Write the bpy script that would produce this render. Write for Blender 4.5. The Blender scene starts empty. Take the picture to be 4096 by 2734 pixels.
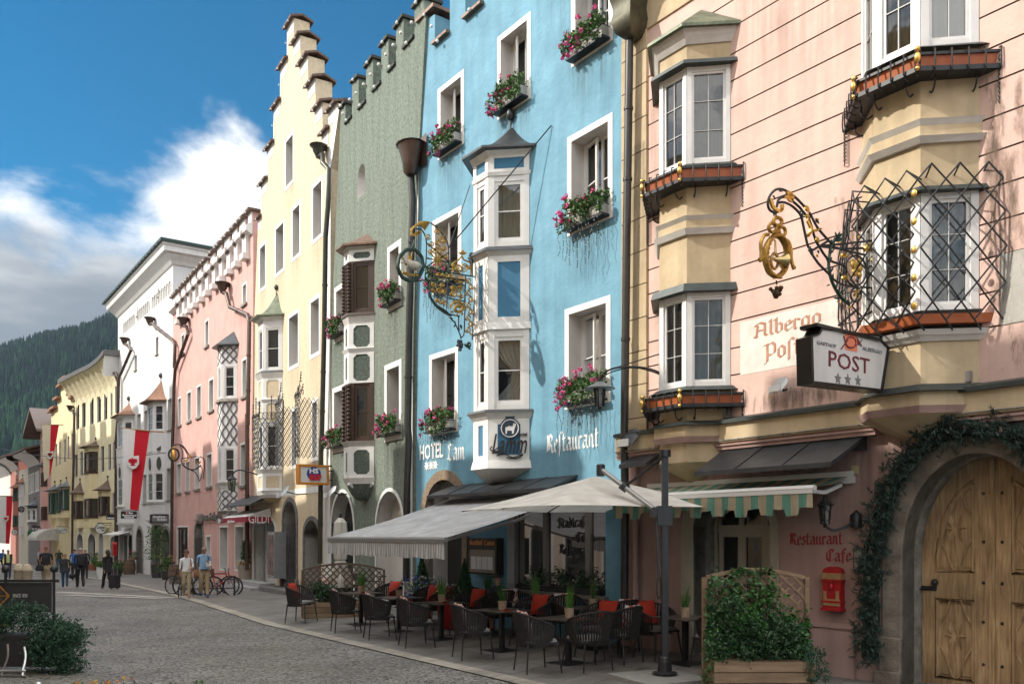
import bpy,bmesh,math,random
from math import sin,cos,pi,radians,atan2,sqrt,tan
from mathutils import Vector,Matrix,geometry
random.seed(7)
sc=bpy.context.scene
COL=sc.collection
R_=random.random
def ru(a,b):return a+(b-a)*random.random()
FP,CXP,HYP,CAMH=3450.0,2048.0,2136.0,2.2
CROPS={0:(0,0,1/1.7437),1:(0,1100,1.96),2:(0,1800,1.6786),3:(400,800,1.7429),4:(400,1600,1.845),5:(900,0,1.5678),6:(950,950,1.8453),7:(950,1750,2.0913),8:(1550,800,1.7429),9:(1600,0,1.7421),10:(1700,900,1.5675),11:(1100,1800,1.6789),12:(1800,1900,1.88),13:(2400,0,1.5678),14:(3200,0,1.5681),15:(2400,1000,1.7422),16:(3200,900,1.7422),17:(2400,1750,1.5933),18:(3200,1750,1.5938),19:(0,1550,1.96),20:(1580,850,2.75),21:(3000,720,2.7036),22:(650,2050,3.915)}
def Q(k,x,y=0):
 ox,oy,s=CROPS[k]
 return(ox+x/s,oy+y/s)
def groundz(y):
 return-0.018*max(0.0,y-29.0)
def gpt(px,py):
 """ground point seen at a photo pixel"""
 g=0.0
 for _ in range(30):
  Y=FP*(CAMH-g)/max(1.0,(py-HYP));g=groundz(Y)
 return Vector(((px-CXP)/FP*Y,Y,g))
def at_depth(px,py,Y):
 return Vector(((px-CXP)/FP*Y,Y,CAMH+(HYP-py)/FP*Y))
def link(o,parent=None):
 COL.objects.link(o)
 if parent is not None:o.parent=parent
 return o
def props(o,label=None,cat=None,group=None,kind=None):
 if label:o['label']=label
 if cat:o['category']=cat
 if group:o['group']=group
 if kind:o['kind']=kind
 return o
def thing(name,label,cat,loc=(0,0,0),rz=0.0,group=None):
 o=bpy.data.objects.new(name,None);COL.objects.link(o)
 o.location=loc;o.rotation_euler=(0,0,rz);o.empty_display_size=.2
 return props(o,label,cat,group)
def copy_tree(o,parent=None):
 c=o.copy();COL.objects.link(c)
 if parent is not None:c.parent=parent
 for ch in list(o.children):copy_tree(ch,c)
 return c
def dup(root,loc,rz,label=None,group=None,scale=None):
 r=copy_tree(root);r.location=loc;r.rotation_euler=(0,0,rz)
 if label:r['label']=label
 if group:r['group']=group
 if scale:r.scale=(scale,scale,scale)
 return r
SPLIT=set('tile_coping plinth coping coping_trim crenel_bracket gilt_mask iron_stud carved_star gilt_knob green_medallion painted_star grey_star arch_foot wheel_'.split())
class MB:
 def __init__(s):s.v=[];s.f=[];s.mi=[];s.m=0;s.M=None
 def add(s,pts,faces):
  b=len(s.v)
  if s.M is not None:pts=[s.M@Vector(p) for p in pts]
  s.v+=[tuple(p) for p in pts]
  s.f+=[tuple(b+i for i in f) for f in faces];s.mi+=[s.m]*len(faces)
  return s
 def box(s,x0,x1,y0,y1,z0,z1):
  return s.add([(x0,y0,z0),(x1,y0,z0),(x1,y1,z0),(x0,y1,z0),(x0,y0,z1),(x1,y0,z1),(x1,y1,z1),(x0,y1,z1)],[(0,3,2,1),(4,5,6,7),(0,1,5,4),(1,2,6,5),(2,3,7,6),(3,0,4,7)])
 def loft(s,rings,close=True,cap=True):
  n=len(rings[0]);pts=[p for r in rings for p in r];F=[]
  for i in range(len(rings)-1):
   for j in range(n if close else n-1):
    k=(j+1)%n
    F.append((i*n+j,i*n+k,(i+1)*n+k,(i+1)*n+j))
  if cap and close:
   F.append(tuple(reversed(range(n))));F.append(tuple((len(rings)-1)*n+j for j in range(n)))
  return s.add(pts,F)
 def tube(s,pts,r,n=6,cap=True,closed=False):
  pts=[Vector(p) for p in pts];L=len(pts);rings=[]
  up=None
  for i,p in enumerate(pts):
   if closed:t=pts[(i+1)%L]-pts[i-1]
   else:t=pts[min(i+1,L-1)]-pts[max(i-1,0)]
   if t.length<1e-9:t=Vector((0,0,1))
   t.normalize()
   if up is None:
    up=Vector((0,0,1)) if abs(t.z)<.9 else Vector((1,0,0))
   a=up-t*up.dot(t)
   if a.length<1e-6:a=t.orthogonal()
   a.normalize();up=a;b=t.cross(a)
   rr=r[i] if isinstance(r,(list,tuple)) else r
   rings.append([p+(a*cos(2*pi*j/n)+b*sin(2*pi*j/n))*rr for j in range(n)])
  if closed:rings.append(rings[0])
  return s.loft(rings,True,cap and not closed)
 def bar(s,p,q,w,h=None):
  """rectangular bar"""
  p,q=Vector(p),Vector(q);t=(q-p);L=t.length
  if L<1e-6:return s
  t/=L;h=h or w
  a=Vector((0,0,1)) if abs(t.z)<.95 else Vector((1,0,0))
  b=t.cross(a).normalized()*(w/2);c=b.cross(t).normalized()*(h/2)
  return s.add([p-b-c,p+b-c,p+b+c,p-b+c,q-b-c,q+b-c,q+b+c,q-b+c],[(0,3,2,1),(4,5,6,7),(0,1,5,4),(1,2,6,5),(2,3,7,6),(3,0,4,7)])
 def lathe(s,prof,n=16,c=(0,0,0)):
  rings=[[(c[0]+r*cos(2*pi*j/n),c[1]+r*sin(2*pi*j/n),c[2]+z) for j in range(n)] for r,z in prof]
  return s.loft(rings)
 def ball(s,c,r,n=8,m=5,sq=(1,1,1)):
  rings=[]
  for i in range(m+1):
   a=-pi/2+pi*i/m;a=max(-pi/2+.12,min(pi/2-.12,a))
   rings.append([(c[0]+r*sq[0]*cos(a)*cos(2*pi*j/n),c[1]+r*sq[1]*cos(a)*sin(2*pi*j/n),c[2]+r*sq[2]*sin(a)) for j in range(n)])
  return s.loft(rings)
 def quad(s,a,b,c,d):return s.add([a,b,c,d],[(0,1,2,3)])
 def prism(s,poly,y0,y1):
  """polygon in (x,z) extruded from y0 to y1"""
  n=len(poly)
  tris=geometry.tessellate_polygon([[Vector((p[0],p[1],0)) for p in poly]])
  pts=[(p[0],y0,p[1]) for p in poly]+[(p[0],y1,p[1]) for p in poly]
  F=[tuple(t) for t in tris]+[tuple(n+i for i in reversed(t)) for t in tris]
  F+=[(i,(i+1)%n,n+(i+1)%n,n+i) for i in range(n)]
  return s.add(pts,F)
 def zprism(s,poly0,z0,poly1,z1):
  return s.loft([[(p[0],p[1],z0) for p in poly0],[(p[0],p[1],z1) for p in poly1]])
 def build(s,name,mats,parent=None,smooth=False,loc=None):
  if name in SPLIT and len(s.f)<4000:
   par=list(range(len(s.v)))
   def find(a):
    while par[a]!=a:par[a]=par[par[a]];a=par[a]
    return a
   for f in s.f:
    for i in f[1:]:par[find(i)]=find(f[0])
   grp={}
   for f,mi in zip(s.f,s.mi):grp.setdefault(find(f[0]),[]).append((f,mi))
   if len(grp)>1:
    o=None
    for g in grp.values():
     q=MB();ix={}
     for f,mi in g:q.f.append(tuple(ix.setdefault(i,len(ix)) for i in f));q.mi.append(mi)
     q.v=[s.v[i] for i in ix];r=q.build2(name,mats,parent,smooth,loc);o=o or r
    return o
  return s.build2(name,mats,parent,smooth,loc)
 def build2(s,name,mats,parent=None,smooth=False,loc=None):
  me=bpy.data.meshes.new(name)
  me.from_pydata(s.v,[],s.f)
  if not isinstance(mats,(list,tuple)):mats=[mats]
  for m in mats:me.materials.append(m)
  if len(mats)>1:me.polygons.foreach_set('material_index',s.mi)
  bm=bmesh.new();bm.from_mesh(me)
  if len(s.f)<30000:bmesh.ops.recalc_face_normals(bm,faces=bm.faces)
  bm.to_mesh(me);bm.free()
  if smooth:
   me.polygons.foreach_set('use_smooth',[True]*len(me.polygons))
   try:me.set_sharp_from_angle(angle=radians(50))
   except Exception:pass
  me.update()
  o=bpy.data.objects.new(name,me);link(o,parent)
  if loc:o.location=loc
  return o
def bevel(o,w,seg=2):
 m=o.modifiers.new('bevel','BEVEL');m.width=w;m.segments=seg;m.limit_method='ANGLE';m.angle_limit=radians(40)
 return o
MATS={}
def nodes(m):
 m.use_nodes=True;nt=m.node_tree
 return nt,nt.nodes,nt.links,nt.nodes['Principled BSDF']
def mat(name,col,rough=.6,var=.15,scale=3.0,bump=0.0,bscale=40.0,metal=0.0,spec=.5,stretch=None,col2=None,streak=0.0,emit=0.0,w2=.5):
 if name in MATS:return MATS[name]
 m=bpy.data.materials.new(name);MATS[name]=m
 nt,N,L,B=nodes(m)
 B.inputs['Roughness'].default_value=rough;B.inputs['Metallic'].default_value=metal
 B.inputs['Specular IOR Level'].default_value=spec
 tc=N.new('ShaderNodeTexCoord');mp=N.new('ShaderNodeMapping');L.new(tc.outputs['Object'],mp.inputs[0])
 if stretch:mp.inputs['Scale'].default_value=stretch
 nz=N.new('ShaderNodeTexNoise');nz.inputs['Scale'].default_value=scale;nz.inputs['Detail'].default_value=6;nz.inputs['Roughness'].default_value=.65
 L.new(mp.outputs[0],nz.inputs['Vector'])
 rp=N.new('ShaderNodeValToRGB');L.new(nz.outputs[0],rp.inputs[0])
 c2=col2 or tuple(min(1,c*(1+var*.7)) for c in col)
 rp.color_ramp.elements[0].position=.3;rp.color_ramp.elements[1].position=.7
 rp.color_ramp.elements[0].color=tuple(c*(1-var) for c in col)+(1,)
 rp.color_ramp.elements[1].color=tuple(c2)+(1,)
 out=rp.outputs[0]
 if streak:
  mp2=N.new('ShaderNodeMapping');L.new(tc.outputs['Object'],mp2.inputs[0]);mp2.inputs['Scale'].default_value=(2.2,2.2,.25)
  n2=N.new('ShaderNodeTexNoise');n2.inputs['Scale'].default_value=1.6;n2.inputs['Detail'].default_value=8
  L.new(mp2.outputs[0],n2.inputs['Vector'])
  r2=N.new('ShaderNodeMapRange');L.new(n2.outputs[0],r2.inputs[0]);r2.inputs[1].default_value=.42;r2.inputs[2].default_value=.75
  r2.inputs[3].default_value=1.0;r2.inputs[4].default_value=1.0-streak
  mx=N.new('ShaderNodeMix');mx.data_type='RGBA';mx.blend_type='MULTIPLY';mx.inputs[0].default_value=1
  L.new(out,mx.inputs[6]);L.new(r2.outputs[0],mx.inputs[7]);out=mx.outputs[2]
 L.new(out,B.inputs['Base Color'])
 if bump:
  n3=N.new('ShaderNodeTexNoise');n3.inputs['Scale'].default_value=bscale;n3.inputs['Detail'].default_value=4
  L.new(mp.outputs[0],n3.inputs['Vector'])
  bp=N.new('ShaderNodeBump');bp.inputs['Strength'].default_value=1.0;bp.inputs['Distance'].default_value=bump
  L.new(n3.outputs[0],bp.inputs['Height']);L.new(bp.outputs[0],B.inputs['Normal'])
 if emit:
  L.new(out,B.inputs['Emission Color']);B.inputs['Emission Strength'].default_value=emit
 return m
def glassmat(name,tint=(.02,.025,.03),alpha=.6,rough=.03):
 """thin window glass: reflection over a see-through sheet"""
 if name in MATS:return MATS[name]
 m=bpy.data.materials.new(name);MATS[name]=m
 nt,N,L,B=nodes(m)
 tr=N.new('ShaderNodeBsdfTransparent');tr.inputs[0].default_value=(.5,.53,.53,1)
 gl=N.new('ShaderNodeBsdfGlossy');gl.inputs['Roughness'].default_value=rough
 tc=N.new('ShaderNodeTexCoord');nz=N.new('ShaderNodeTexNoise');nz.inputs['Scale'].default_value=2.5
 L.new(tc.outputs['Object'],nz.inputs['Vector'])
 bp=N.new('ShaderNodeBump');bp.inputs['Strength'].default_value=.3;bp.inputs['Distance'].default_value=.01
 L.new(nz.outputs[0],bp.inputs['Height']);L.new(bp.outputs[0],gl.inputs['Normal'])
 fr=N.new('ShaderNodeFresnel');fr.inputs[0].default_value=1.5
 mr=N.new('ShaderNodeMath');mr.operation='MULTIPLY_ADD';mr.inputs[1].default_value=1.1;mr.inputs[2].default_value=.05
 L.new(fr.outputs[0],mr.inputs[0])
 mx=N.new('ShaderNodeMixShader');L.new(mr.outputs[0],mx.inputs[0]);L.new(tr.outputs[0],mx.inputs[1]);L.new(gl.outputs[0],mx.inputs[2])
 L.new(mx.outputs[0],N['Material Output'].inputs[0])
 return m
def darkglass(name,col=(.02,.022,.025),rough=.06):
 m=mat(name,col,rough,.3,1.5,spec=.9)
 nt=m.node_tree;B=nt.nodes['Principled BSDF']
 nz=nt.nodes.new('ShaderNodeTexNoise');nz.inputs['Scale'].default_value=1.7
 tc=[n for n in nt.nodes if n.type=='TEX_COORD'][0];nt.links.new(tc.outputs['Object'],nz.inputs['Vector'])
 bp=nt.nodes.new('ShaderNodeBump');bp.inputs['Strength'].default_value=.4;bp.inputs['Distance'].default_value=.02
 nt.links.new(nz.outputs[0],bp.inputs['Height']);nt.links.new(bp.outputs[0],B.inputs['Normal'])
 return m
WHITE=mat('white_trim',(.78,.78,.76),.6,.06,4,.002,60,streak=.1)
FRAME=mat('white_window_frame',(.72,.72,.71),.4,.06,5)
REVEAL=mat('grey_white_reveal',(.6,.58,.55),.8,.08,3,.003,40,streak=.12)
DGLASS=darkglass('dark_window_glass')
GLASS=glassmat('clear_window_glass')
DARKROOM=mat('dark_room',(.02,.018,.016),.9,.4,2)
CURTAIN=mat('white_curtain',(.6,.6,.58),.9,.1,30,.004,25,stretch=(1,1,.05))
CURTAIN2=mat('grey_net_curtain',(.42,.44,.42),.9,.2,20,.004,25,stretch=(1,1,.05))
IRON=mat('black_iron',(.025,.027,.03),.45,.3,10,metal=.3)
GOLD=mat('aged_gold',(.42,.25,.06),.38,.5,14,.004,40,metal=.85)
GILT=mat('bright_gilt',(.75,.48,.13),.3,.3,14,metal=.9)
LEADG=mat('dark_grey_sheet_metal',(.07,.075,.08),.42,.3,4,.003,8,metal=.5)
COPPER=mat('weathered_copper_green',(.10,.13,.09),.5,.4,4,.003,15,metal=.35,col2=(.2,.23,.15))
COPPERB=mat('brown_copper',(.16,.09,.06),.45,.4,5,metal=.4,col2=(.26,.17,.12))
TILE=mat('dark_brown_tile',(.10,.065,.05),.8,.5,12,.01,30,col2=(.2,.13,.1))
TILERED=mat('red_brown_roof_tile',(.25,.11,.06),.8,.4,14,.01,30,col2=(.36,.2,.13))
PIPE=mat('dark_downpipe',(.05,.048,.046),.4,.25,5,metal=.4)
PIPEBR=mat('brown_downpipe',(.085,.055,.045),.42,.25,5,metal=.3)
STONE=mat('grey_stone',(.20,.185,.16),.85,.25,6,.01,25,streak=.35,col2=(.38,.36,.32))
DSTONE=mat('dark_grey_stone',(.12,.115,.11),.85,.35,6,.012,20,col2=(.22,.21,.2))
DWOOD=mat('dark_brown_wood',(.05,.027,.018),.5,.3,10,.003,30,stretch=(1,1,.1))
SHUTG=mat('dark_green_shutter',(.03,.07,.045),.5,.2,10)
BULB=mat('white_light_bulb',(.8,.8,.76),.2,.03)
class Fac:
 """vertical wall plane; local x runs to the near (right) end, local -y is the street side"""
 def __init__(s,P,theta):
  s.P=Vector((P[0],P[1]));s.th=radians(theta)
  s.u=Vector((sin(s.th),-cos(s.th)));s.i=Vector((cos(s.th),sin(s.th)))
  s.rz=atan2(s.u.y,s.u.x)
  s.g=groundz(P[1])
 def hit(s,px,py,off=0.0):
  r=Vector(((px-CXP)/FP,1.0));o=s.P-s.i*off
  den=s.u.x*r.y-s.u.y*r.x
  a=(o.y*r.x-o.x*r.y)/den
  t=(o+s.u*a).y
  return a,CAMH+(HYP-py)/FP*t,t
 def at(s,k,x,y,off=0.0):
  px,py=Q(k,x,y);a,z,t=s.hit(px,py,off)
  return a,z
 def au(s,k,x,off=0.0):return s.at(k,x,0,off)[0]
 def az(s,k,x,y,off=0.0):return s.at(k,x,y,off)[1]
 def rect(s,k,x0,y0,x1,y1,off=0.0,k2=None):
  u0,z1=s.at(k,x0,y0,off);u1,z0=s.at(k2 or k,x1,y1,off)
  return[u0,u1,z0,z1]
 def world(s,u,y,z):
  p=s.P+s.u*u+s.i*y
  return Vector((p.x,p.y,z))
 def left_of(s,px,theta):
  """the next facade, starting where this one's far end is seen at photo column px"""
  a,z,t=s.hit(px,HYP);p=s.P+s.u*a
  return a,(p.x,p.y)
def rectpoly(r):return[(r[0],r[2]),(r[1],r[2]),(r[1],r[3]),(r[0],r[3])]
def archpoly(u0,u1,zb,zt,pointed=0.0,spring=None,n=12):
 c=(u0+u1)/2;w=(u1-u0)/2;zs=spring if spring is not None else zt-w
 h=zt-zs;pts=[(u0,zb),(u1,zb)]
 for i in range(n+1):
  a=pi*i/n;x=cos(a);y=sin(a)
  if pointed:y=y**(1+0*pointed);x=x*(1-pointed*.25*y) if abs(x)>.01 else x;y=(y*(1-pointed*.2)+pointed*.2*(1-abs(cos(a))))
  pts.append((c+w*x,zs+h*y))
 return pts
def wallmesh(name,parent,outer,holes,mats,y0=0.0,thick=.5,reveal_mat=1,back=True,grooves=None,groove_mat=2):
 """front skin with real openings; holes: (poly, depth[, closed])"""
 mb=MB();polys=[outer]+[h[0] for h in holes]
 gh=[]
 if grooves:
  zs,u0,u1,gw,blocks=grooves
  for z in zs:
   segs=[(u0,u1)]
   for b in blocks:
    if b[2]-.03<z+gw and b[3]+.03>z:
     ns=[]
     for a_,b_ in segs:
      if b[0]-.02>a_:ns.append((a_,min(b_,b[0]-.02)))
      if b[1]+.02<b_:ns.append((max(a_,b[1]+.02),b_))
     segs=[x for x in ns if x[1]-x[0]>.05]
   for a_,b_ in segs:
    gh.append(([(a_,z),(b_,z),(b_,z+gw),(a_,z+gw)],.02))
  polys+=[g[0] for g in gh]
 flat=[p for pl in polys for p in pl]
 tris=geometry.tessellate_polygon([[Vector((p[0],p[1],0)) for p in pl] for pl in polys])
 mb.m=0;mb.add([(p[0],y0,p[1]) for p in flat],tris)
 n=len(outer)
 rim=[(p[0],y0,p[1]) for p in outer]+[(p[0],y0+thick,p[1]) for p in outer]
 mb.add(rim,[(i,(i+1)%n,n+(i+1)%n,n+i) for i in range(n)])
 if back:
  tb=geometry.tessellate_polygon([[Vector((p[0],p[1],0)) for p in pl] for pl in[outer]+[h[0] for h in holes if len(h)>2 and h[2]=='through']])
  fl=list(outer)+[p for h in holes if len(h)>2 and h[2]=='through' for p in h[0]]
  if not any(len(h)<3 for h in holes) or True:
   pass
 for h in holes+gh:
  poly,d=h[0],h[1];k=len(poly)
  isg=h in gh
  mb.m=groove_mat if isg else reveal_mat
  mb.add([(p[0],y0,p[1]) for p in poly]+[(p[0],y0+d,p[1]) for p in poly],[(i,(i+1)%k,k+(i+1)%k,k+i) for i in range(k)])
  if isg:mb.add([(p[0],y0+d,p[1]) for p in poly],[tuple(range(k))])
 o=mb.build(name,mats,parent)
 return o
def ringprism(mb,outer,inner,y0,y1):
 """flat frame between two same-length outlines, front at y0, back at y1"""
 n=len(outer)
 mb.loft([[(p[0],y1,p[1]) for p in outer],[(p[0],y0,p[1]) for p in outer],[(p[0],y0,p[1]) for p in inner],[(p[0],y1,p[1]) for p in inner]],True,False)
def surround(parent,r,w,m=None,proud=.012,name='surround',wb=None):
 mb=MB();wb=w if wb is None else wb
 o=[(r[0]-w,r[2]-wb),(r[1]+w,r[2]-wb),(r[1]+w,r[3]+w),(r[0]-w,r[3]+w)]
 ringprism(mb,o,rectpoly(r),-proud,.01)
 return mb.build(name,m or WHITE,parent)
def sash(mb,x0,x1,z0,z1,y,w,t=.04,nx=1,nz=1,bw=.022):
 mb.box(x0,x0+w,y,y+t,z0,z1);mb.box(x1-w,x1,y,y+t,z0,z1)
 mb.box(x0+w,x1-w,y,y+t,z0,z0+w);mb.box(x0+w,x1-w,y,y+t,z1-w,z1)
 for i in range(1,nx):
  x=x0+(x1-x0)*i/nx;mb.box(x-bw/2,x+bw/2,y+.005,y+t-.005,z0+w,z1-w)
 for j in range(1,nz):
  z=z0+(z1-z0)*j/nz;mb.box(x0+w,x1-w,y+.008,y+t-.008,z-bw/2,z+bw/2)
def wavy(mb,x0,x1,z0,z1,y,amp=.02,lam=.12,tie=None,n=None):
 n=n or max(8,int((x1-x0)/lam*6));rows=6;rings=[]
 for j in range(rows+1):
  v=j/rows;z=z0+(z1-z0)*v;row=[]
  for i in range(n+1):
   t=i/n;x=x0+(x1-x0)*t
   if tie is not None:
    sq=1-.62*math.exp(-((v-tie[1])/.22)**2);xa=x1 if tie[0]>0 else x0
    x=xa+(x-xa)*sq*(1 if v>tie[1] else(.75+.25*(1-v)))
   row.append((x,y+amp*sin(2*pi*(x0+(x1-x0)*t)/lam+v),z))
  rings.append(row)
 mb.loft(rings,False)
def window(parent,r,depth=.4,fr=None,glass=None,nx=2,nz=2,w=.06,sub=True,curtain=None,name='window',sill=None,open_leaf=0,tz=.62,room=True,opaque=False):
 """casement set back in an opening r=[u0,u1,z0,z1] (house-local); part window > pane, curtain, room"""
 u0,u1,z0,z1=r;fr=fr or FRAME;glass=glass or(DGLASS if opaque else GLASS)
 mb=MB();y=depth-.09
 sash(mb,u0,u1,z0,z1,y,w*.9,.07)
 k=max(1,nx);cw=(u1-u0-1.6*w)/k
 for i in range(k):
  a=u0+.8*w+cw*i
  if open_leaf and i==0:
   M=Matrix.Translation((a,y,0))@Matrix.Rotation(-open_leaf,4,'Z');mb.M=M
   sash(mb,0,cw,z0+.8*w,z1-.8*w,0,w,.045,1,nz);mb.M=None
  else:
   sash(mb,a,a+cw,z0+.8*w,z1-.8*w,y-.012,w*.85,.05,1,nz)
 f=mb.build(name,fr,parent)
 pb=MB();pb.quad((u0+w,y+.03,z0+w),(u1-w,y+.03,z0+w),(u1-w,y+.03,z1-w),(u0+w,y+.03,z1-w))
 pb.build('pane',glass,f)
 if not opaque:
  if curtain:
   cb=MB();wavy(cb,u0+.03,u1-.03,z0+.03,z1-.03,y+.16,.025,.13)
   cb.build('curtain',curtain,f,True)
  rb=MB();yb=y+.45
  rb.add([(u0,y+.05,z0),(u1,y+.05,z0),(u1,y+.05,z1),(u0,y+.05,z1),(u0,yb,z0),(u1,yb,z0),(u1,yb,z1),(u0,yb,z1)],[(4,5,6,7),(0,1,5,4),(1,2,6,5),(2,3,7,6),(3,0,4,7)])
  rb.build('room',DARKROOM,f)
 if sill:
  sb=MB();sb.box(u0-sill[0],u1+sill[0],-sill[1],depth*.6,z0-.06,z0+.004);sb.build('sill',sill[2],f)
 return f
def body(parent,u0,u1,z0,z1,m,d0=.5,d1=11.0,roofm=None,ridge=0.0,name='side_wall'):
 """side and rear walls with the roof behind the front skin"""
 mb=MB();mb.add([(u0,d0,z0),(u1,d0,z0),(u1,d1,z0),(u0,d1,z0),(u0,d0,z1),(u1,d0,z1),(u1,d1,z1),(u0,d1,z1)],[(1,2,6,5),(2,3,7,6),(3,0,4,7)])
 mb.build(name,m,parent)
 rb=MB();c=(d0+d1)/2
 rb.add([(u0-.03,d0,z1),(u1+.03,d0,z1),(u1+.03,c,z1+ridge+.02),(u0-.03,c,z1+ridge+.02),(u1+.03,d1,z1),(u0-.03,d1,z1)],[(0,1,2,3),(3,2,4,5)])
 rb.build('roof',roofm or TILE,parent)
def textmesh(s,size=1.0,ext=.01,sx=1.0,shear=0.0,bold=0.0):
 cu=bpy.data.curves.new('t','FONT');cu.body=s;cu.size=size;cu.extrude=ext;cu.align_x='CENTER';cu.align_y='CENTER'
 cu.shear=shear;cu.offset=bold;cu.resolution_u=2
 o=bpy.data.objects.new('t',cu);COL.objects.link(o)
 dg=bpy.context.evaluated_depsgraph_get();dg.update()
 me=bpy.data.meshes.new_from_object(o.evaluated_get(dg))
 bpy.data.objects.remove(o);bpy.data.curves.remove(cu)
 me.transform(Matrix.Diagonal((sx,1,1,1)))
 return me
def lettering(s,m,parent,M,size=1.0,ext=.01,sx=1.0,shear=0.0,name='lettering',bold=0.0,fitw=None):
 me=textmesh(s,size,ext,sx,shear,bold);me.materials.clear();me.materials.append(m)
 if fitw:
  xs=[v.co.x for v in me.vertices];k=fitw/(max(xs)-min(xs));me.transform(Matrix.Diagonal((k,1,1,1)))
 me.transform(M@Matrix.Rotation(pi/2,4,'X'))
 me.name=name
 o=bpy.data.objects.new(name,me);link(o,parent)
 return o
BL={'A':(3.4,[[(.2,.3),(.9,.0)],[(.7,.2),(1.0,3.2),(.4,3.8)],[(.4,3.8),(1.6,4.3),(2.6,3.7)],[(2.6,3.8),(2.6,.5),(3.1,.0)],[(.8,1.9),(2.6,1.9)]]),'C':(2.8,[[(2.5,3.9),(1.5,4.3),(.4,3.2),(.4,1.0),(1.4,.0),(2.5,.6)],[(1.5,3.9),(1.5,.6)],[(2.3,4.3),(2.5,3.3)]]),'G':(3.2,[[(2.6,3.9),(1.5,4.3),(.4,3.2),(.4,1.0),(1.5,.0),(2.7,.6),(2.7,2.1)],[(1.5,3.9),(1.5,.8)],[(1.6,2.1),(2.9,2.3)]]),'H':(3.2,[[(.3,3.4),(.9,4.2),(.8,.2),(.3,-.3)],[(.9,2.4),(2.3,2.8),(2.5,.5),(2.0,-.6)],[(1.6,4.3),(2.4,3.4)]]),'L':(2.9,[[(1.6,4.3),(.7,3.7),(1.2,2.6),(.8,1.2),(1.1,.5)],[(.1,.6),(1.1,.5),(1.8,.0),(2.7,.7)],[(1.2,4.1),(2.0,3.6)]]),'P':(3.0,[[(.2,3.7),(.9,4.0),(.9,-.6),(.3,-1.1)],[(.9,3.6),(1.9,4.3),(2.6,3.6),(2.6,1.6),(1.7,1.0),(.9,1.3)]]),'R':(3.4,[[(.2,3.4),(.9,4.2),(1.1,3.2),(.8,.4),(.2,.0)],[(1.1,3.5),(2.0,4.3),(2.8,3.5),(2.6,2.7),(1.5,2.2)],[(1.5,2.2),(2.5,1.6),(2.6,.5),(3.2,.0)],[(1.6,4.1),(1.6,.6)]]),'S':(2.8,[[(2.4,3.9),(1.2,4.3),(.5,3.5),(2.3,1.9),(2.3,.7),(1.2,.0),(.3,.6)],[(1.4,3.9),(1.4,.6)]]),'a':(2.3,[[(.3,2.5),(1.0,3.0),(1.7,2.5),(1.7,.5),(2.1,.0)],[(1.7,1.8),(.9,1.7),(.4,1.1),(.5,.4),(1.0,.1),(1.7,.7)]]),'b':(2.2,[[(.2,4.0),(.6,4.5),(.6,.6),(1.1,.0),(1.8,.6),(1.8,2.3),(1.3,2.9),(.6,2.3)]]),'c':(1.7,[[(1.5,2.5),(1.1,3.0),(.4,2.4),(.4,.6),(.9,.0),(1.6,.6)]]),'d':(2.2,[[(.7,4.3),(1.7,2.6),(1.7,.6),(1.1,.0),(.4,.6),(.4,2.4),(1.0,2.8),(1.7,2.2)]]),'e':(1.8,[[(.4,1.4),(1.6,2.1),(1.1,3.0),(.4,2.4),(.4,.6),(.9,.0),(1.6,.6)]]),'f':(1.6,[[(1.6,4.1),(1.1,4.5),(.6,3.9),(.6,-.6)],[(.0,2.9),(1.4,2.9)]]),'s':(1.8,[[(1.6,2.6),(.9,3.0),(.4,2.4),(1.5,1.2),(1.5,.5),(.9,.0),(.2,.5)]]),'j':(1.6,[[(1.7,4.1),(1.2,4.5),(.6,3.9),(.6,-.9)]]),'g':(2.2,[[(1.7,2.4),(1.1,3.0),(.4,2.4),(.4,.8),(1.0,.2),(1.7,.8)],[(1.7,2.9),(1.7,-.5),(1.0,-1.1),(.3,-.6)]]),'h':(2.3,[[(.2,4.0),(.6,4.5),(.6,.2)],[(.6,2.3),(1.3,2.9),(1.8,2.4),(1.8,.2),(1.3,-.7)]]),'i':(1.1,[[(.1,2.5),(.5,2.9),(.5,.5),(.9,.0)],[(.4,3.9),(.7,3.6)]]),'l':(1.1,[[(.1,4.0),(.5,4.5),(.5,.5),(.9,.0)]]),'m':(3.4,[[(.1,2.5),(.5,2.9),(.5,.1)],[(.5,2.3),(1.1,2.9),(1.6,2.4),(1.6,.1)],[(1.6,2.3),(2.2,2.9),(2.7,2.4),(2.7,.5),(3.1,.0)]]),'n':(2.3,[[(.1,2.5),(.5,2.9),(.5,.1)],[(.5,2.3),(1.1,2.9),(1.6,2.4),(1.6,.5),(2.0,.0)]]),'o':(2.1,[[(1.0,3.0),(.4,2.4),(.4,.6),(1.0,.0),(1.7,.6),(1.7,2.4),(1.0,3.0)]]),'r':(1.7,[[(.1,2.5),(.5,2.9),(.5,.4),(.8,.0)],[(.5,2.3),(1.0,2.9),(1.6,2.4)]]),'t':(1.5,[[(.6,4.0),(.6,.5),(1.0,.0),(1.4,.3)],[(.1,2.9),(1.3,2.9)]]),'u':(2.3,[[(.1,2.5),(.5,2.9),(.5,.6),(1.0,.0),(1.7,.6)],[(1.6,2.9),(1.7,.5),(2.1,.0)]]),'-':(1.6,[[(.3,1.6),(1.3,1.8)]]),' ':(1.2,[]),"'":(.8,[[(.4,4.4),(.3,3.7)]])}
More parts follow.
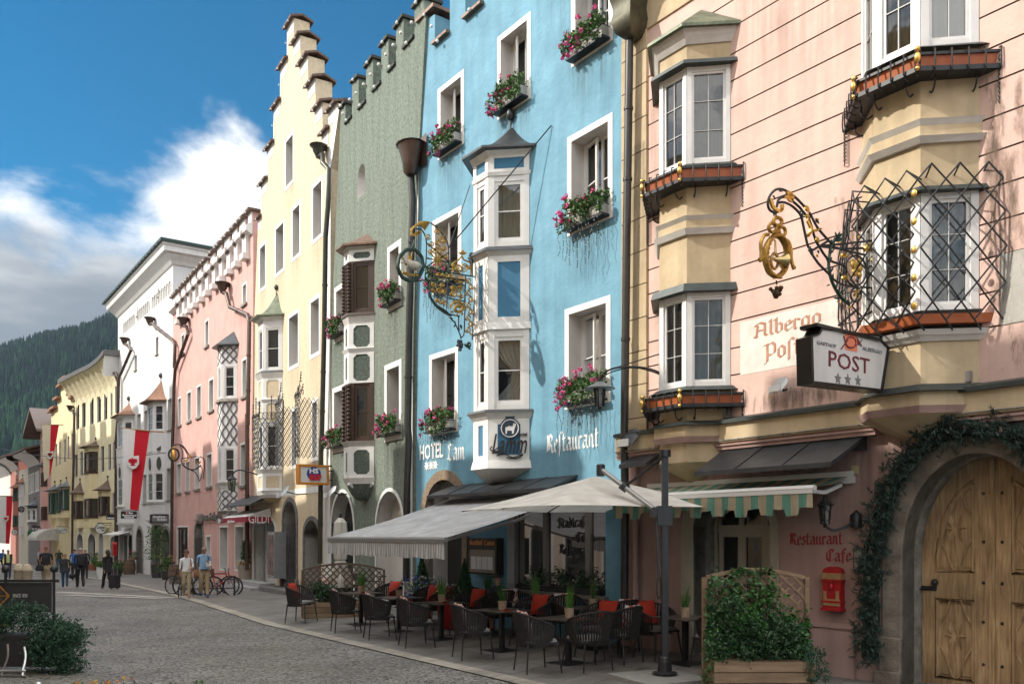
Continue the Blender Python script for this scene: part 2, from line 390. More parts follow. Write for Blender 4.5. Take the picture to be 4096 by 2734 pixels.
def blackletter(s,m,parent,H,u0,z0,u1,xh,y=-.012,t=.01,nib=.5,name='lettering',dz=0.0):
 """pen-drawn letters from u0 to u1 on baseline z0 (rising by dz), x-height xh"""
 tot=sum(BL[c][0] for c in s);kx=(u1-u0)/tot;kz=xh/3.0
 nx,nz=nib*.42*kx*1.15,nib*.42*kz
 mb=MB();x=0
 lay=0
 for c in s:
  for st in BL[c][1]:
   for(a,b) in zip(st[:-1],st[1:]):
    lay+=1
    A=(u0+(x+a[0])*kx,z0+a[1]*kz+dz*(x+a[0])/tot);B=(u0+(x+b[0])*kx,z0+b[1]*kz+dz*(x+b[0])/tot)
    pts=[(A[0]-nx,A[1]-nz),(A[0]+nx,A[1]+nz),(B[0]+nx,B[1]+nz),(B[0]-nx,B[1]-nz),]
    hx=.05*kx
    d=(B[0]-A[0])*nz*2-(B[1]-A[1])*nx*2
    yy=y-.0006*(lay%7)
    if abs(d)<.25*kx*kz:
     pts=[(pts[0][0]-hx,pts[0][1]),(pts[1][0]-hx,pts[1][1]),(pts[2][0]+hx,pts[2][1]),(pts[3][0]+hx,pts[3][1])]
    mb.add([(p[0],yy,p[1]) for p in pts]+[(p[0],y+t,p[1]) for p in pts],[(0,1,2,3),(0,1,5,4),(1,2,6,5),(2,3,7,6),(3,0,4,7)])
  x+=BL[c][0]
 return mb.build(name,m,parent)
SUN_EL,SUN_DIR=37.0,Vector((-.998,-.0575))
w=bpy.data.worlds.new('World');sc.world=w;w.use_nodes=True
nt=w.node_tree;N,L=nt.nodes,nt.links
bg=N['Background'];bg.inputs[1].default_value=.15
sky=N.new('ShaderNodeTexSky');sky.sky_type='NISHITA';sky.sun_disc=False
sky.sun_elevation=radians(SUN_EL);sky.sun_rotation=atan2(SUN_DIR.x,SUN_DIR.y);sky.altitude=900;sky.air_density=1.0;sky.dust_density=.3;sky.ozone_density=2.5
tc=N.new('ShaderNodeTexCoord');sx=N.new('ShaderNodeSeparateXYZ');L.new(tc.outputs['Generated'],sx.inputs[0])
def mth(op,a,b=None,c=None,clamp=False):
 n=N.new('ShaderNodeMath');n.operation=op;n.use_clamp=clamp
 for i,v in enumerate((a,b,c)):
  if v is None:continue
  if isinstance(v,(int,float)):n.inputs[i].default_value=v
  else:L.new(v,n.inputs[i])
 return n.outputs[0]
el=mth('ARCSINE',sx.outputs[2]);az=mth('ARCTAN2',sx.outputs[0],sx.outputs[1])
eld=mth('MULTIPLY',el,57.2958);azd=mth('MULTIPLY',az,57.2958)
cb=N.new('ShaderNodeCombineXYZ');L.new(mth('MULTIPLY',azd,.05),cb.inputs[0]);L.new(mth('MULTIPLY',eld,.085),cb.inputs[1])
n1=N.new('ShaderNodeTexNoise');n1.inputs['Scale'].default_value=1.9;n1.inputs['Detail'].default_value=9;n1.inputs['Roughness'].default_value=.56;n1.inputs['Distortion'].default_value=.25
L.new(cb.outputs[0],n1.inputs['Vector'])
bank=mth('MULTIPLY_ADD',eld,-.13,2.75)
dx=mth('MULTIPLY',mth('SUBTRACT',azd,-18.5),.17);dy=mth('MULTIPLY',mth('SUBTRACT',eld,23.5),.10)
blob=mth('MULTIPLY',mth('EXPONENT',mth('MULTIPLY',mth('ADD',mth('MULTIPLY',dx,dx),mth('MULTIPLY',dy,dy)),-1.0)),.5)
side=mth('MULTIPLY',mth('SUBTRACT',mth('ABSOLUTE',azd),36.0),.06,clamp=True);high=mth('MULTIPLY',mth('SUBTRACT',eld,37.0),.08,clamp=True)  # cloud cover added outside the view, as fill light for the street
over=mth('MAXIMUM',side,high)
puff=mth('MULTIPLY',mth('SUBTRACT',n1.outputs[0],.5),3.4)
front=mth('ADD',mth('ADD',bank,blob),puff)
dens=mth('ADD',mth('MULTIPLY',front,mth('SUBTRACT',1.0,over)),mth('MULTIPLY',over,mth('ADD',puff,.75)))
mask=N.new('ShaderNodeMapRange');mask.interpolation_type='SMOOTHSTEP';L.new(dens,mask.inputs[0]);mask.inputs[1].default_value=.05;mask.inputs[2].default_value=.85
cb2=N.new('ShaderNodeCombineXYZ');L.new(mth('MULTIPLY',azd,.035),cb2.inputs[0]);L.new(mth('MULTIPLY',eld,.12),cb2.inputs[1]);cb2.inputs[2].default_value=3.3
n2=N.new('ShaderNodeTexNoise');n2.inputs['Scale'].default_value=1.4;n2.inputs['Detail'].default_value=7;n2.inputs['Roughness'].default_value=.5;L.new(cb2.outputs[0],n2.inputs['Vector'])
shade=N.new('ShaderNodeMapRange');L.new(mth('ADD',eld,mth('MULTIPLY',mth('SUBTRACT',n2.outputs[0],.5),14.0)),shade.inputs[0])
shade.inputs[1].default_value=13.0;shade.inputs[2].default_value=19.0;shade.interpolation_type='SMOOTHSTEP'
ccol=N.new('ShaderNodeMix');ccol.data_type='RGBA';L.new(shade.outputs[0],ccol.inputs[0])
ccol.inputs[6].default_value=(.95,1.1,1.27,1);ccol.inputs[7].default_value=(4.9,4.8,4.7,1)
sat=N.new('ShaderNodeHueSaturation');sat.inputs['Saturation'].default_value=1.8;sat.inputs['Hue'].default_value=.486;sat.inputs['Value'].default_value=.42;L.new(sky.outputs[0],sat.inputs['Color'])
mix=N.new('ShaderNodeMix');mix.data_type='RGBA';L.new(mask.outputs[0],mix.inputs[0]);L.new(sat.outputs[0],mix.inputs[6]);L.new(ccol.outputs[2],mix.inputs[7])
brt=mth('MULTIPLY_ADD',mth('MULTIPLY',over,mask.outputs[0]),1.0,1.0)  # the added out-of-view clouds are made brighter for more fill
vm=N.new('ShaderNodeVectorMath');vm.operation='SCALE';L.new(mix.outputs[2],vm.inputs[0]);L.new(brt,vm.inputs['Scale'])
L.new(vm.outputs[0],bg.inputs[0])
sl=bpy.data.lights.new('sun','SUN');sl.energy=2.7;sl.angle=radians(.6);sl.color=(1,.93,.82)
so=bpy.data.objects.new('sun',sl);COL.objects.link(so)
sd=Vector((SUN_DIR.x*cos(radians(SUN_EL)),SUN_DIR.y*cos(radians(SUN_EL)),sin(radians(SUN_EL))))
so.rotation_euler=sd.to_track_quat('Z','Y').to_euler();so.location=(-30,0,40)
cam=bpy.data.cameras.new('camera');co=bpy.data.objects.new('camera',cam);COL.objects.link(co)
cam.sensor_width=36;cam.lens=36*FP/4096;cam.shift_y=(HYP-1367)/4096
co.location=(0,0,CAMH);co.rotation_euler=(radians(90),0,0);cam.clip_end=6000;cam.clip_start=.1
sc.camera=co
sc.view_settings.view_transform='Standard';sc.view_settings.look='None';sc.view_settings.exposure=1.0;sc.view_settings.gamma=1
sc.cycles.max_bounces=6;sc.cycles.diffuse_bounces=3;sc.cycles.glossy_bounces=3;sc.cycles.transparent_max_bounces=12
sc.cycles.use_denoising=True;sc.cycles.sample_clamp_indirect=8;sc.cycles.caustics_reflective=False;sc.cycles.caustics_refractive=False
F1=Fac((4.53,13.27),36.3)
uL,P2=F1.left_of(2492,0);U1=uL
F2=Fac(P2,36.3)
U2,P3=F2.left_of(1643,0);F3=Fac(P3,31.3)
U3,P4=F3.left_of(1322,0);F4=Fac(P4,31.4)
U4,P5=F4.left_of(1013,0);F5=Fac(P5,32.6)
U5,P6=F5.left_of(692,0);F6=Fac(P6,35.6)
U6,P7=F6.left_of(472,0);F7=Fac(P7,38.0)
U7,P8=F7.left_of(292,0);F8=Fac(P8,38.0)
U8,P9=F8.left_of(205,0);F9=Fac(P9,38.0)
U9,P10=F9.left_of(160,0);F10=Fac(P10,38.0)
U10,P11=F10.left_of(113,0);F11=Fac(P11,38.0)
U11,P12=F11.left_of(75,0);F12=Fac(P12,38.0)
U12,P13=F12.left_of(42,0);F13=Fac(P13,38.0)
U13,P14=F13.left_of(0,0);F14=Fac(P14,38.0)
def cobble(name):
 m=bpy.data.materials.new(name);nt,N,L,B=nodes(m)
 tc=N.new('ShaderNodeTexCoord');mp=N.new('ShaderNodeMapping');L.new(tc.outputs['Object'],mp.inputs[0])
 mp.inputs['Rotation'].default_value=(0,0,.6)
 wn=N.new('ShaderNodeTexNoise');wn.inputs['Scale'].default_value=.35;L.new(mp.outputs[0],wn.inputs['Vector'])
 ad=N.new('ShaderNodeVectorMath');ad.operation='MULTIPLY_ADD';L.new(wn.outputs['Color'],ad.inputs[0]);ad.inputs[1].default_value=(1.2,1.2,0);L.new(mp.outputs[0],ad.inputs[2])
 v=N.new('ShaderNodeTexVoronoi');v.feature='DISTANCE_TO_EDGE';v.inputs['Scale'].default_value=11;v.inputs['Randomness'].default_value=.55;L.new(ad.outputs[0],v.inputs['Vector'])
 v2=N.new('ShaderNodeTexVoronoi');v2.inputs['Scale'].default_value=11;v2.inputs['Randomness'].default_value=.55;L.new(ad.outputs[0],v2.inputs['Vector'])
 j=N.new('ShaderNodeMapRange');L.new(v.outputs[0],j.inputs[0]);j.inputs[1].default_value=.03;j.inputs[2].default_value=.13
 rp=N.new('ShaderNodeValToRGB');L.new(v2.outputs['Color'],rp.inputs[0])
 rp.color_ramp.elements[0].color=(.155,.147,.136,1);rp.color_ramp.elements[1].color=(.31,.292,.268,1)
 big=N.new('ShaderNodeTexNoise');big.inputs['Scale'].default_value=.5;big.inputs['Detail'].default_value=5;L.new(tc.outputs['Object'],big.inputs['Vector'])
 bm=N.new('ShaderNodeMapRange');L.new(big.outputs[0],bm.inputs[0]);bm.inputs[1].default_value=.3;bm.inputs[2].default_value=.7;bm.inputs[3].default_value=.75;bm.inputs[4].default_value=1.2
 gn=N.new('ShaderNodeTexNoise');gn.inputs['Scale'].default_value=.8;gn.inputs['Detail'].default_value=6;gn.inputs['Roughness'].default_value=.7;L.new(tc.outputs['Object'],gn.inputs['Vector'])
 gm=N.new('ShaderNodeMapRange');L.new(gn.outputs[0],gm.inputs[0]);gm.inputs[1].default_value=.50;gm.inputs[2].default_value=.66
 jc=N.new('ShaderNodeMix');jc.data_type='RGBA';L.new(gm.outputs[0],jc.inputs[0]);jc.inputs[6].default_value=(.03,.028,.026,1);jc.inputs[7].default_value=(.07,.09,.035,1)
 mx=N.new('ShaderNodeMix');mx.data_type='RGBA';L.new(j.outputs[0],mx.inputs[0]);L.new(jc.outputs[2],mx.inputs[6]);L.new(rp.outputs[0],mx.inputs[7])
 mu=N.new('ShaderNodeMix');mu.data_type='RGBA';mu.blend_type='MULTIPLY';mu.inputs[0].default_value=1;L.new(mx.outputs[2],mu.inputs[6]);L.new(bm.outputs[0],mu.inputs[7])
 L.new(mu.outputs[2],B.inputs['Base Color']);B.inputs['Roughness'].default_value=.62
 j2=N.new('ShaderNodeMapRange');L.new(v.outputs[0],j2.inputs[0]);j2.inputs[1].default_value=0;j2.inputs[2].default_value=.3;j2.interpolation_type='SMOOTHSTEP'
 bp=N.new('ShaderNodeBump');bp.inputs['Strength'].default_value=1;bp.inputs['Distance'].default_value=.02;L.new(j2.outputs[0],bp.inputs['Height']);L.new(bp.outputs[0],B.inputs['Normal'])
 return m
def slabs(name,c1,c2,sxx=.9,syy=.45,rot=0.0,bump=.006):
 m=bpy.data.materials.new(name);nt,N,L,B=nodes(m)
 tc=N.new('ShaderNodeTexCoord');mp=N.new('ShaderNodeMapping');L.new(tc.outputs['Object'],mp.inputs[0]);mp.inputs['Rotation'].default_value=(0,0,rot)
 br=N.new('ShaderNodeTexBrick');L.new(mp.outputs[0],br.inputs['Vector']);br.inputs['Scale'].default_value=1;br.inputs['Brick Width'].default_value=sxx;br.inputs['Row Height'].default_value=syy
 br.inputs['Mortar Size'].default_value=.008;br.inputs['Color1'].default_value=c1+(1,);br.inputs['Color2'].default_value=c2+(1,);br.inputs['Mortar'].default_value=(.04,.038,.035,1)
 nz=N.new('ShaderNodeTexNoise');nz.inputs['Scale'].default_value=1.3;nz.inputs['Detail'].default_value=8;nz.inputs['Roughness'].default_value=.65;L.new(tc.outputs['Object'],nz.inputs['Vector'])
 mr=N.new('ShaderNodeMapRange');L.new(nz.outputs[0],mr.inputs[0]);mr.inputs[1].default_value=.3;mr.inputs[2].default_value=.7;mr.inputs[3].default_value=.6;mr.inputs[4].default_value=1.25
 mu=N.new('ShaderNodeMix');mu.data_type='RGBA';mu.blend_type='MULTIPLY';mu.inputs[0].default_value=1;L.new(br.outputs[0],mu.inputs[6]);L.new(mr.outputs[0],mu.inputs[7])
 L.new(mu.outputs[2],B.inputs['Base Color']);B.inputs['Roughness'].default_value=.6
 n2=N.new('ShaderNodeTexNoise');n2.inputs['Scale'].default_value=9;n2.inputs['Detail'].default_value=6;L.new(tc.outputs['Object'],n2.inputs['Vector'])
 bp=N.new('ShaderNodeBump');bp.inputs['Distance'].default_value=bump;L.new(n2.outputs[0],bp.inputs['Height'])
 b2=N.new('ShaderNodeBump');b2.inputs['Distance'].default_value=-.012;L.new(br.outputs['Fac'],b2.inputs['Height']);L.new(bp.outputs[0],b2.inputs['Normal']);L.new(b2.outputs[0],B.inputs['Normal'])
 return m
def groundstrip(name,rows,m,dz,kind='structure'):
 """rows: list of polylines (same length) of (x,y); follows the ground"""
 mb=MB();mb.loft([[(p[0],p[1],groundz(p[1])+dz) for p in r] for r in rows],False)
 return props(mb.build(name,m),kind=kind)
ys=[-600,-60,-10,0,10,20,29,40,60,90,130,200,400,1500,4000]
xs=[-3000,-400,-100,-40,0,40,200,3000]
groundstrip('ground',[[(x,y) for x in xs] for y in ys],mat('dark_earth',(.12,.12,.10),.9,.3,.5),-.03)
def fpt(F,u,off):p=F.world(u,-off,0);return(p.x,p.y)
facs=[(F1,9.0),(F2,0),(F3,0),(F4,0),(F5,0),(F6,0),(F7,0),(F8,0),(F9,0),(F10,0),(F11,0),(F12,0),(F13,0),(F14,0)]
def along(off):
 pts=[fpt(F1,22,off),fpt(F1,9,off)]
 for F,_ in facs[1:]:pts.append(fpt(F,0,off))
 pts.append(fpt(F14,-60,off));out=[]
 for a,b in zip(pts[:-1],pts[1:]):
  for i in range(4):t=i/4;out.append((a[0]+(b[0]-a[0])*t,a[1]+(b[1]-a[1])*t))
 out.append(pts[-1]);return out
COB=cobble('grey_cobblestones')
base=along(0);c36=along(3.62);c40=along(3.95)
for i,p in enumerate(base):pass
groundstrip('street',[[(p[0]-60,p[1]-40) for p in c40],[(p[0]-9,p[1]-6) for p in c40],c40],COB,0.0)
PAV=slabs('grey_paving_slabs',(.15,.14,.128),(.205,.193,.178),.95,.5,F1.rz)
mb=MB();mb.loft([[(p[0],p[1],groundz(p[1])+.014) for p in c36],[(p[0]+1.0,p[1]+.8,groundz(p[1])+.12) for p in base]],False);props(mb.build('pavement',PAV),kind='structure')
groundstrip('kerb',[c40,c36],slabs('pale_kerb_stones',(.40,.365,.30),(.29,.27,.23),.9,.45,F1.rz),.018)
def crossband(px0,py0,px1,py1,w,name='pavement'):
 a,b=gpt(px0,py0),gpt(px1,py1);d=(b-a);d.z=0;d.normalize();n=Vector((-d.y,d.x,0))*w/2
 mb=MB();k=8
 mb.loft([[tuple((a+(b-a)*(i/k)+n*s).xy)+(groundz((a+(b-a)*(i/k)).y)+.008,) for i in range(k+1)] for s in(-1,1)],False)
 props(mb.build(name,PALEST),kind='structure')
PALEST=slabs('pale_band_stone',(.5,.47,.42),(.42,.4,.36),1.1,.5,.2)
for pts in(((225,2366),(640,2387)),((270,2379),(640,2392)),((640,2390),(1020,2374))):crossband(*pts[0],*pts[1],.32)
def hillz(x,y):
 s=(y-700)/900.0
 r=375+.30*(x+700)
 return-25+max(0,min(1,s))**.85*max(60,r+60)
mb=MB()
gx=[-1700+i*70 for i in range(44)];gy=[520+j*60 for j in range(26)]
random.seed(3)
ridge={x:ru(-9,9) for x in gx}
def hz(x,y):return hillz(x,y)+14*sin(x*.013+y*.006)+9*sin(x*.031+1.3)*cos(y*.017)
mb.loft([[(x,y,hz(x,y)) for x in gx] for y in gy],False)
props(mb.build('mountain',mat('dark_forest_floor',(.018,.03,.018),.95,.4,.02),smooth=True),kind='structure')
FOR=[]
for i,(c,c2) in enumerate((((.005,.019,.019),(.010,.030,.027)),((.014,.046,.028),(.028,.075,.038)))):
 FOR.append(mat('conifer_needles_%d'%i,c,.95,.4,.06,col2=c2,spec=.1))
mb=MB();random.seed(11)
cnt=0
while cnt<15000:
 y=ru(640,1640);x=ru(-1.02,-.30)*y
 if x<-.64*y or x>-.40*y:continue
 z=hz(x,y);cnt+=1
 h=ru(14,30)*(1 if y<1500 else .9);r=h*ru(.15,.22);a0=ru(0,6)
 low=(z<150)
 mb.m=1 if random.random()<(.55 if low else .12) else 0
 n=5;b=len(mb.v)
 for(rr,zz) in((r,.08),(r*.55,.45),(r*.72,.42),(r*.25,.8)):
  for j in range(n):
   q=ru(.75,1.2);mb.v.append((x+rr*q*cos(a0+2*pi*j/n),y+rr*q*sin(a0+2*pi*j/n),z+h*zz-2))
 mb.v.append((x,y,z+h-2))
 for lv in(0,2):
  for j in range(n):
   k=(j+1)%n;mb.f.append((b+lv*n+j,b+lv*n+k,b+(lv+1)*n+k,b+(lv+1)*n+j));mb.mi.append(mb.m)
 for j in range(n):mb.f.append((b+3*n+j,b+3*n+(j+1)%n,b+4*n));mb.mi.append(mb.m)
props(mb.build('forest',FOR),'dark conifer forest covering the mountain side behind the street','forest',kind='stuff')
hz_m=bpy.data.materials.new('thin_valley_haze');hz_m.use_nodes=True;nt=hz_m.node_tree;nt.nodes.remove(nt.nodes['Principled BSDF'])
pv=nt.nodes.new('ShaderNodeVolumePrincipled');pv.inputs['Color'].default_value=(.62,.80,1.0,1);pv.inputs['Density'].default_value=.00005;nt.links.new(pv.outputs[0],nt.nodes['Material Output'].inputs['Volume'])
mb=MB();mb.box(-2400,900,-250,2300,-80,700);props(mb.build('haze',hz_m),'thin blue haze filling the valley','haze',kind='stuff')
class Bay:
 def __init__(s,H,parent,xB,xC,xD,name='bay_window',mats=None,k=1.0):
  s.H,s.par=H,parent;s.k=k
  uD=H.hit(xD,HYP)[0]
  lo,hi=.05,2.5
  for _ in range(40):
   p=(lo+hi)/2
   if H.hit(xC,HYP,p)[0]<uD-p*k:lo=p
   else:hi=p
  s.p=p;s.uD=uD;s.uC=uD-p*k;s.uB=H.hit(xB,HYP,p)[0];s.uA=s.uB-p*k
  s.tC=H.hit(xC,HYP,p)[2];s.root=None;s.name=name
 def z(s,k,y):return CAMH+(HYP-Q(k,0,y)[1])/FP*s.tC
 def plan(s,o=0.0):
  h=o*.41/s.k
  return[(s.uA-o,.0),(s.uB-h,-(s.p+o)),(s.uC+h,-(s.p+o)),(s.uD+o,.0)]
 def base(s,z0,z1,m,o0=0,o1=None,name=None):
  """first call makes the part; later ones sub-parts"""
  mb=MB();mb.zprism(s.plan(o0),z0,s.plan(o0 if o1 is None else o1),z1)
  o=mb.build(name or s.name,m,s.root or s.par)
  if s.root is None:s.root=o
  return o
 def facets(s,o=0.0,hidden=True):
  P=s.plan(o);out=[]
  for i in((0,1,2) if hidden else(1,2)):
   a,b=Vector((P[i][0],P[i][1],0)),Vector((P[i+1][0],P[i+1][1],0));d=(b-a);w=d.length;d.normalize()
   M=Matrix(((d.x,-d.y,0,a.x),(d.y,d.x,0,a.y),(0,0,1,0),(0,0,0,1)))
   out.append((M,w))
  return out
 def win(s,z0,z1,fr=None,glass=None,nx=1,nz=2,w=.05,post=.07,curtain=None,top=.08,bot=.08,tie=None,opaque=False,o=0.0,mull=None):
  fr=fr or FRAME
  mb=MB();P=s.plan(o)
  for(M,wd) in s.facets(o):
   mb.M=M
   mb.box(.003,post,-.012,.09,z0,z1);mb.box(wd-post,wd-.003,-.012,.09,z0,z1)
   mb.box(post,wd-post,.0,.09,z0,z0+bot);mb.box(post,wd-post,.0,.09,z1-top,z1)
   n=1 if not mull else mull
   cw=(wd-2*post)/n
   for i in range(n):
    sash(mb,post+cw*i,post+cw*(i+1),z0+bot,z1-top,.02,w,.05,nx,nz,.007 if nx>1 else .022)
  mb.M=None
  f=mb.build('window_frame',fr,s.root)
  pb,cb,rb=MB(),MB(),MB()
  for i,(M,wd) in enumerate(s.facets(o)):
   pb.M=cb.M=M
   pb.quad((post,.05,z0+bot),(wd-post,.05,z0+bot),(wd-post,.05,z1-top),(post,.05,z1-top))
   if curtain:wavy(cb,post*.8,wd-post*.8,z0+bot*.6,z1-top*.6,.13,.022,.12,tie if i==2 else None)
  pb.build('pane',glass or(DGLASS if opaque else GLASS),s.root)
  if not opaque:
   if curtain:cb.build('curtain',curtain,s.root,True)
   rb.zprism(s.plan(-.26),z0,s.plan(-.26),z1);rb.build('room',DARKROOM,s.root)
  return f
 def frames(s,z0,z1,m,w=.09,proud=.02,name='panel_frame',o=0.0,chamfer=0.0,hidden=True,wt=None):
  mb=MB();wt=wt or w
  for(M,wd) in s.facets(o,hidden):
   mb.M=M
   inn=[(w,z0+wt),(wd-w,z0+wt),(wd-w,z1-wt),(w,z1-wt)]
   ou=[(.001,z0),(wd-.001,z0),(wd-.001,z1),(.001,z1)]
   if chamfer:
    c=chamfer
    inn=[(w+c,z0+wt),(wd-w-c,z0+wt),(wd-w,z0+wt+c),(wd-w,z1-wt-c),(wd-w-c,z1-wt),(w+c,z1-wt),(w,z1-wt-c),(w,z0+wt+c)]
    ou=[(.001,z0),(wd-.001,z0),(wd-.001,z0),(wd-.001,z1),(wd-.001,z1),(.001,z1),(.001,z1),(.001,z0)]
   ringprism(mb,ou,inn,-proud,.005)
  mb.M=None
  return mb.build(name,m,s.root)
 def roof(s,z0,ua,z1,m,o=.18,conc=.6,finial=None,steps=6,name='roof',drop=.0,ya=-.02):
  P=s.plan(o);mb=MB();rings=[[(p[0],p[1],z0-.05-drop) for p in P]]
  for i in range(steps+1):
   t=i/steps;f=t*.97;zz=z0+(z1-z0)*(t**(1/conc if conc<1 else 1) if conc!=1 else t)
   rings.append([(p[0]+(ua-p[0])*f,p[1]+(ya-p[1])*f,zz) for p in P])
  mb.loft(rings);r=mb.build(name,m,s.root)
  if finial:
   fb=MB();fb.tube([(ua,ya-.04,z1-.1),(ua,ya-.04,z1+finial*.5)],.018,6);fb.ball((ua,ya-.04,z1+finial*.7),finial*.25,8,6,(1,1,1.3));fb.build('finial',LEADG,s.root,True)
  return r
 def corbel(s,z0,ub,zb,m,o=0.0,steps=4,pw=1.0,name='corbel'):
  P=s.plan(o);mb=MB();rings=[]
  for i in range(steps+1):
   t=i/steps;f=1-(1-t)**pw*.985 if pw!=1 else t*.985
   rings.append([(p[0]+(ub-p[0])*f,p[1]*(1-f)-.01,z0+(zb-z0)*t) for p in P])
  mb.loft(rings);return mb.build(name,m,s.root)
def downpipe(parent,H,pts,r=.055,m=None,hopper=None,hm=None,off=.12,hs=.28):
 hs*=.7
 """pts: (crop,x,y) along the pipe on the wall"""
 m=m or PIPE;mb=MB();P=[]
 for q in pts:
  if len(q)==3:u,z=H.at(*q,off);P.append((u,-off,z))
  else:u,z=H.at(q[0],q[1],q[2],q[3]);P.append((u,-q[3],z))
 mb.tube(P,r,8)
 for a,b in zip(P[:-1],P[1:]):
  L=(Vector(b)-Vector(a)).length;n=int(L/1.9)
  for i in range(1,n+1):
   c=Vector(a).lerp(Vector(b),i/(n+1));d=(Vector(b)-Vector(a)).normalized()*.03
   mb.tube([c-d,c+d],r*1.18,8)
 o=mb.build('downpipe',m,parent,True)
 if hopper is not None:
  u,z=H.at(*hopper,off);hb=MB()
  y=P[0][1] if len(pts[0])>3 else-off-hs*.3
  hb.lathe([(r*1.1,-hs*1.2),(r*1.3,-hs*.9),(hs*.75,-hs*.35),(hs*.8,.0),(hs*1.15,.32*hs),(hs*1.2,.42*hs),(hs*1.0,.42*hs),(hs*.8,.1)],12,(u,-hs*.9-.06,z))
  hb.tube([(u,-.02,z+hs*.1),(u,-hs*.8,z+hs*.1)],hs*.25,6)
  hb.tube([(u,-hs,z-hs*1.1),(P[0][0],P[0][1],P[0][2])],r,8)
  hb.build('hopper',hm or m,o,True)
 return o
def bulbs(mb,pts,step,r=.045):
 """string of lamps hung along a polyline"""
 for a,b in zip(pts[:-1],pts[1:]):
  a,b=Vector(a),Vector(b);L=(b-a).length;n=max(1,int(L/step))
  for i in range(n):mb.ball(tuple(a.lerp(b,(i+.5)/n)),r,6,4)
def house(name,label,F):
 return thing(name,label,'house',(F.P.x,F.P.y,0),F.rz)
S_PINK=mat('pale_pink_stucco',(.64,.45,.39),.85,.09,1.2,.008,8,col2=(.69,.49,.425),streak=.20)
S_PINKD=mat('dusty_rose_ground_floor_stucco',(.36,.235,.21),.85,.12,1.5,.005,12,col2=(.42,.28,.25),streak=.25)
S_TAN=mat('yellow_ochre_stucco',(.51,.40,.25),.85,.14,1.6,.006,10,col2=(.59,.475,.31),streak=.25)
S_GRV=mat('dark_groove_mortar',(.16,.09,.07),.9,.2,5)  # dark brown joint colour inside the wall grooves
S_BLUE=mat('sky_blue_stucco',(.125,.295,.41),.85,.10,1.1,.010,9,col2=(.18,.385,.51),streak=.16)
S_BLUED=mat('deep_blue_panel',(.055,.19,.32),.8,.08,3,.004,14)
S_GREEN=mat('rough_grey_green_render',(.135,.17,.14),.95,.26,11,.018,18,col2=(.24,.285,.235),streak=.25)
S_GREEND=mat('dark_green_grey_render',(.075,.10,.085),.95,.3,14,.02,22,col2=(.14,.175,.15))
S_CREAM=mat('cream_yellow_render',(.64,.525,.36),.9,.12,9,.012,18,col2=(.72,.61,.44),streak=.12)
S_CREAML=mat('ochre_ground_render',(.50,.37,.20),.9,.15,9,.012,22,col2=(.58,.45,.27),streak=.2)
S_PINK2=mat('rose_pink_stucco',(.58,.35,.32),.85,.08,1.4,.004,14,col2=(.68,.41,.36),streak=.12)
S_WHITE=mat('white_limewash',(.66,.66,.66),.85,.04,1.5,.005,10,streak=.08)
S_YEL=mat('butter_yellow_stucco',(.78,.70,.46),.85,.06,1.5,.003,14,col2=(.82,.75,.52),streak=.1)
S_YEL2=mat('ochre_yellow_stucco',(.74,.63,.38),.85,.06,1.5,.003,14,col2=(.78,.68,.44),streak=.1)
H1=house('pink_inn','pale pink plastered inn with horizontal grooves, ochre bay windows and a carved wooden gate',F1)
uR=9.0;zcap1=14.2
zb_=F1.az(13,330,165)
zf=F1.az(15,1300,1150)
portal={}
pu0=F1.au(18,655);pu1c=F1.au(18,1113)
zsp=F1.az(18,655,750);zap=F1.az(18,1113,150,0)
pr=pu1c-pu0
pzt=F1.at(18,1100,100)[1]
arch_o=archpoly(pu0,pu1c+pr,-.3,pzt,spring=zsp,n=20)
dr=F1.rect(17,598,500,1090,1400);dr[2]=-.05
drz=F1.az(17,850,400)
door_o=archpoly(dr[0],dr[1],-.3,drz,spring=F1.az(17,700,560),n=10)
grz=[]
z=4.40+.447
while z<zb_-.1:grz.append(z);z+=.447
B1=Bay(F1,H1,2640,2747,2922);B2=Bay(F1,H1,3500,3682,3915)
white_r=F1.rect(15,978,497,1395,800);white_r[1]=F1.au(16,265);white_r[3]=F1.az(15,978,497)-.02;white_r[2]=F1.az(15,978,872)
wr2=[F1.au(16,1400),uR-.01,0,0];wr2[2]=F1.az(16,1400,697);wr2[3]=F1.az(16,1400,205)
blocks=[(B1.uA-.05,B1.uD+.0,-1,99),(B2.uA-.05,B2.uD+.0,-1,99),tuple(white_r),tuple(wr2)]
quo=F1.au(13,300)
ul1=U1
mb=MB();zz0=zf
for g_ in grz+[zb_]:
 mb.m=0;mb.quad((quo,0,zz0),(uR,0,zz0),(uR,0,g_),(quo,0,g_))
 if g_<zb_:mb.m=1;mb.add([(quo,0,g_),(uR,0,g_),(uR,.02,g_+.004),(quo,.02,g_+.004),(uR,.02,g_+.02),(quo,.02,g_+.02),(uR,0,g_+.024),(quo,0,g_+.024)],[(0,1,2,3),(3,2,4,5),(5,4,6,7)])
 zz0=g_+.024
mb.build('upper_wall',[S_PINK,S_GRV],H1)
wallmesh('attic_wall',H1,[(ul1,zb_),(uR,zb_),(uR,zcap1),(ul1,zcap1)],[],[S_TAN],y0=-.03)
mb=MB();zz0=zf-.1
for i in range(13):
 z_t=min(zf+.3+.62*i,zb_)
 if z_t<=zz0:break
 mb.m=0;mb.box(ul1,quo,-.045,.1,zz0,z_t);mb.m=1;mb.box(ul1+.001,quo-.002,-.03,.1,z_t-.001,z_t+.021);zz0=z_t+.02
mb.build('corner_pilaster',[S_TAN,S_GRV],H1)
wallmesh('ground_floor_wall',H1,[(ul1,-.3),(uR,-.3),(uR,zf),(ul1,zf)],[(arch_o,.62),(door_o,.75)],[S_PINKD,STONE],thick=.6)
mb=MB()
zpl=F1.az(18,20,1160)
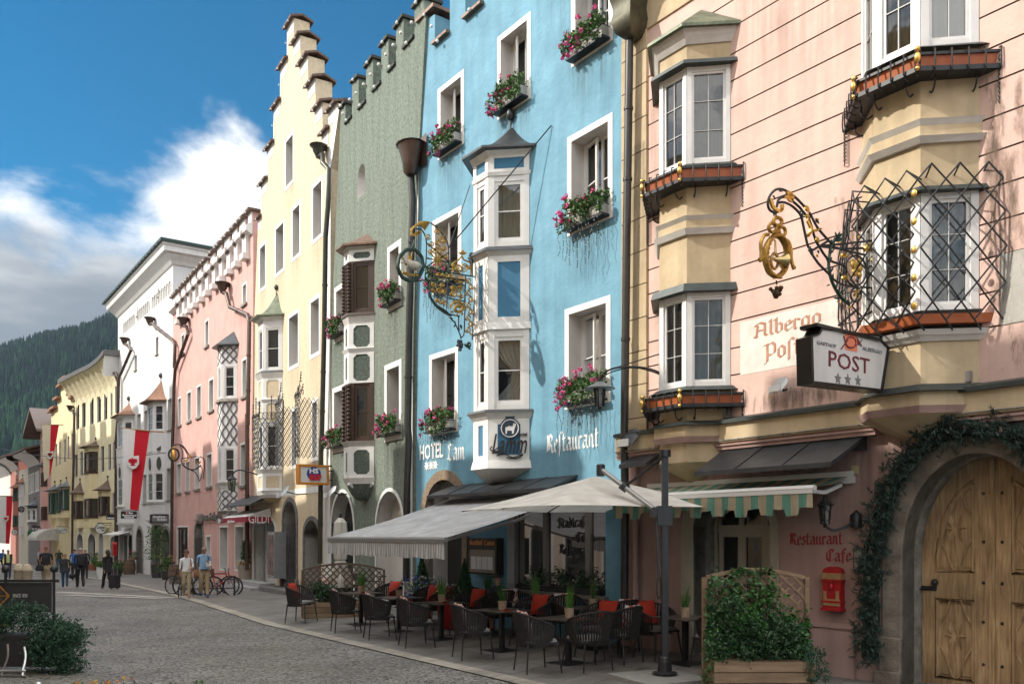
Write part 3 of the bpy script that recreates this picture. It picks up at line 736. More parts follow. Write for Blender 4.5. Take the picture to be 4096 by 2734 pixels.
for(a,b) in((ul1,dr[0]-.55),(dr[1]+.42,pu0-.72)):
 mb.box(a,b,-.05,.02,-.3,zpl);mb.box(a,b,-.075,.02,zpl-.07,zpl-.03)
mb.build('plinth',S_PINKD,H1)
body(H1,ul1,uR,-.3,zcap1,S_PINK,.5,12)
def stainmat():
 m=bpy.data.materials.new('mossy_damp_stain');nt,N,L,B=nodes(m)
 tc=N.new('ShaderNodeTexCoord');nz=N.new('ShaderNodeTexNoise');nz.inputs['Scale'].default_value=2.2;nz.inputs['Detail'].default_value=9;nz.inputs['Roughness'].default_value=.7
 mp=N.new('ShaderNodeMapping');mp.inputs['Scale'].default_value=(2.4,1,.55);L.new(tc.outputs['Object'],mp.inputs[0]);L.new(mp.outputs[0],nz.inputs['Vector'])
 g=N.new('ShaderNodeTexGradient');g.gradient_type='QUADRATIC_SPHERE'
 sp=N.new('ShaderNodeSeparateXYZ');L.new(tc.outputs['Generated'],sp.inputs[0])
 def f(op,a,b):
  n=N.new('ShaderNodeMath');n.operation=op
  for i,v in enumerate((a,b)):
   if isinstance(v,(int,float)):n.inputs[i].default_value=v
   else:L.new(v,n.inputs[i])
  return n.outputs[0]
 ex=f('MULTIPLY',f('MULTIPLY',sp.outputs[0],f('SUBTRACT',1,sp.outputs[0])),4);ez=f('MULTIPLY',f('MULTIPLY',sp.outputs[2],f('SUBTRACT',1,sp.outputs[2])),4)
 e=f('POWER',f('MULTIPLY',ex,ez),.45)
 a=f('MULTIPLY_ADD',nz.outputs[0],2.2);
 an=f('ADD',f('MULTIPLY',f('SUBTRACT',nz.outputs[0],.56),3.6),f('MULTIPLY',f('SUBTRACT',e,.55),1.3))
 cl=N.new('ShaderNodeClamp');L.new(an,cl.inputs[0]);cl.inputs[2].default_value=.8
 n2=N.new('ShaderNodeTexNoise');n2.inputs['Scale'].default_value=3;L.new(tc.outputs['Object'],n2.inputs['Vector'])
 rp=N.new('ShaderNodeValToRGB');L.new(n2.outputs[0],rp.inputs[0]);rp.color_ramp.elements[0].position=.35;rp.color_ramp.elements[1].position=.65
 rp.color_ramp.elements[0].color=(.09,.07,.055,1);rp.color_ramp.elements[1].color=(.22,.15,.10,1)
 L.new(rp.outputs[0],B.inputs['Base Color']);B.inputs['Roughness'].default_value=.95;L.new(cl.outputs[0],B.inputs['Alpha'])
 return m
STAIN=stainmat()
def streakmat(name,c,amax):
 m=bpy.data.materials.new(name);nt,N,L,B=nodes(m);tc=N.new('ShaderNodeTexCoord');mp=N.new('ShaderNodeMapping');mp.inputs['Scale'].default_value=(9,1,.5);L.new(tc.outputs['Object'],mp.inputs[0])
 nz=N.new('ShaderNodeTexNoise');nz.inputs['Scale'].default_value=1.5;nz.inputs['Detail'].default_value=7;L.new(mp.outputs[0],nz.inputs['Vector'])
 sp=N.new('ShaderNodeSeparateXYZ');L.new(tc.outputs['Generated'],sp.inputs[0])
 def f(op,a,b):
  n=N.new('ShaderNodeMath');n.operation=op
  for i,v in enumerate((a,b)):
   if isinstance(v,(int,float)):n.inputs[i].default_value=v
   else:L.new(v,n.inputs[i])
  return n.outputs[0]
 ex=f('POWER',f('MULTIPLY',f('MULTIPLY',sp.outputs[0],f('SUBTRACT',1,sp.outputs[0])),4),.5)
 a=f('MULTIPLY',f('MULTIPLY',f('MULTIPLY',f('SUBTRACT',nz.outputs[0],.38),4.0),f('MULTIPLY',sp.outputs[2],ex)),amax)
 cl=N.new('ShaderNodeClamp');L.new(a,cl.inputs[0]);cl.inputs[2].default_value=amax
 B.inputs['Base Color'].default_value=c+(1,);B.inputs['Roughness'].default_value=.95;L.new(cl.outputs[0],B.inputs['Alpha']);return m
RUNG=streakmat('grey_rain_streak',(.10,.11,.10),.34);RUNB=streakmat('brown_rain_streak',(.24,.15,.10),.24)
def runoff(parent,r,m=None,L_r=1.3,seed=0):
 mb=MB();y=-.004;mb.quad((r[0]-.05,y,r[2]-L_r),(r[1]+.05,y,r[2]-L_r),(r[1]+.05,y,r[2]-.0),(r[0]-.05,y,r[2]-.0));return mb.build('rain_streak',m or RUNG,parent)
def stain(parent,u0,u1,z0,z1,y=-.004):
 mb=MB();mb.quad((u0,y,z0),(u1,y,z0),(u1,y,z1),(u0,y,z1));return mb.build('damp_stain',STAIN,parent)
stain(H1,B2.uD-.02,B2.uD+.62,zf+.2,B2.z(14,300));stain(H1,B2.uA-.5,B2.uA+.15,zf+.25,B2.z(14,760),-.005)
stain(H1,B1.uD+.0,B2.uA-.0,zf+.02,zf+.55,-.006);stain(H1,B2.uD-.1,uR-.1,zf+.02,zf+.75,-.007)
runoff(H1,[quo+.1,B1.uA,10.2,0],RUNB,2.4);runoff(H1,[B1.uD+.1,B2.uA-.1,zb_,0],RUNB,3.2);runoff(H1,[B2.uD+.6,uR-1,9,0],RUNB,3.0);runoff(H1,[quo,uR-.1,zf-.4,0],RUNG,1.6);runoff(H1,[ul1+.05,quo-.02,9.5,0],RUNG,4.0).location=(0,-.046,0)
FL=mat('dark_green_grey_flashing',(.05,.062,.06),.5,.3,6,metal=.4)
mb=MB();
segs=[(ul1,B1.uA+.3),(B1.uD-.3,B2.uA+.3),(B2.uD-.3,uR)]
zt=zf+.02
for a,b in segs:mb.add([(a,.0,zt+.07),(b,.0,zt+.07),(b,-.26,zt),(a,-.26,zt),(a,-.26,zt-.06),(b,-.26,zt-.06),(b,0,zt-.06),(a,0,zt-.06)],[(0,1,2,3),(3,2,5,4),(4,5,6,7),(0,3,4,7),(1,6,5,2)])
lg=mb.build('ledge',FL,H1)
mb=MB()
for a,b in segs:mb.box(a,b,-.2,.01,zt-.36,zt-.06)
mb.build('ledge_band',S_TAN,lg)
mb=MB()
for a,b in segs:mb.box(a,b,-.16,.01,zt-.48,zt-.36);mb.box(a,b,-.19,.01,zt-.42,zt-.39)
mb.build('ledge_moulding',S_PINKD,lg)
mb=MB()
for a,b in segs:bulbs(mb,[(a,-.23,zt-.33),(b,-.23,zt-.33)],.42,.016);mb.tube([(a,-.21,zt-.33),(b,-.21,zt-.33)],.012,5)
mb.build('light_string',STONE,lg)
def innbay(B,zs,roof=None,o=.0):
 pass
b=B1
zz=lambda y:b.z(13,y)
b.base(zz(400),zz(285),S_TAN);b.base(zz(285),zz(240),REVEAL,.03,.10,'cornice');b.base(zz(240),zz(188),REVEAL,.10,.17,'cornice')
b.roof(zz(188),F1.at(13,655,10,.05)[0]-.1,zz(0)+.05,COPPER,.22,1.0)
b.base(zz(425),zz(400),FL,.16,.14,'drip_ledge')
b.win(zz(1035),zz(425),curtain=CURTAIN2,nx=2,nz=3,w=.04,post=.08,top=.08)
b.base(zz(1060),zz(1035),FL,.14,.05,'drip_ledge')
b.base(zz(1360),zz(1060),S_TAN,.0)
b.base(zz(1385),zz(1360),REVEAL,.02,.08,'moulding');b.base(zz(1440),zz(1385),S_TAN,.03,None,'shaft');b.base(zz(1475),zz(1440),REVEAL,.05,.1,'moulding')
y15=lambda y:b.z(15,y)
b.base(y15(258),zz(1475),S_TAN,.0,None,'shaft')
b.base(y15(300),y15(245),FL,.16,.12,'drip_ledge')
b.win(y15(950),y15(300),curtain=CURTAIN2,nx=2,nz=3,w=.04,post=.09,top=.08)
b.base(y15(982),y15(950),FL,.16,.05,'drip_ledge')
b.base(y15(1190),y15(982),S_TAN,0,None,'shaft')
b.base(y15(1225),y15(1190),FL,.2,.05,'drip_ledge');b.base(y15(1300),y15(1225),S_TAN,.1,.1,'band');b.base(y15(1340),y15(1300),S_PINKD,.09,.13,'moulding')
b.base(y15(1475),y15(1340),S_TAN,.0,None,'shaft')
b.corbel(y15(1475),F1.au(17,600),F1.az(17,600,300),S_TAN)
b=B2
z14=lambda y:b.z(14,y);z16=lambda y:b.z(16,y)
b.base(z14(330)-.0,z14(300),FL,.14,.04)
b.win(z14(300),z14(-640),curtain=CURTAIN,nx=2,nz=3,w=.045,post=.10,top=.08)
b.base(z14(-640),z14(-1000),S_TAN,0,None,'shaft')
b.base(z14(760),z14(330),S_TAN,0,None,'shaft');b.base(z14(800),z14(762),REVEAL,.03,.09,'moulding');b.base(z14(872),z14(800),S_TAN,.05,None,'shaft');b.base(z14(908),z14(872),REVEAL,.05,.11,'moulding')
b.base(z14(1185),z14(908),S_TAN,0,None,'shaft');b.base(z14(1215),z14(1185),FL,.14,.1,'drip_ledge')
b.win(z16(600),z14(1215),curtain=CURTAIN2,nx=2,nz=3,w=.045,post=.10,top=.08)
b.base(z16(740),z16(600),DARKROOM,.04,None,'shaft')
b.base(z16(775),z16(740),REVEAL,.10,.14,'moulding');b.base(z16(812),z16(775),REVEAL,.03,.09,'moulding')
b.base(z16(1110),z16(812),S_TAN,0,None,'shaft')
b.base(z16(1165),z16(1110),FL,.2,.05,'drip_ledge');b.base(z16(1262),z16(1165),S_TAN,.1,.1,'band');b.base(z16(1312),z16(1262),S_PINKD,.08,.13,'moulding')
b.corbel(z16(1312),F1.au(16,830),F1.az(16,830,1520),S_TAN,.06)
BRN=mat('faded_red_brown_paint',(.42,.19,.12),.85,.15,6,col2=(.5,.26,.18))
OFFW=mat('mottled_off_white_paint',(.62,.61,.55),.85,.12,2.5,.002,20,col2=(.74,.73,.68),streak=.15)
mb=MB();mb.box(white_r[0],white_r[1],-.004,.01,white_r[2],white_r[3]);mb.box(wr2[0],wr2[1],-.004,.01,wr2[2],wr2[3]);mb.build('name_panel',OFFW,H1)
def bl(F,par,s,m,k,xa,ya,xb,yb,hgt,**kw):
 """lettering whose baseline is seen from (xa,ya) to (xb,yb); hgt = x height in crop px at the left"""
 ua,za=F.at(k,xa,ya);ub,zb2=F.at(k,xb,yb);zt_=F.az(k,xa,ya-hgt)
 return blackletter(s,m,par,F,ua,za,ub,zt_-za,dz=zb2-za,**kw)
bl(F1,H1,'Albergo',BRN,15,1070,615,1546,505,68,y=-.008)
bl(F1,H1,'Pojt',BRN,15,1140,765,1400,720,78,y=-.008)
REDP=mat('dark_red_paint',(.28,.03,.03),.8,.2,6)
bl(F1,H1,'Restaurant',REDP,18,-72,682,272,676,52,y=-.008)
bl(F1,H1,'Cafe',REDP,18,165,786,328,788,54,y=-.008)
def offpoly(pts,c,d):
 return pts
pw=(pu0-F1.au(18,527))
ao=archpoly(pu0-pw,pu1c+pr+pw,-.3,pzt+pw,spring=zsp,n=20)
mb=MB();ringprism(mb,ao,arch_o,-.035,.3)
for s_,x_ in((1,pu0-pw),(-1,pu1c+pr+pw)):
 a,b_=sorted((x_-.03*s_,x_+(pw+.0)*s_));
 mb.box(a,b_,-.07,.05,-.3,F1.az(18,500,1260));mb.box(a-.05,b_,-.12,.05,-.3,.28)
pa=mb.build('portal_arch',mat('brown_grey_sandstone',(.15,.125,.10),.85,.3,4,.012,22,col2=(.25,.22,.18),streak=.3),H1);bevel(pa,.02)
mb=MB();sx_=pu0-pw
for zj in(zsp,zsp-1.05,zsp+.62*pr):
 if zj<=zsp:mb.box(pu0-pw+.0,pu0+.01,-.039,-.034,zj-.006,zj+.006)
for ang in(25,58,90,122,155):
 a=radians(ang);ca,sa=cos(a),sin(a);q=(pzt-zsp)/pr
 mb.bar((pu1c+pr*ca,-.037,zsp+pr*sa*q),(pu1c+(pr+pw)*ca,-.037,zsp+(pr+pw)*sa*q),.012,.006)
mb.build('joint',DSTONE,pa)
def woodmat():
 m=bpy.data.materials.new('worn_golden_oak');nt,N,L,B=nodes(m)
 tc=N.new('ShaderNodeTexCoord');mp=N.new('ShaderNodeMapping');L.new(tc.outputs['Object'],mp.inputs[0]);mp.inputs['Scale'].default_value=(1,1,.09)
 nz=N.new('ShaderNodeTexNoise');nz.inputs['Scale'].default_value=26;nz.inputs['Detail'].default_value=9;nz.inputs['Roughness'].default_value=.6;nz.inputs['Distortion'].default_value=.35;L.new(mp.outputs[0],nz.inputs['Vector'])
 rp=N.new('ShaderNodeValToRGB');L.new(nz.outputs[0],rp.inputs[0]);e=rp.color_ramp.elements
 e[0].position=.3;e[0].color=(.22,.135,.07,1);e[1].position=.72;e[1].color=(.50,.36,.20,1)
 x=e.new(.5);x.color=(.36,.235,.12,1)
 n2=N.new('ShaderNodeTexNoise');n2.inputs['Scale'].default_value=1.3;n2.inputs['Detail'].default_value=6;L.new(tc.outputs['Object'],n2.inputs['Vector'])
 mr=N.new('ShaderNodeMapRange');L.new(n2.outputs[0],mr.inputs[0]);mr.inputs[1].default_value=.35;mr.inputs[2].default_value=.65;mr.inputs[3].default_value=.65;mr.inputs[4].default_value=1.2
 mu=N.new('ShaderNodeMix');mu.data_type='RGBA';mu.blend_type='MULTIPLY';mu.inputs[0].default_value=1;L.new(rp.outputs[0],mu.inputs[6]);L.new(mr.outputs[0],mu.inputs[7])
 L.new(mu.outputs[2],B.inputs['Base Color']);B.inputs['Roughness'].default_value=.65
 bp=N.new('ShaderNodeBump');bp.inputs['Distance'].default_value=.006;L.new(nz.outputs[0],bp.inputs['Height']);L.new(bp.outputs[0],B.inputs['Normal'])
 return m
OAK=woodmat()
gy=.50
q_=(pzt-zsp)/pr
def gz(u,inset=0.0):
 x=min(1,abs(u-pu1c)/pr);return zsp+(pzt-zsp-inset)*sqrt(max(0,1-x*x))
for s_ in(-1,1):
 mb=MB()
 pts=[(pu1c,-.02)]+[(pu1c+s_*pr*.995,-.02)]+[(pu1c+s_*pr*.995*cos(radians(a)),zsp+(pzt-zsp)*sin(radians(a))) for a in range(0,91,6)]
 mb.prism(pts,gy+.03,gy+.12)
 g=mb.build('gate_leaf',OAK,H1)
 mb=MB();a0=pu1c+s_*.01;st=.26
 def bx(ua,ub,z0,z1,y0=gy,y1=gy+.03):mb.box(min(ua,ub),max(ua,ub),y0,y1,z0,z1)
 zl0,zl1=.18,F1.az(18,950,1040);zu0,zu1=F1.az(18,950,870),0
 bx(a0,pu1c+s_*st*.9,0,gz(pu1c+st)-.02,gy-.004);bx(pu1c+s_*(pr-.19),pu1c+s_*pr*.99,0,zsp+.1,gy-.004)
 bx(a0,pu1c+s_*pr*.98,0,zl0);bx(a0,pu1c+s_*pr*.98,zl1,zu0)
 n_=12;ou,inn=[],[]
 for i in range(n_+1):
  t=radians(2+76*i/n_);ou.append((pu1c+s_*pr*.985*cos(t),zsp+(pzt-zsp)*.985*sin(t)));inn.append((pu1c+s_*(pr-.2)*cos(t),zsp+(pzt-zsp-.24)*sin(t)))
 ringprism(mb,ou+inn[::-1],[((a[0]+b_[0])/2,(a[1]+b_[1])/2) for a,b_ in zip(ou,inn)]+[((a[0]+b_[0])/2,(a[1]+b_[1])/2) for a,b_ in zip(ou,inn)][::-1],gy,gy+.03)
 mb.build('rail',OAK,g)
 mb=MB();pxa,pxb=pu1c+s_*(st+.0),pu1c+s_*(pr-.23)
 if pxa>pxb:pxa,pxb=pxb,pxa
 for z0,z1,top in((zl0+.03,zl1-.03,0),(zu0+.03,zsp+.55,1)):
  pl=[(pxa,z0),(pxb,z0),(pxb,z1),(pxa,z1)]
  if top:
   cur=[(pu1c+s_*(pr-.26)*cos(radians(t)),zsp+(pzt-zsp-.30)*sin(radians(t))) for t in range(12,72,8)]
   near=pu1c+s_*st
   pl=[(near,z0),(pu1c+s_*(pr-.24),z0),(pu1c+s_*(pr-.24),zsp)]+cur+[(near,cur[-1][1])]
  mb.tube([(p[0],gy+.018,p[1]) for p in pl],.032,6,closed=True)
  mb.tube([(p[0]+(sum(q[0] for q in pl)/len(pl)-p[0])*.09,gy+.028,p[1]+(sum(q[1] for q in pl)/len(pl)-p[1])*.07) for p in pl],.01,5,closed=True)
 mb.build('panel_moulding',OAK,g,True)
 mb=MB();pc=(pxa+pxb)/2
 for zc,hh in(((zl0+zl1)/2+.05,.50),(zu0+.62,.50)):
  ww=(pxb-pxa)*.36
  for i in range(8):
   a=i*pi/4;L_=1.0 if i%2==0 else .72
   tip=(pc+ww*.92*L_*sin(a),zc+hh*.8*L_*cos(a));pp=(cos(a)*.028,-sin(a)*.028)
   mb.add([(pc+pp[0],gy+.031,zc+pp[1]),(pc-pp[0],gy+.031,zc-pp[1]),(tip[0],gy+.028,tip[1]),(pc+sin(a)*.12,gy-.008,zc+cos(a)*.12)],[(0,1,3),(0,3,2),(1,2,3)])
  cart=[]
  for i in range(32):
   a=2*pi*i/32;rr=1+.13*cos(4*a);rr+=.05 if abs(cos(2*a))>.9 else 0
   cart.append((pc+ww*1.22*rr*sin(a),gy+.026,zc+hh*1.0*rr*cos(a)))
  mb.tube(cart,.02,5,closed=True)
  for(ex,ez) in((pxa+.05,zc-hh*1.42),(pxb-.05,zc-hh*1.42)):
   for t in range(5):
    a=radians(10+18*t);sgn=1 if ex<pc else-1
    mb.tube([(ex,gy+.03,ez),(ex+sgn*.11*cos(a),gy+.026,ez+.11*sin(a))],.013,4)
 mb.build('carved_star',OAK,g,True)
 mb=MB()
 for zc in(.45,1.02,1.55,2.1,2.75):mb.ball((pu1c+s_*.12,gy-.005,zc),.022,8,5)
 if s_<0:mb.ball((pu1c-pr+.2,gy-.02,F1.az(18,790,930)),.05,8,5);mb.box(pu1c-pr+.0,pu1c-pr+.22,gy-.015,gy,F1.az(18,790,985),F1.az(18,790,955));mb.lathe([(.0,0),(.09,.005),(.09,.01),(0,.02)],4,(pu1c-pr+.05,gy-.02,F1.az(18,790,975)))
 mb.build('iron_stud',IRON,g,True)
mb=MB();mb.box(pu1c-.035,pu1c+.035,gy-.03,gy+.02,0,pzt-.05);mb.build('meeting_strip',OAK,H1)
mb=MB();mb.box(pu0-.5,pu1c+pr+.5,-.3,.62,-.3,.05);mb.build('threshold',DSTONE,H1)
S_SURR=mat('beige_door_surround',(.36,.33,.26),.8,.1,4,.003,30,streak=.15)
mb=MB();w_=dr[0]-F1.au(17,525)
od=archpoly(dr[0]-w_,dr[1]+(F1.au(17,1140)-dr[1]),-.3,drz+.25,spring=F1.az(17,700,560),n=10)
ringprism(mb,od,door_o,-.03,.3);mb.build('door_surround',S_SURR,H1)
DFR=mat('cream_door_frame',(.45,.42,.35),.5,.08,6)
dz1=F1.az(17,800,600,-.6);f=[]
u0_,u1_=dr[0]+.1,dr[1]-.02
mb=MB()
n_=3;cw=(u1_-u0_)/n_
for i in range(n_):sash(mb,u0_+cw*i,u0_+cw*(i+1),.05,dz1,.55,.085,.06)
mb.box(u0_,u1_,.52,.62,dz1,dz1+.12)
for i in range(n_+1):mb.box(u0_+cw*i-.05,u0_+cw*i+.05,.54,.62,dz1+.12,drz+.1)
ringprism(mb,door_o,archpoly(dr[0]+.07,dr[1]-.07,-.3,drz-.07,spring=F1.az(17,700,560),n=10),.54,.62)
fd=mb.build('restaurant_door',DFR,H1)
mb=MB();mb.quad((u0_,.58,.05),(u1_,.58,.05),(u1_,.58,drz),(u0_,.58,drz));mb.build('pane',DGLASS,fd)
mb=MB();mb.box(u0_+cw-.02,u0_+cw+.01,.5,.55,1.0,1.25);mb.build('handle',IRON,fd)
downpipe(H1,F1,[(13,185,235,.2),(15,185,0,.2),(15,170,1240,.2),(17,160,440,.2),(17,155,1000,.2),(17,160,1250,.2)],.075,PIPE)
hu,hz_=F1.at(13,185,235,.25);mb=MB()
rings=[]
for(o_,zz_) in((.11,0),(.2,.1),(.26,.3),(.22,.5),(.3,.85),(.42,1.02),(.42,1.1)):
 rings.append([(hu-o_,-.03,hz_+zz_),(hu+o_,-.03,hz_+zz_),(hu+o_,-.18-o_*1.2,hz_+zz_),(hu-o_,-.18-o_*1.2,hz_+zz_)])
mb.loft(rings);mb.build('hopper',mat('green_brown_copper_hopper',(.07,.075,.055),.4,.4,4,metal=.6,col2=(.13,.12,.08)),H1,True)
mb=MB();pp_=[F1.at(17,225,440,.12),F1.at(17,225,1100,.12)]
mb.tube([(pp_[0][0],-.12,pp_[0][1]+1.0),(pp_[1][0],-.12,.05)],.06,8);mb.build('rose_pipe',S_PINKD,H1,True)
H2=house('blue_hotel','sky blue hotel with white window surrounds, pink geraniums and a white bay window',F2)
top=19.0;X=F2.at
outer=[(-.0,-.3),(0,top),X(9,585,-60),X(9,585,8),X(9,455,140),X(9,455,-60),X(9,348,-60),X(9,348,218),X(9,243,318),X(9,243,100),X(9,143,160),X(7,1450,300),(U2+0.0,-.3)]
outer[2]=(outer[3][0],top);outer[5]=(outer[4][0],top-1.2);outer[6]=(outer[7][0],top-1.2)
W={}
fw=.13
def inn(r,w=fw):return[r[0]+w,r[1]-w,r[2]+w,r[3]-w]
W[1]=F2.rect(9,265,625,447,1000);W[2]=F2.rect(9,680,265,912,685)
h2=W[2][3]-W[2][2]
u0_=F2.au(9,1195);u1_=F2.au(9,1487);zb0=F2.az(9,1183,483);W[3]=[u0_,u1_,zb0,zb0+h2]
W[5]=[F2.au(9,1168),F2.au(9,1483),0,F2.az(9,1168,962)];W[5][2]=F2.az(0,1297,545)
W[4]=[F2.au(8,315),F2.au(8,517),W[5][2],F2.az(8,315,150)]
W[6]=[F2.au(10,28),F2.au(10,209),F2.az(10,15,1325),F2.az(10,28,817)]
W[7]=[F2.au(10,878),F2.au(10,1165),F2.az(10,870,1160),F2.az(10,878,530)]
shopw=F2.rect(12,430,240,1170,920);shopw[2]=F2.az(12,800,880);shopw[3]=F2.az(12,800,100)
ent=[F2.au(11,1030),F2.au(11,1330),-.3,0]
gaw=F2.au(11,1050),F2.au(11,1240)
gap=archpoly(ent[0]-.1,F2.au(11,1265),-.3,F2.az(11,1150,195),spring=F2.az(11,1050,420),n=12)
ment=[F2.au(11,1268),F2.au(11,1312),.0,F2.az(11,1290,520)]
holes=[(rectpoly(inn(r)),.42) for r in W.values()]+[(rectpoly(shopw),.35),(gap,.7)]
wallmesh('wall',H2,outer,holes,[S_BLUE,REVEAL],thick=.55)
body(H2,U2+.3,0,-.3,13.5,S_BLUE,.5,12,LEADG,3.0)
for i,r in W.items():
 ri=inn(r)
 f=window(H2,ri,.42,nx=2,nz=2,w=.055,curtain=CURTAIN if i in(5,7) else None,open_leaf=.5 if i in(1,2,4,6) else .25)
 surround(f,ri,fw);runoff(H2,r)
runoff(H2,[U2+.2,-.1,1.1,0],RUNG,1.2);runoff(H2,[-2.2,-.1,14.5,0],RUNG,3.0)
capb=MB()
for a,b_ in((3,4),(7,8)):
 p,q=outer[a],outer[b_];capb.add([(q[0]-.0,-.12,q[1]-.02),(p[0]+.0,-.12,q[1]-.02),(p[0],.55,q[1]+.0),(q[0],.55,q[1]+.0),(q[0],-.12,q[1]+.05),(p[0],-.12,q[1]+.05),(p[0],.55,q[1]+.1),(q[0],.55,q[1]+.1)],[(0,3,2,1),(4,5,6,7),(0,1,5,4),(1,2,6,5),(2,3,7,6),(3,0,4,7)])
p,q=outer[10],outer[9];capb.box(p[0]-.08,q[0]+.1,-.12,.6,p[1],p[1]+.09)
capb.build('coping',COPPERB,H2)
mb=MB();bulbs(mb,[(outer[10][0],-.1,outer[10][1]+.0),(outer[9][0],-.1,outer[10][1]),(outer[9][0],-.1,outer[8][1])],.5);bulbs(mb,[(outer[8][0],-.15,outer[8][1]-.1),(outer[7][0],-.15,outer[8][1]-.1)],.5);bulbs(mb,[(outer[4][0],-.15,outer[4][1]),(outer[3][0],-.15,outer[4][1])],.5)
mb.build('light_string',BULB,H2,True)
mb=MB();a_,b_=X(9,143,160),X(7,1450,300)
mb.add([(b_[0],-.01,-.3),(b_[0]+.12,-.01,-.3),(b_[0]+.12,-.01,b_[1]),(b_[0],-.01,b_[1]),(a_[0],-.01,a_[1]),(a_[0]+.12,-.01,a_[1])],[(0,1,2,3),(3,2,5,4)])
mb.build('edge_strip',WHITE,H2)
BB=Bay(F2,H2,1896,1955,2118)
z9=lambda y:BB.z(9,y);z8=lambda y:BB.z(8,y);z10=lambda y:BB.z(10,y)
BB.base(z9(1205),z9(1085),S_BLUED)
BB.frames(z9(1205),z9(1085),WHITE,.12,wt=.07)
BB.base(z9(1085),z9(1045),WHITE,.04,.14,'cornice')
BB.roof(z9(1045),F2.au(9,785),F2.az(9,785,895),LEADG,.26,.62,.42)
BB.base(z9(1230),z9(1205),WHITE,.03,.05,'moulding')
BB.win(z8(335),z9(1230),curtain=CURTAIN2,nx=1,nz=2,w=.08,post=.13,top=.12,bot=.14)
BB.base(z8(362),z8(335),LEADG,.14,.1,'drip_ledge');BB.base(z8(395),z8(362),REVEAL,.02,.11,'cornice')
BB.base(z8(905),z8(395),S_BLUED,0,None,'shaft');BB.frames(z8(860),z8(395),WHITE,.2,wt=.13);BB.base(z8(905),z8(858),WHITE,.06,.03,'moulding')
BB.win(z8(1465),z8(905),curtain=CURTAIN,nx=1,nz=2,w=.08,post=.13,top=.16,bot=.14,tie=(1,.45))
BB.base(z8(1482),z8(1465),LEADG,.16,.14,'drip_ledge');BB.base(z10(1215),z8(1482),REVEAL,.03,.13,'cornice')
BB.base(z10(1475),z10(1215),S_BLUED,0,None,'shaft');BB.frames(z10(1475),z10(1215),WHITE,.2,wt=.12);BB.base(z10(1525),z10(1475),WHITE,.07,.03,'moulding')
BB.corbel(z10(1525),F2.au(0,1140),F2.az(0,1140,1112),REVEAL,.04,6,.55)
HW=mat('white_wall_paint',(.78,.8,.8),.8,.05,6)
bl(F2,H2,'Rejtaurant',HW,10,757,1432,1090,1385,80,y=-.008)
bl(F2,H2,'Lam',HW,10,140,1478,250,1466,78,y=-.008)
ua,za=F2.at(11,973,68);ub,_z=F2.at(11,1130,60);zt_=F2.az(11,973,0)
def wtext(F,par,s,m,k,xa,ya,xb,yb,hgt,y=-.01,name='lettering',bold=0.0,ext=.004,off=0.0):
 """upright text whose baseline runs from (xa,ya) to (xb,yb) and whose height is hgt crop px"""
 ua,za=F.at(k,xa,ya,off);ub,zb2=F.at(k,xb,yb,off);zt_=F.az(k,xa,ya-hgt,off);h=zt_-za
 return lettering(s,m,par,Matrix.Translation(((ua+ub)/2,y-off,(za+zb2)/2+h/2)),h*1.35,ext,name=name,bold=bold,fitw=ub-ua)
wtext(F2,H2,'HOTEL',HW,11,973,68,1130,58,100,bold=.012)
def star(mb,u,z,r,y0,y1,n=5,ir=.42):
 mb.prism([(u+(r if i%2==0 else r*ir)*sin(pi*i/n),z+(r if i%2==0 else r*ir)*cos(pi*i/n)) for i in range(2*n)],y0,y1)
mb=MB()
for x_,y_ in((1022,106),(1050,101),(1078,98)):
 u_,z_=F2.at(11,x_,y_);star(mb,u_,z_,.15,-.012,.0,8,.45)
mb.build('painted_star',HW,H2)
mb=MB();rr_=archpoly(gap[0][0]-.22,gap[1][0]+.22,-.3,max(p[1] for p in gap)+.25,spring=F2.az(11,1050,420),n=12)
ringprism(mb,rr_,gap,-.05,.2);ea=mb.build('entrance_arch',mat('carved_brown_stone',(.24,.18,.12),.85,.35,14,.02,18),H2)
mb=MB();mb.quad((gap[0][0],.65,0),(gap[1][0],.65,0),(gap[1][0],.65,4.5),(gap[0][0],.65,4.5));mb.build('pane',DGLASS,ea)
mb=MB()
ux=shopw[0];
sash(mb,shopw[0],shopw[1],shopw[2],shopw[3],.2,.09,.07,1,1)
for x_ in(715,1035):
 u_=F2.au(12,x_,-.2);mb.box(u_-.07,u_+.07,.19,.28,shopw[2],shopw[3])
mb.box(shopw[0]-.1,shopw[1]+.1,-.12,.3,shopw[2]-.07,shopw[2])
SHOPG=mat('shop_mirror_glass',(.36,.35,.34),.03,.12,1.5,metal=.92)
sw=mb.build('shop_window',mat('grey_brown_window_frame',(.2,.185,.165),.5,.1,5),H2)
mb=MB();mb.quad((shopw[0],.25,shopw[2]),(shopw[1],.25,shopw[2]),(shopw[1],.25,shopw[3]),(shopw[0],.25,shopw[3]));mb.build('pane',SHOPG,sw)
SIL=mat('dull_silver_lettering',(.05,.045,.045),.5,.1,5,metal=.2)
bl(F2,sw,'Stadtcafe',SIL,12,738,395,965,385,52,y=.235,t=.006);bl(F2,sw,'Citta',SIL,12,875,500,1015,498,52,y=.235,t=.006);bl(F2,sw,'Rejtaurant',SIL,12,752,590,1000,600,52,y=.235,t=.006)
downpipe(H2,F2,[(9,75,1210,.2),(8,175,0,.18),(8,150,900,.16),(8,140,1568,.16),(7,1432,0,.16),(7,1415,500,.16),(7,1410,1200,.16)],.095,PIPE)
hu,hz_=F2.at(9,75,1205,.25);mb=MB();rings=[]
for(o_,zz_) in((.13,-.05),(.2,.02),(.24,.25),(.36,.62),(.42,.64)):
 rings.append([(hu+o_*cos(a)*1.1,-.25+o_*sin(a)*.9,hz_+zz_*1.15) for a in[2*pi*j/12 for j in range(12)]])
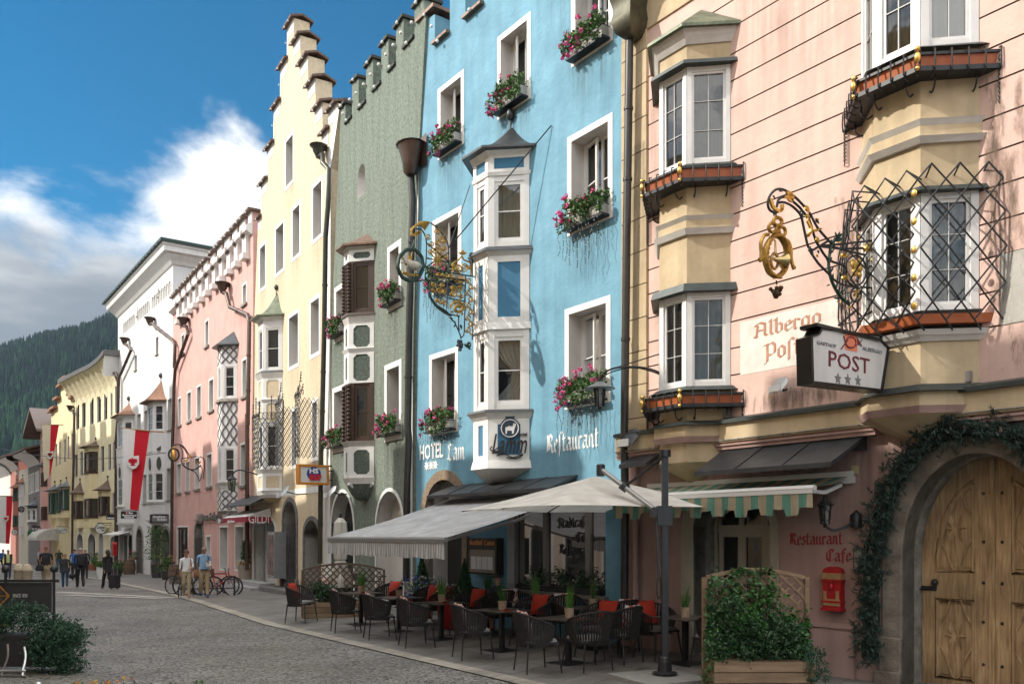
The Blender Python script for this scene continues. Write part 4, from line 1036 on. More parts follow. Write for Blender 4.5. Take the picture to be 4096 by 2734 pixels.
mb.loft(rings);mb.add([(hu-.42,-.05,hz_+.3),(hu+.46,-.05,hz_+.1),(hu+.46,-.05,hz_+.95),(hu-.42,-.05,hz_+.78)],[(0,1,2,3)])
mb.build('hopper',mat('brown_metal_hopper',(.11,.075,.06),.35,.2,4,metal=.6),H2,True)
H3=house('green_grey_house','rough grey green house with battlements and dark wooden bay windows',F3)
X=F3.at
er=.25
outer=[(er,-.3),(X(8,205,0)[0],X(8,205,0)[1]),X(9,140,170),X(5,1240,-10),X(5,1188,55),X(5,1188,240),X(5,1120,310),X(5,1120,112),X(5,1072,183),X(5,1072,395),X(5,1025,455),X(5,1025,240),X(5,980,298),X(5,980,520),X(5,928,578),X(5,928,366),X(5,885,428),X(5,885,640),X(5,838,690),X(5,838,486),X(5,797,522),X(5,797,735),X(5,755,780),X(5,755,650),X(5,727,685),X(6,690,700),(U3+.12,-.3)]
outer[1]=(er+.1,outer[1][1]);outer[2]=(outer[2][0]+.35,outer[2][1]);
W={}
W[1]=F3.rect(6,1108,78,1210,545)
W[1][3]=F3.az(6,1108,78);W[1][2]=F3.az(6,1098,560)
W[2]=[F3.au(6,1087),F3.au(6,1212),F3.az(6,1090,1510),F3.az(6,1087,945)]
W[3]=[F3.au(6,717),F3.au(6,800),F3.az(6,715,785),F3.az(6,717,375)]
W[4]=[F3.au(6,702),F3.au(6,800),F3.az(7,790,135),F3.az(6,702,1115)]
slit=[F3.au(5,832),F3.au(5,878),F3.az(5,825,1258),F3.az(5,832,1060)]
ga1=[F3.au(7,783),F3.au(7,972)];ga2=[F3.au(7,1160),F3.au(7,1385)]
def halfarch(F,ua,ub,k,x,y,spring):return archpoly(ua,ub,-.3,F.az(k,x,y),spring=spring,n=14)
a1=halfarch(F3,ga1[0],ga1[1],7,868,455,F3.az(7,785,800));a2=halfarch(F3,ga2[0],ga2[1],7,1270,446,F3.az(7,1160,760))
fw=.16
holes=[(rectpoly(inn(r,fw)),.45) for r in W.values()]+[(archpoly(slit[0],slit[1],slit[2],F3.az(5,860,1025),n=6),.35),(a1,.55),(a2,.5)]
wallmesh('wall',H3,outer,holes,[S_GREEN,REVEAL],thick=.5)
body(H3,U3+.1,-.1,-.3,12.5,S_GREEN,.5,12)
for i,r in W.items():
 f=window(H3,inn(r,fw),.45,fr=DWOOD if i in(1,2) else FRAME,nx=1,nz=2,w=.06,opaque=True);surround(f,inn(r,fw),fw);runoff(H3,r)
for poly,c_ in((a1,0),(a2,1)):
 mb=MB();cx_=(poly[0][0]+poly[1][0])/2
 big=[(cx_+(p[0]-cx_)*1.075,p[1]+(.1 if p[1]>.5 else 0)) for p in poly]
 ringprism(mb,big,poly,-.012,.05);ar=mb.build('arch_surround',WHITE,H3)
 mb=MB();mb.prism([(p[0],p[1]) for p in poly],.44,.47)
 if c_:mb.build('white_infill',REVEAL,ar)
 else:mb.build('pane',DGLASS,ar)
mb=MB();bulbs(mb,[(p[0],-.08,p[1]) for p in outer[3:25]],.55,.05);mb.build('light_string',BULB,H3,True)
mb=MB()
P_=outer
for a,b_ in((4,3),(8,7),(12,11),(16,15),(20,19),(24,23)):
 p,q=P_[a],P_[b_];mb.add([(p[0]-.06,-.08,p[1]),(q[0]+.06,-.08,q[1]),(q[0]+.06,.56,q[1]),(p[0]-.06,.56,p[1]),(p[0]-.06,-.08,p[1]+.08),(q[0]+.06,-.08,q[1]+.08),(q[0]+.06,.56,q[1]+.08),(p[0]-.06,.56,p[1]+.08)],[(0,3,2,1),(4,5,6,7),(0,1,5,4),(1,2,6,5),(2,3,7,6),(3,0,4,7)])
for a,b_ in((6,5),(10,9),(14,13),(18,17),(22,21)):
 p,q=P_[a],P_[b_];mb.box(p[0],q[0],-.06,.5,p[1]-.02,p[1]+.06)
mb.build('coping',mat('dark_grey_green_coping',(.04,.045,.04),.8,.3,10,.01,20),H3)
GB=Bay(F3,H3,1378,1398,1497)
z6=lambda y:GB.z(6,y);z7=lambda y:GB.z(7,y)
z_=z6
GB.base(z_(180),z_(90),S_GREEND);GB.frames(z_(180),z_(95),WHITE,.12,wt=.08,chamfer=.06);GB.base(z_(95),z_(62),REVEAL,.02,.12,'cornice')
GB.roof(z_(62),F3.au(6,965),F3.az(6,965,-25),COPPERB,.25,.8)
GB.win(z_(560),z_(180),fr=DWOOD,glass=DGLASS,nx=1,nz=2,w=.07,post=.13,top=.06,opaque=True);GB.base(z_(580),z_(560),DWOOD,.1,.08,'sill')
GB.base(z_(640),z_(580),REVEAL,.0,.07,'cornice')
GB.base(z_(825),z_(640),S_GREEND,0,None,'shaft');GB.frames(z_(825),z_(640),WHITE,.13,chamfer=.1,wt=.05);GB.base(z_(850),z_(822),WHITE,.02,.08,'moulding')
GB.base(z_(1075),z_(850),S_GREEND,0,None,'shaft');GB.frames(z_(1075),z_(850),WHITE,.13,chamfer=.1,wt=.06)
GB.win(z_(1505),z_(1075),fr=DWOOD,nx=1,nz=2,w=.08,post=.15,top=.06,opaque=True);GB.base(z7(32),z_(1500),DWOOD,.1,.08,'sill')
GB.base(z7(75),z7(32),REVEAL,.0,.1,'cornice');GB.base(z7(335),z7(75),S_GREEND,0,None,'shaft');GB.frames(z7(335),z7(75),WHITE,.14,chamfer=.1,wt=.1)
GB.base(z7(385),z7(335),WHITE,-.03,.06,'moulding')
mb=MB();cu_=F3.au(7,1065);cz_=F3.az(7,1065,535)
GB.corbel(z7(385),cu_,cz_,S_GREEND,-.06,8,.35)
mb=MB();mb.tube([(GB.uC+(cu_-GB.uC)*(1-(1-t)**1.8),-.03-GB.p*(1-t)**1.8,z7(385)+(cz_-z7(385))*t) for t in[i/8 for i in range(9)]],.05,6)
mb.tube([(GB.uD+(cu_-GB.uD)*(1-(1-t)**1.8),-.03,z7(385)+(cz_-z7(385))*t) for t in[i/8 for i in range(9)]],.05,6);mb.build('corbel_rib',WHITE,GB.root,True)
mb=MB()
for z0,z1 in((z_(555),z_(185)),(z_(1495),z_(1080))):
 n_=14
 for j in range(n_):
  zc=z0+(z1-z0)*(j+.5)/n_;mb.ball((GB.uC,-GB.p-.02,zc),.075,6,4,(1,1,.9));mb.ball((GB.uB,-GB.p-.02,zc),.075,6,4,(1,1,.9))
mb.build('carved_post',DWOOD,GB.root,True)
mb=MB();
for j in range(22):zc=z_(1460)+(z_(1120)-z_(1460))*j/22;M_,wd_=GB.facets()[2];mb.M=M_;mb.box(.3,wd_-.25,.055,.06,zc,zc+.035)
mb.M=None;mb.build('blind',CURTAIN,GB.root)
H4=house('cream_gabled_house','cream yellow house with a tall stepped gable and iron window grilles',F4)
X=F4.at
outer=[(.0,-.5),X(5,722,1000),X(5,722,660),X(5,703,645),X(5,650,700),X(5,650,800),X(5,612,850),X(5,612,640),X(5,568,690),X(5,568,490),X(5,522,540),X(5,522,350),X(5,473,400),X(5,473,222),X(5,432,270),X(5,432,112),X(5,390,172),X(5,390,365),X(5,347,437),X(5,347,625),X(5,305,688),X(5,305,885),X(5,264,945),X(5,264,1112),X(5,226,1168),X(5,226,1345),X(5,208,1385),X(6,120,700),(U4,-.9)]
outer[1]=(0.05,outer[1][1]);
W={}
def rw(F,k,xl,yt,xr,yb,k2=None):
 return[F.au(k,xl),F.au(k,xr),F.az(k2 or k,xl if k2 is None else(xl[1] if isinstance(xl,tuple) else xl),yb),F.az(k,xl,yt)]
W['a']=rw(F4,5,376,883,434,1205)
W['b']=rw(F4,5,545,1168,615,1540)
def two(F,k1,x1,yt,x2r,k2,x2,yb):return[F.au(k1,x1),F.au(k1,x2r),F.az(k2,x2,yb),F.az(k1,x1,yt)]
W['c']=two(F4,5,418,1308,476,6,385,202)
W['d']=two(F4,5,313,1428,374,6,265,315)
W['e']=rw(F4,6,160,68,213,415);W['f']=rw(F4,6,373,577,457,990);W['g']=rw(F4,6,532,462,613,903)
W['h']=two(F4,6,395,1260,443,7,388,278);W['i']=two(F4,6,545,1195,597,7,560,215)
W['h'][0]=F4.au(6,395)
fw=.14
shop=[F4.au(7,135),F4.au(7,315),-.5,F4.az(7,250,655)]
ar1=archpoly(F4.au(7,385),F4.au(7,497),-.5,F4.az(7,437,530),spring=F4.az(7,385,720),n=12)
ar2=archpoly(F4.au(7,562),F4.au(7,688),-.5,F4.az(7,625,690),spring=F4.az(7,560,840),n=12)
shp=archpoly(shop[0],shop[1],-.5,shop[3],spring=F4.az(7,180,780),n=10)
holes=[(rectpoly(inn(r,fw)),.5) for r in W.values()]+[(ar1,.8),(ar2,.8),(shp,.5)]
wallmesh('wall',H4,outer,holes,[S_CREAM,REVEAL],thick=.6)
body(H4,U4+.05,-.05,-.9,12.6,S_CREAM,.5,14,TILE,1.5)
for k_,r in W.items():
 f=window(H4,inn(r,fw),.5,nx=1,nz=2,w=.06,opaque=True);surround(f,inn(r,fw),fw);runoff(H4,r,RUNB)
for poly in(ar1,ar2):
 mb=MB();cx_=(poly[0][0]+poly[1][0])/2;big=[(cx_+(p[0]-cx_)*1.16,p[1]+(.16 if p[1]>.5 else 0)) for p in poly]
 ringprism(mb,big,poly,-.04,.79);ar=mb.build('stone_arch',DSTONE,H4)
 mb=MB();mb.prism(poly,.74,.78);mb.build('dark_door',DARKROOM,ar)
 mb=MB();mb.box(big[0][0]-.08,poly[0][0]+.0,-.09,.3,-.5,.55);mb.box(poly[1][0]-.0,big[1][0]+.08,-.09,.3,-.5,.55);mb.build('arch_foot',DSTONE,ar)
mb=MB();sash(mb,shop[0]+.4,shop[1],-.3,shop[3]-.1,.4,.09,.06);mb.box((shop[0]+.4+shop[1])/2-.06,(shop[0]+.4+shop[1])/2+.06,.38,.46,-.3,shop[3]);mb.box(shop[0]+.4,shop[1],.42,.46,-.3,.55)
sd_=mb.build('shop_door',FRAME,H4);mb=MB();mb.prism(shp,.43,.45);mb.build('pane',mat('pale_grey_shop_glass',(.25,.28,.3),.08,.3,2),sd_)
mb=MB();cx_=(shp[0][0]+shp[1][0])/2;ringprism(mb,[(cx_+(p[0]-cx_)*1.09,p[1]+(.1 if p[1]>.5 else 0)) for p in shp],shp,-.012,.1);mb.build('surround',WHITE,sd_)
mb=MB()
zs1=F4.az(7,470,480);zs2=F4.az(7,470,432)
mb.box(U4+.0,.0,-.012,.02,zs1,zs2);mb.build('white_band',WHITE,H4)
mb=MB();pL=[(F4.au(5,682),-.015)]
mb.add([(-.62,-.015,-.5),(.0,-.015,-.5),(.05,-.015,outer[1][1]),(-.48,-.015,outer[1][1]),(outer[2][0]-.42,-.015,outer[2][1]+.0),(outer[2][0],-.015,outer[2][1])],[(0,1,2,3),(3,2,5,4)])
mb.build('corner_strip',WHITE,H4)
trim,cap,bl_=MB(),MB(),MB()
st=outer[3:27]
for i in range(len(st)-1):
 p,q=st[i],st[i+1]
 if abs(p[0]-q[0])>.25*abs(p[1]-q[1]) and True:
  a,b_=(p,q) if p[0]<q[0] else(q,p);zc=max(p[1],q[1]) if i>14 else min(p[1],q[1])
  zc=(p[1]+q[1])/2
  cap.add([(a[0]-.12,-.16,zc-.06),(b_[0]+.10,-.16,zc-.06),(b_[0]+.10,.3,zc+.10),(a[0]-.12,.3,zc+.10),(b_[0]+.10,.72,zc-.06),(a[0]-.12,.72,zc-.06),(a[0]-.12,-.16,zc+.02),(b_[0]+.10,-.16,zc+.02),(b_[0]+.10,.3,zc+.18),(a[0]-.12,.3,zc+.18),(b_[0]+.10,.72,zc+.02),(a[0]-.12,.72,zc+.02)],[(6,7,8,9),(9,8,10,11),(0,3,2,1),(3,5,4,2),(0,1,7,6),(4,5,11,10),(0,6,9,3),(3,9,11,5),(1,2,8,7),(2,4,10,8)])
  trim.add([(a[0],-.012,zc-.5),(b_[0],-.012,zc-.5),(b_[0],-.012,zc),(a[0],-.012,zc)],[(0,1,2,3)])
  bulbs(bl_,[(a[0]-.05,-.17,zc-.10),(b_[0]+.05,-.17,zc-.10)],.4,.035)
cap.build('tile_coping',TILE,H4);trim.build('coping_trim',WHITE,H4)
mb=MB()
for i in range(14,24):
 p,q=st[i],st[i-1] if i>0 else st[i]
 if abs(p[0]-q[0])<.2:mb.add([(p[0],-.012,min(p[1],q[1])),(p[0]+.13,-.012,min(p[1],q[1])),(q[0]+.13,-.012,max(p[1],q[1])),(q[0],-.012,max(p[1],q[1]))],[(0,1,2,3)]);bulbs(bl_,[(p[0]-.05,-.05,min(p[1],q[1])),(p[0]-.05,-.05,max(p[1],q[1]))],.9,.03)
mb.build('edge_trim',WHITE,H4);bl_.build('light_string',BULB,H4,True)
downpipe(H4,F4,[(5,612,965,.25),(5,612,1020,.25),(5,650,1060,.2),(5,645,1300,.2),(6,650,0,.2),(6,640,700,.2),(6,620,1568,.2),(7,700,0,.2),(7,695,400,.2),(7,690,1050,.2)],.085,mat('green_grey_pipe',(.06,.062,.05),.4,.2,4,metal=.5),hopper=(5,617,940),hs=.36)
CB=Bay(F4,H4,1032,1053,1130)
z6=lambda y:CB.z(6,y);z7=lambda y:CB.z(7,y)
CB.base(z6(655),z6(610),S_WHITE);CB.base(z6(610),z6(580),WHITE,.02,.14,'cornice');CB.roof(z6(578),F4.au(6,297),F4.az(6,297,415),COPPER,.28,.5,.35)
CB.win(z6(985),z6(655),nx=1,nz=2,w=.07,post=.12,opaque=True);CB.base(z6(1000),z6(985),LEADG,.1,.08,'drip_ledge');CB.base(z6(1042),z6(1000),WHITE,.0,.12,'cornice')
CB.base(z6(1200),z6(1042),S_CREAM,0,None,'shaft');CB.frames(z6(1200),z6(1042),WHITE,.14,chamfer=.08,wt=.06);CB.base(z6(1215),z6(1195),WHITE,.03,.08,'moulding')
CB.base(z6(1365),z6(1215),S_CREAM,0,None,'shaft');CB.frames(z6(1365),z6(1215),WHITE,.14,chamfer=.08,wt=.05)
CB.win(z7(265),z6(1365),nx=1,nz=2,w=.07,post=.12,opaque=True);CB.base(z7(300),z7(265),WHITE,.0,.12,'cornice')
CB.base(z7(440),z7(300),S_CREAM,0,None,'shaft');CB.frames(z7(440),z7(300),WHITE,.12,wt=.1);CB.base(z7(475),z7(440),WHITE,.0,.08,'moulding');CB.base(z7(500),z7(475),WHITE,-.1,.02,'moulding')
CB.corbel(z7(500),F4.au(7,275),F4.az(7,275,555),S_CREAML,-.12)
H5=house('rose_pink_house','rose pink house with white crenellations and a bay painted with grey interlacing bands',F5)
zhi=F5.az(3,1000,145);zlo=F5.az(3,1030,262)
L_=[540,572,610,645,687,730,778,825,875,930,980,1040];Rr=[555,594,632,670,712,755,805,855,910,965,1020,1085]
outer=[(0.0,-.6),(0.0,zlo)]
for l,r in zip(L_[::-1],Rr[::-1]):
 a,b_=F5.au(3,l),F5.au(3,r)
 if l==1040:b_=-.12
 if l==540:a=U5+.05
 outer+=[(b_,zlo),(b_,zhi),(a,zhi),(a,zlo)]
outer+=[(U5,zlo),(U5,-1.0)]
W=[]
W.append(rw(F5,3,992,590,1024,745));W.append(rw(F5,3,733,842,760,1035));W.append([F5.au(3,567),F5.au(3,590),F5.az(3,567,1090),F5.az(3,567,940)])
for(xl,xr,yt,yb,xb) in((545,567,1376,205,560),(608,637,1337,178,625),(675,707,1297,150,695),(759,794,1250,102,785)):
 W.append([F5.au(3,xl),F5.au(3,xr),F5.az(4,xb,yb),F5.az(3,xl,yt)])
W.append(rw(F5,3,990,1110,1025,1385))
for(xl,xr,yt,yb) in((568,600,462,690),(632,664,447,680),(699,738,418,665),(788,828,392,648),(1035,1078,318,640)):W.append(rw(F5,4,xl,yt,xr,yb))
Gr=[rw(F5,22,228,205,405,1060),rw(F5,22,683,347,760,700),rw(F5,22,892,202,1028,895),rw(F5,22,1132,192,1280,905)]
pd=archpoly(F5.au(22,510),F5.au(22,640),-1.0,F5.az(22,565,120),spring=F5.az(22,510,420),n=10)
wallmesh('wall',H5,outer,[(rectpoly(inn(r,.1)),.4) for r in W]+[(rectpoly(inn(r,.08)),.5) for r in Gr]+[(pd,.7)],[S_PINK2,REVEAL],thick=.5)
body(H5,U5+.05,-.05,-1,zlo-.6,S_PINK2,.5,14,TILE,.3)
for r in W:f=window(H5,inn(r,.1),.4,nx=1,nz=1,w=.05,opaque=True);surround(f,inn(r,.1),.1,wb=.02);mb=MB();mb.box(r[0]-.06,r[1]+.06,-.09,.0,r[2]-.05,r[2]+.05);mb.build('sill',STONE,f)
for i,r in enumerate(Gr):f=window(H5,inn(r,.08),.5 if i else .15,fr=DWOOD if i==0 else FRAME,nx=1 if i else 3,nz=2,w=.08,opaque=True);surround(f,inn(r,.08),.08)
mb=MB();cx_=(pd[0][0]+pd[1][0])/2;ringprism(mb,[(cx_+(p[0]-cx_)*1.2,p[1]+(.16 if p[1]>.5 else 0)) for p in pd],pd,-.04,.6);a_=mb.build('pointed_arch',STONE,H5);mb=MB();mb.prism(pd,.6,.65);mb.build('dark_door',DARKROOM,a_)
cw_,cc,cbl=MB(),MB(),MB()
k=0
for(l,r) in zip(L_,Rr):
 a,b_=F5.au(3,l),F5.au(3,r)
 if l==1040:b_=-.12
 if l==540:a=U5+.05
 h_=zhi-zlo
 cw_.box(a,b_,-.05,.0,zlo-.05,zhi-.02);cw_.add([(a,-.05,zlo-.05),(b_,-.05,zlo-.05),(b_,-.28,zlo+.1),(a,-.28,zlo+.1),(b_,-.28,zlo+.3),(a,-.28,zlo+.3),(b_,-.05,zlo+.45),(a,-.05,zlo+.45)],[(0,1,2,3),(3,2,4,5),(5,4,6,7),(0,3,5,7),(1,6,4,2)])
 cc.box(a-.12,b_+.12,-.22,.6,zhi,zhi+.1);bulbs(cbl,[(a-.1,-.25,zhi-.03),(b_+.1,-.25,zhi-.03)],.45)
for i in range(len(L_)-1):
 a,b_=F5.au(3,Rr[i]),F5.au(3,L_[i+1])
 cc.box(a+.02,b_-.02,-.32,.5,zlo,zlo+.08);bulbs(cbl,[(a,-.35,zlo-.03),(b_,-.35,zlo-.03)],.45)
 c_=(a+b_)/2;a2_,b2_=c_-.26,c_+.3
 cw_.box(a2_,b2_,-.18,.0,zlo-.75,zlo);cw_.box(a2_,b2_,-.3,.0,zlo-1.0,zlo-.75)
cw_.build('crenel_bracket',WHITE,H5);cc.build('tile_coping',TILE,H5);cbl.build('light_string',BULB,H5,True)
downpipe(H5,F5,[(3,880,650,.25),(3,905,745,.2),(3,1030,800,.2),(3,1040,840,.2),(3,1030,1568,.2),(4,1085,100,.2),(4,1085,1000,.2),(4,1085,1250,.2)],.09,PIPEBR,hopper=(3,885,600),hs=.42)
downpipe(H5,F5,[(3,602,880,.25),(3,615,930,.2),(3,525,1180,.2),(3,515,1300,.2),(3,510,1568,.2),(4,535,300,.2),(4,527,1280,.2)],.09,PIPEBR,hopper=(3,605,840),hs=.4)
PB=Bay(F5,H5,871,886,951)
z3=lambda y:PB.z(3,y);z4=lambda y:PB.z(4,y)
def pattern(B,z0,z1,n,name='painted_band',w=.045,ph=0):
 mb=MB()
 for(M,wd) in B.facets(.0,False):
  mb.M=M;cols=2 if wd>.8 else 1
  for c in range(cols):
   for s_ in(0,1):
    for dl in(-.045,.0,.045):
     pts=[]
     for i in range(41):
      t=i/40;x=(c+.5)/cols*wd+(1 if s_ else-1)*(.40*wd/cols)*cos(pi*n*t+ph)
      pts.append((x+dl*.8,-.006,z0+(z1-z0)*t))
     mb.tube(pts,.011,4)
 mb.M=None;return mb.build(name,GREYP,B.root)
GREYP=mat('grey_painted_bands',(.13,.13,.13),.8,.1,5)
PB.base(z3(1148),z3(1010),S_WHITE);pattern(PB,z3(1140),z3(1020),2.0);PB.roof(z3(1010),F5.au(3,936),F5.az(3,936,918),LEADG,.25,1.0)
PB.win(z3(1385),z3(1148),nx=1,nz=3,w=.06,post=.16,opaque=True);PB.base(z3(1405),z3(1385),STONE,.12,.08,'sill')
PB.base(z4(345),z3(1405),S_WHITE,0,None,'shaft');pattern(PB,z4(335),z3(1410),3.5)
PB.win(z4(605),z4(345),nx=1,nz=3,w=.06,post=.16,curtain=None,opaque=True);PB.base(z4(632),z4(605),STONE,.1,.08,'sill');PB.base(z4(660),z4(632),WHITE,0,.1,'cornice')
PB.base(z4(815),z4(660),S_WHITE,0,None,'shaft');pattern(PB,z4(810),z4(665),2.5);PB.base(z4(838),z4(815),STONE,-.05,.03,'moulding')
bl(F5,H5,'Gasthof zum Haus'.replace('z','r'),DSTONE,4,775,885,925,880,22,y=-.12,t=.02)
H6=house('white_house','tall white house with a deep coved cornice and two tile roofed bay windows',F6)
zc6=F6.az(3,300,655)
W=[rw(F6,3,388,957,408,1088),rw(F6,3,240,1085,258,1197),rw(F6,3,404,612,412,685),rw(F6,3,256,745,263,820),rw(F6,3,257,1492,285,1640),rw(F6,3,307,1468,333,1625)]
W.append([F6.au(3,471),F6.au(3,500),F6.az(4,490,235),F6.az(3,471,1385)])
W+=[rw(F6,4,316,548,343,770),rw(F6,4,490,500,522,745)]
ga=[]
for(xl,xr,ya,ys_) in((273,316,945,1040),(385,450,905,1020),(463,518,950,1030)):ga.append(archpoly(F6.au(4,xl),F6.au(4,xr),-1.2,F6.az(4,(xl+xr)/2,ya),spring=F6.az(4,xl,ys_),n=10))
shopw6=rw(F6,4,150,985,238,1285)
outer=[(0,-1.0),(0,zc6),(U6,zc6),(U6,-1.6)]
wallmesh('wall',H6,outer,[(rectpoly(inn(r,.05)),.4) for r in W]+[(g,.6) for g in ga]+[(rectpoly(shopw6),.3)],[S_WHITE,REVEAL],thick=.5)
body(H6,U6,0,-1.6,zc6+.5,S_WHITE,.5,16,COPPER,2.5)
for r in W:window(H6,inn(r,.05),.4,nx=1,nz=1,w=.05,opaque=True,sill=(.05,.08,STONE))
window(H6,shopw6,.3,fr=FRAME,nx=1,nz=1,opaque=True)
for g in ga:mb=MB();cx_=(g[0][0]+g[1][0])/2;ringprism(mb,[(cx_+(p[0]-cx_)*1.2,p[1]+(.2 if p[1]>.5 else 0)) for p in g],g,-.05,.5);a_=mb.build('arched_doorway',STONE,H6);mb=MB();mb.prism(g,.5,.55);mb.build('dark_door',DARKROOM,a_)
mb=MB();prof=[(.0,0),(.08,.05),(.2,.22),(.48,.52),(.64,.62),(.68,.88),(.76,.95),(.76,1.08)]
for i in range(len(prof)-1):
 o0,h0=prof[i];o1,h1=prof[i+1]
 mb.loft([[(U6-o,-o,zc6+h),(0+o,-o,zc6+h),(0+o,16,zc6+h)] for o,h in((o0,h0),(o1,h1))],False)
mb.build('cornice',WHITE,H6,True)
mb=MB();h=zc6+1.08;mb.add([(U6-.9,-.9,h),(.9,-.9,h),(.9,16,h),(U6-.9,16,h),(U6+4,5.5,h+1.9),(-5.0,5.5,h+1.9),(-5.0,12,h+1.9),(U6+4,12,h+1.9),(U6-.9,-.9,h+.16),(.9,-.9,h+.16),(.9,16,h+.16),(U6-.9,16,h+.16)],[(0,3,2,1),(0,1,9,8),(1,2,10,9),(8,9,5,4),(9,10,6,5),(4,5,6,7),(8,4,7,11)])
mb.build('roof_edge',mat('dark_green_roof_metal',(.02,.05,.042),.5,.3,5,metal=.3),H6)
mb=MB();bulbs(mb,[(U6-.9,-.95,h-.08),(.9,-.95,h-.08)],.8,.06);mb.build('light_string',IRON,H6)
mb=MB()
z0_,z1_=F6.az(3,500,640),F6.az(3,500,560);a_=F6.au(3,165);n_=22;cw__=(-.3-a_)/n_
for i in range(n_):
 if i in(6,13):continue
 u_=a_+cw__*i;mb.tube([(u_+.1,-.01,z0_)]+[(u_+cw__/2-(cw__/2-.1)*cos(pi*t/5),-.02,z1_-.2+.25*sin(pi*t/5)) for t in range(6)]+[(u_+cw__-.1,-.01,z0_)],.035,4)
mb.build('blind_arcade',REVEAL,H6)
def wbay(xB,xC,xD,apex,rows,ptop,seed=0):
 B=Bay(F6,H6,xB,xC,xD);z3=lambda y:B.z(3,y);z4=lambda y:B.z(4,y)
 B.base(z4(rows[0]),z4(rows[0]-22),S_WHITE);B.base(z4(rows[0]-20),z4(ptop),WHITE,.03,.3,'cornice')
 B.roof(z4(ptop),F6.au(*apex[:2]),F6.az(*apex),TILERED,.45,.65,.5)
 B.win(z4(rows[1]),z4(rows[0]),nx=1,nz=3,w=.06,post=.12,opaque=True,mull=1);B.base(z4(rows[2]),z4(rows[1]),S_WHITE,0,.08,'shaft');B.base(z4(rows[1]+14),z4(rows[1]),WHITE,.05,.12,'cornice')
 pm=MB()
 for(zc) in((rows[1]*.62+rows[2]*.38),(rows[1]*.2+rows[2]*.8)):
  for(M,wd) in B.facets(.02,False):pm.M=M;z_c=z4(zc);pm.prism([(wd/2+wd*.2*cos(a),z_c+.42*sin(a)) for a in[2*pi*j/8+pi/8 for j in range(8)]],-.02,.03)
 pm.M=None;pm.build('green_medallion',mat('dark_green_medallion',(.06,.065,.045),.7,.3,8),B.root)
 B.base(z4((rows[1]+rows[2])/2+8),z4((rows[1]+rows[2])/2),WHITE,.04,.07,'moulding')
 B.win(z4(rows[3]),z4(rows[2]),nx=1,nz=3,w=.06,post=.12,opaque=True);B.base(z4(rows[3]+14),z4(rows[3]),WHITE,.05,.12,'cornice')
 B.base(z4(rows[4]),z4(rows[3]+14),S_WHITE,0,None,'shaft');B.base(z4(rows[4]+14),z4(rows[4]),WHITE,.03,.08,'moulding');B.base(z4(rows[4]+40),z4(rows[4]+14),S_WHITE,-.25,-.02,'corbel')
 return B
wbay(*[400+c/1.845 for c in(350,392,480)],(3,430,1262),(28,228,525,748,880),2+0)
wbay(*[400+c/1.845 for c in(128,168,248)],(4,218,25),(150,345,570,780,900),108)
downpipe(H6,F6,[(3,368,860,.3),(3,390,885,.25),(3,505,975,.25),(3,522,1010,.25),(3,518,1170,.25)],.1,PIPEBR,hopper=(3,368,835),hs=.4)
downpipe(H6,F6,[(3,188,1010,.3),(3,215,1050,.25),(3,150,1200,.25),(3,130,1240,.25),(3,125,1500,.25),(4,118,300,.25),(4,115,1240,.25)],.1,PIPEBR,hopper=(3,190,975),hs=.4)
H7=house('butter_yellow_house','butter yellow house with a scalloped cove under its curved grey eave',F7)
ztop7=F7.az(1,760,800)
W=[]
for(xl,xr,yt,yb) in((597,622,1025,1215),(643,672,1005,1200),(705,735,975,1178),(762,793,955,1160),(815,842,930,1140),(866,883,895,1110),(902,920,870,1085),(790,816,1342,1545),(848,870,1325,1532),(885,905,1307,1520)):W.append(rw(F7,1,xl,yt,xr,yb))
W+=[rw(F7,2,502,30,521,182),rw(F7,2,538,12,556,172),rw(F7,2,753,285,773,425)]
ga=[]
for(xl,xr,ya,ys_) in((517,557,562,610),(592,640,560,615),(664,695,555,600),(742,782,575,620)):ga.append(archpoly(F7.au(2,xl),F7.au(2,xr),-1.6,F7.az(2,(xl+xr)/2,ya),spring=F7.az(2,xl,ys_),n=8))
CV=[(F7.at(1,x,y,1.1)) for x,y in((505,815),(600,775),(700,728),(770,675),(820,610),(858,562),(940,566))]
CV[0]=(U7-.3,CV[0][1]);CV[-1]=(.9,CV[-2][1]+.1)
def cvz(u):
 for(a_,z_),(b_,z2_) in zip(CV[:-1],CV[1:]):
  if u<=b_:return z_+(z2_-z_)*max(0,(u-a_))/(b_-a_)
 return CV[-1][1]
wallmesh('wall',H7,[(0,-1.6)]+[(U7*q/12,cvz(U7*q/12)-.1) for q in range(13)]+[(U7,-2)],[(rectpoly(inn(r,.02)),.35) for r in W]+[(g,.5) for g in ga],[S_YEL,REVEAL],thick=.5)
body(H7,U7,0,-2,ztop7-.3,S_YEL,.5,14)
for r in W:window(H7,inn(r,.02),.2,fr=mat('dark_grey_frame',(.09,.085,.08),.6,.1,5),nx=1,nz=1,w=.09,opaque=True)
for g in ga:mb=MB();mb.prism(g,.42,.46);a_=mb.build('arched_doorway',DARKROOM,H7);mb=MB();cx_=(g[0][0]+g[1][0])/2;ringprism(mb,[(cx_+(p[0]-cx_)*1.14,p[1]+(.2 if p[1]>.5 else 0)) for p in g],g,-.02,.1);mb.build('surround',WHITE,a_)
mb=MB();n_=9;cwd=-U7/n_
for i in range(n_):
 for j in range(8):
  t0,t1=j/8,(j+1)/8
  for q in range(5):
   s0,s1=q/5,(q+1)/5
   def pt(t,s_):
    u_=U7+cwd*(i+t);zt_c=cvz(u_)
    o=1.05*s_**1.7;sag=.5*(1-s_)*(abs(2*t-1)**1.5)
    return(u_,-o-.01,zt_c-1.75*(1-s_)-sag)
   mb.quad(pt(t0,s0),pt(t1,s0),pt(t1,s1),pt(t0,s1))
mb.build('scalloped_cove',S_YEL,H7,True)
mb=MB();rings=[]
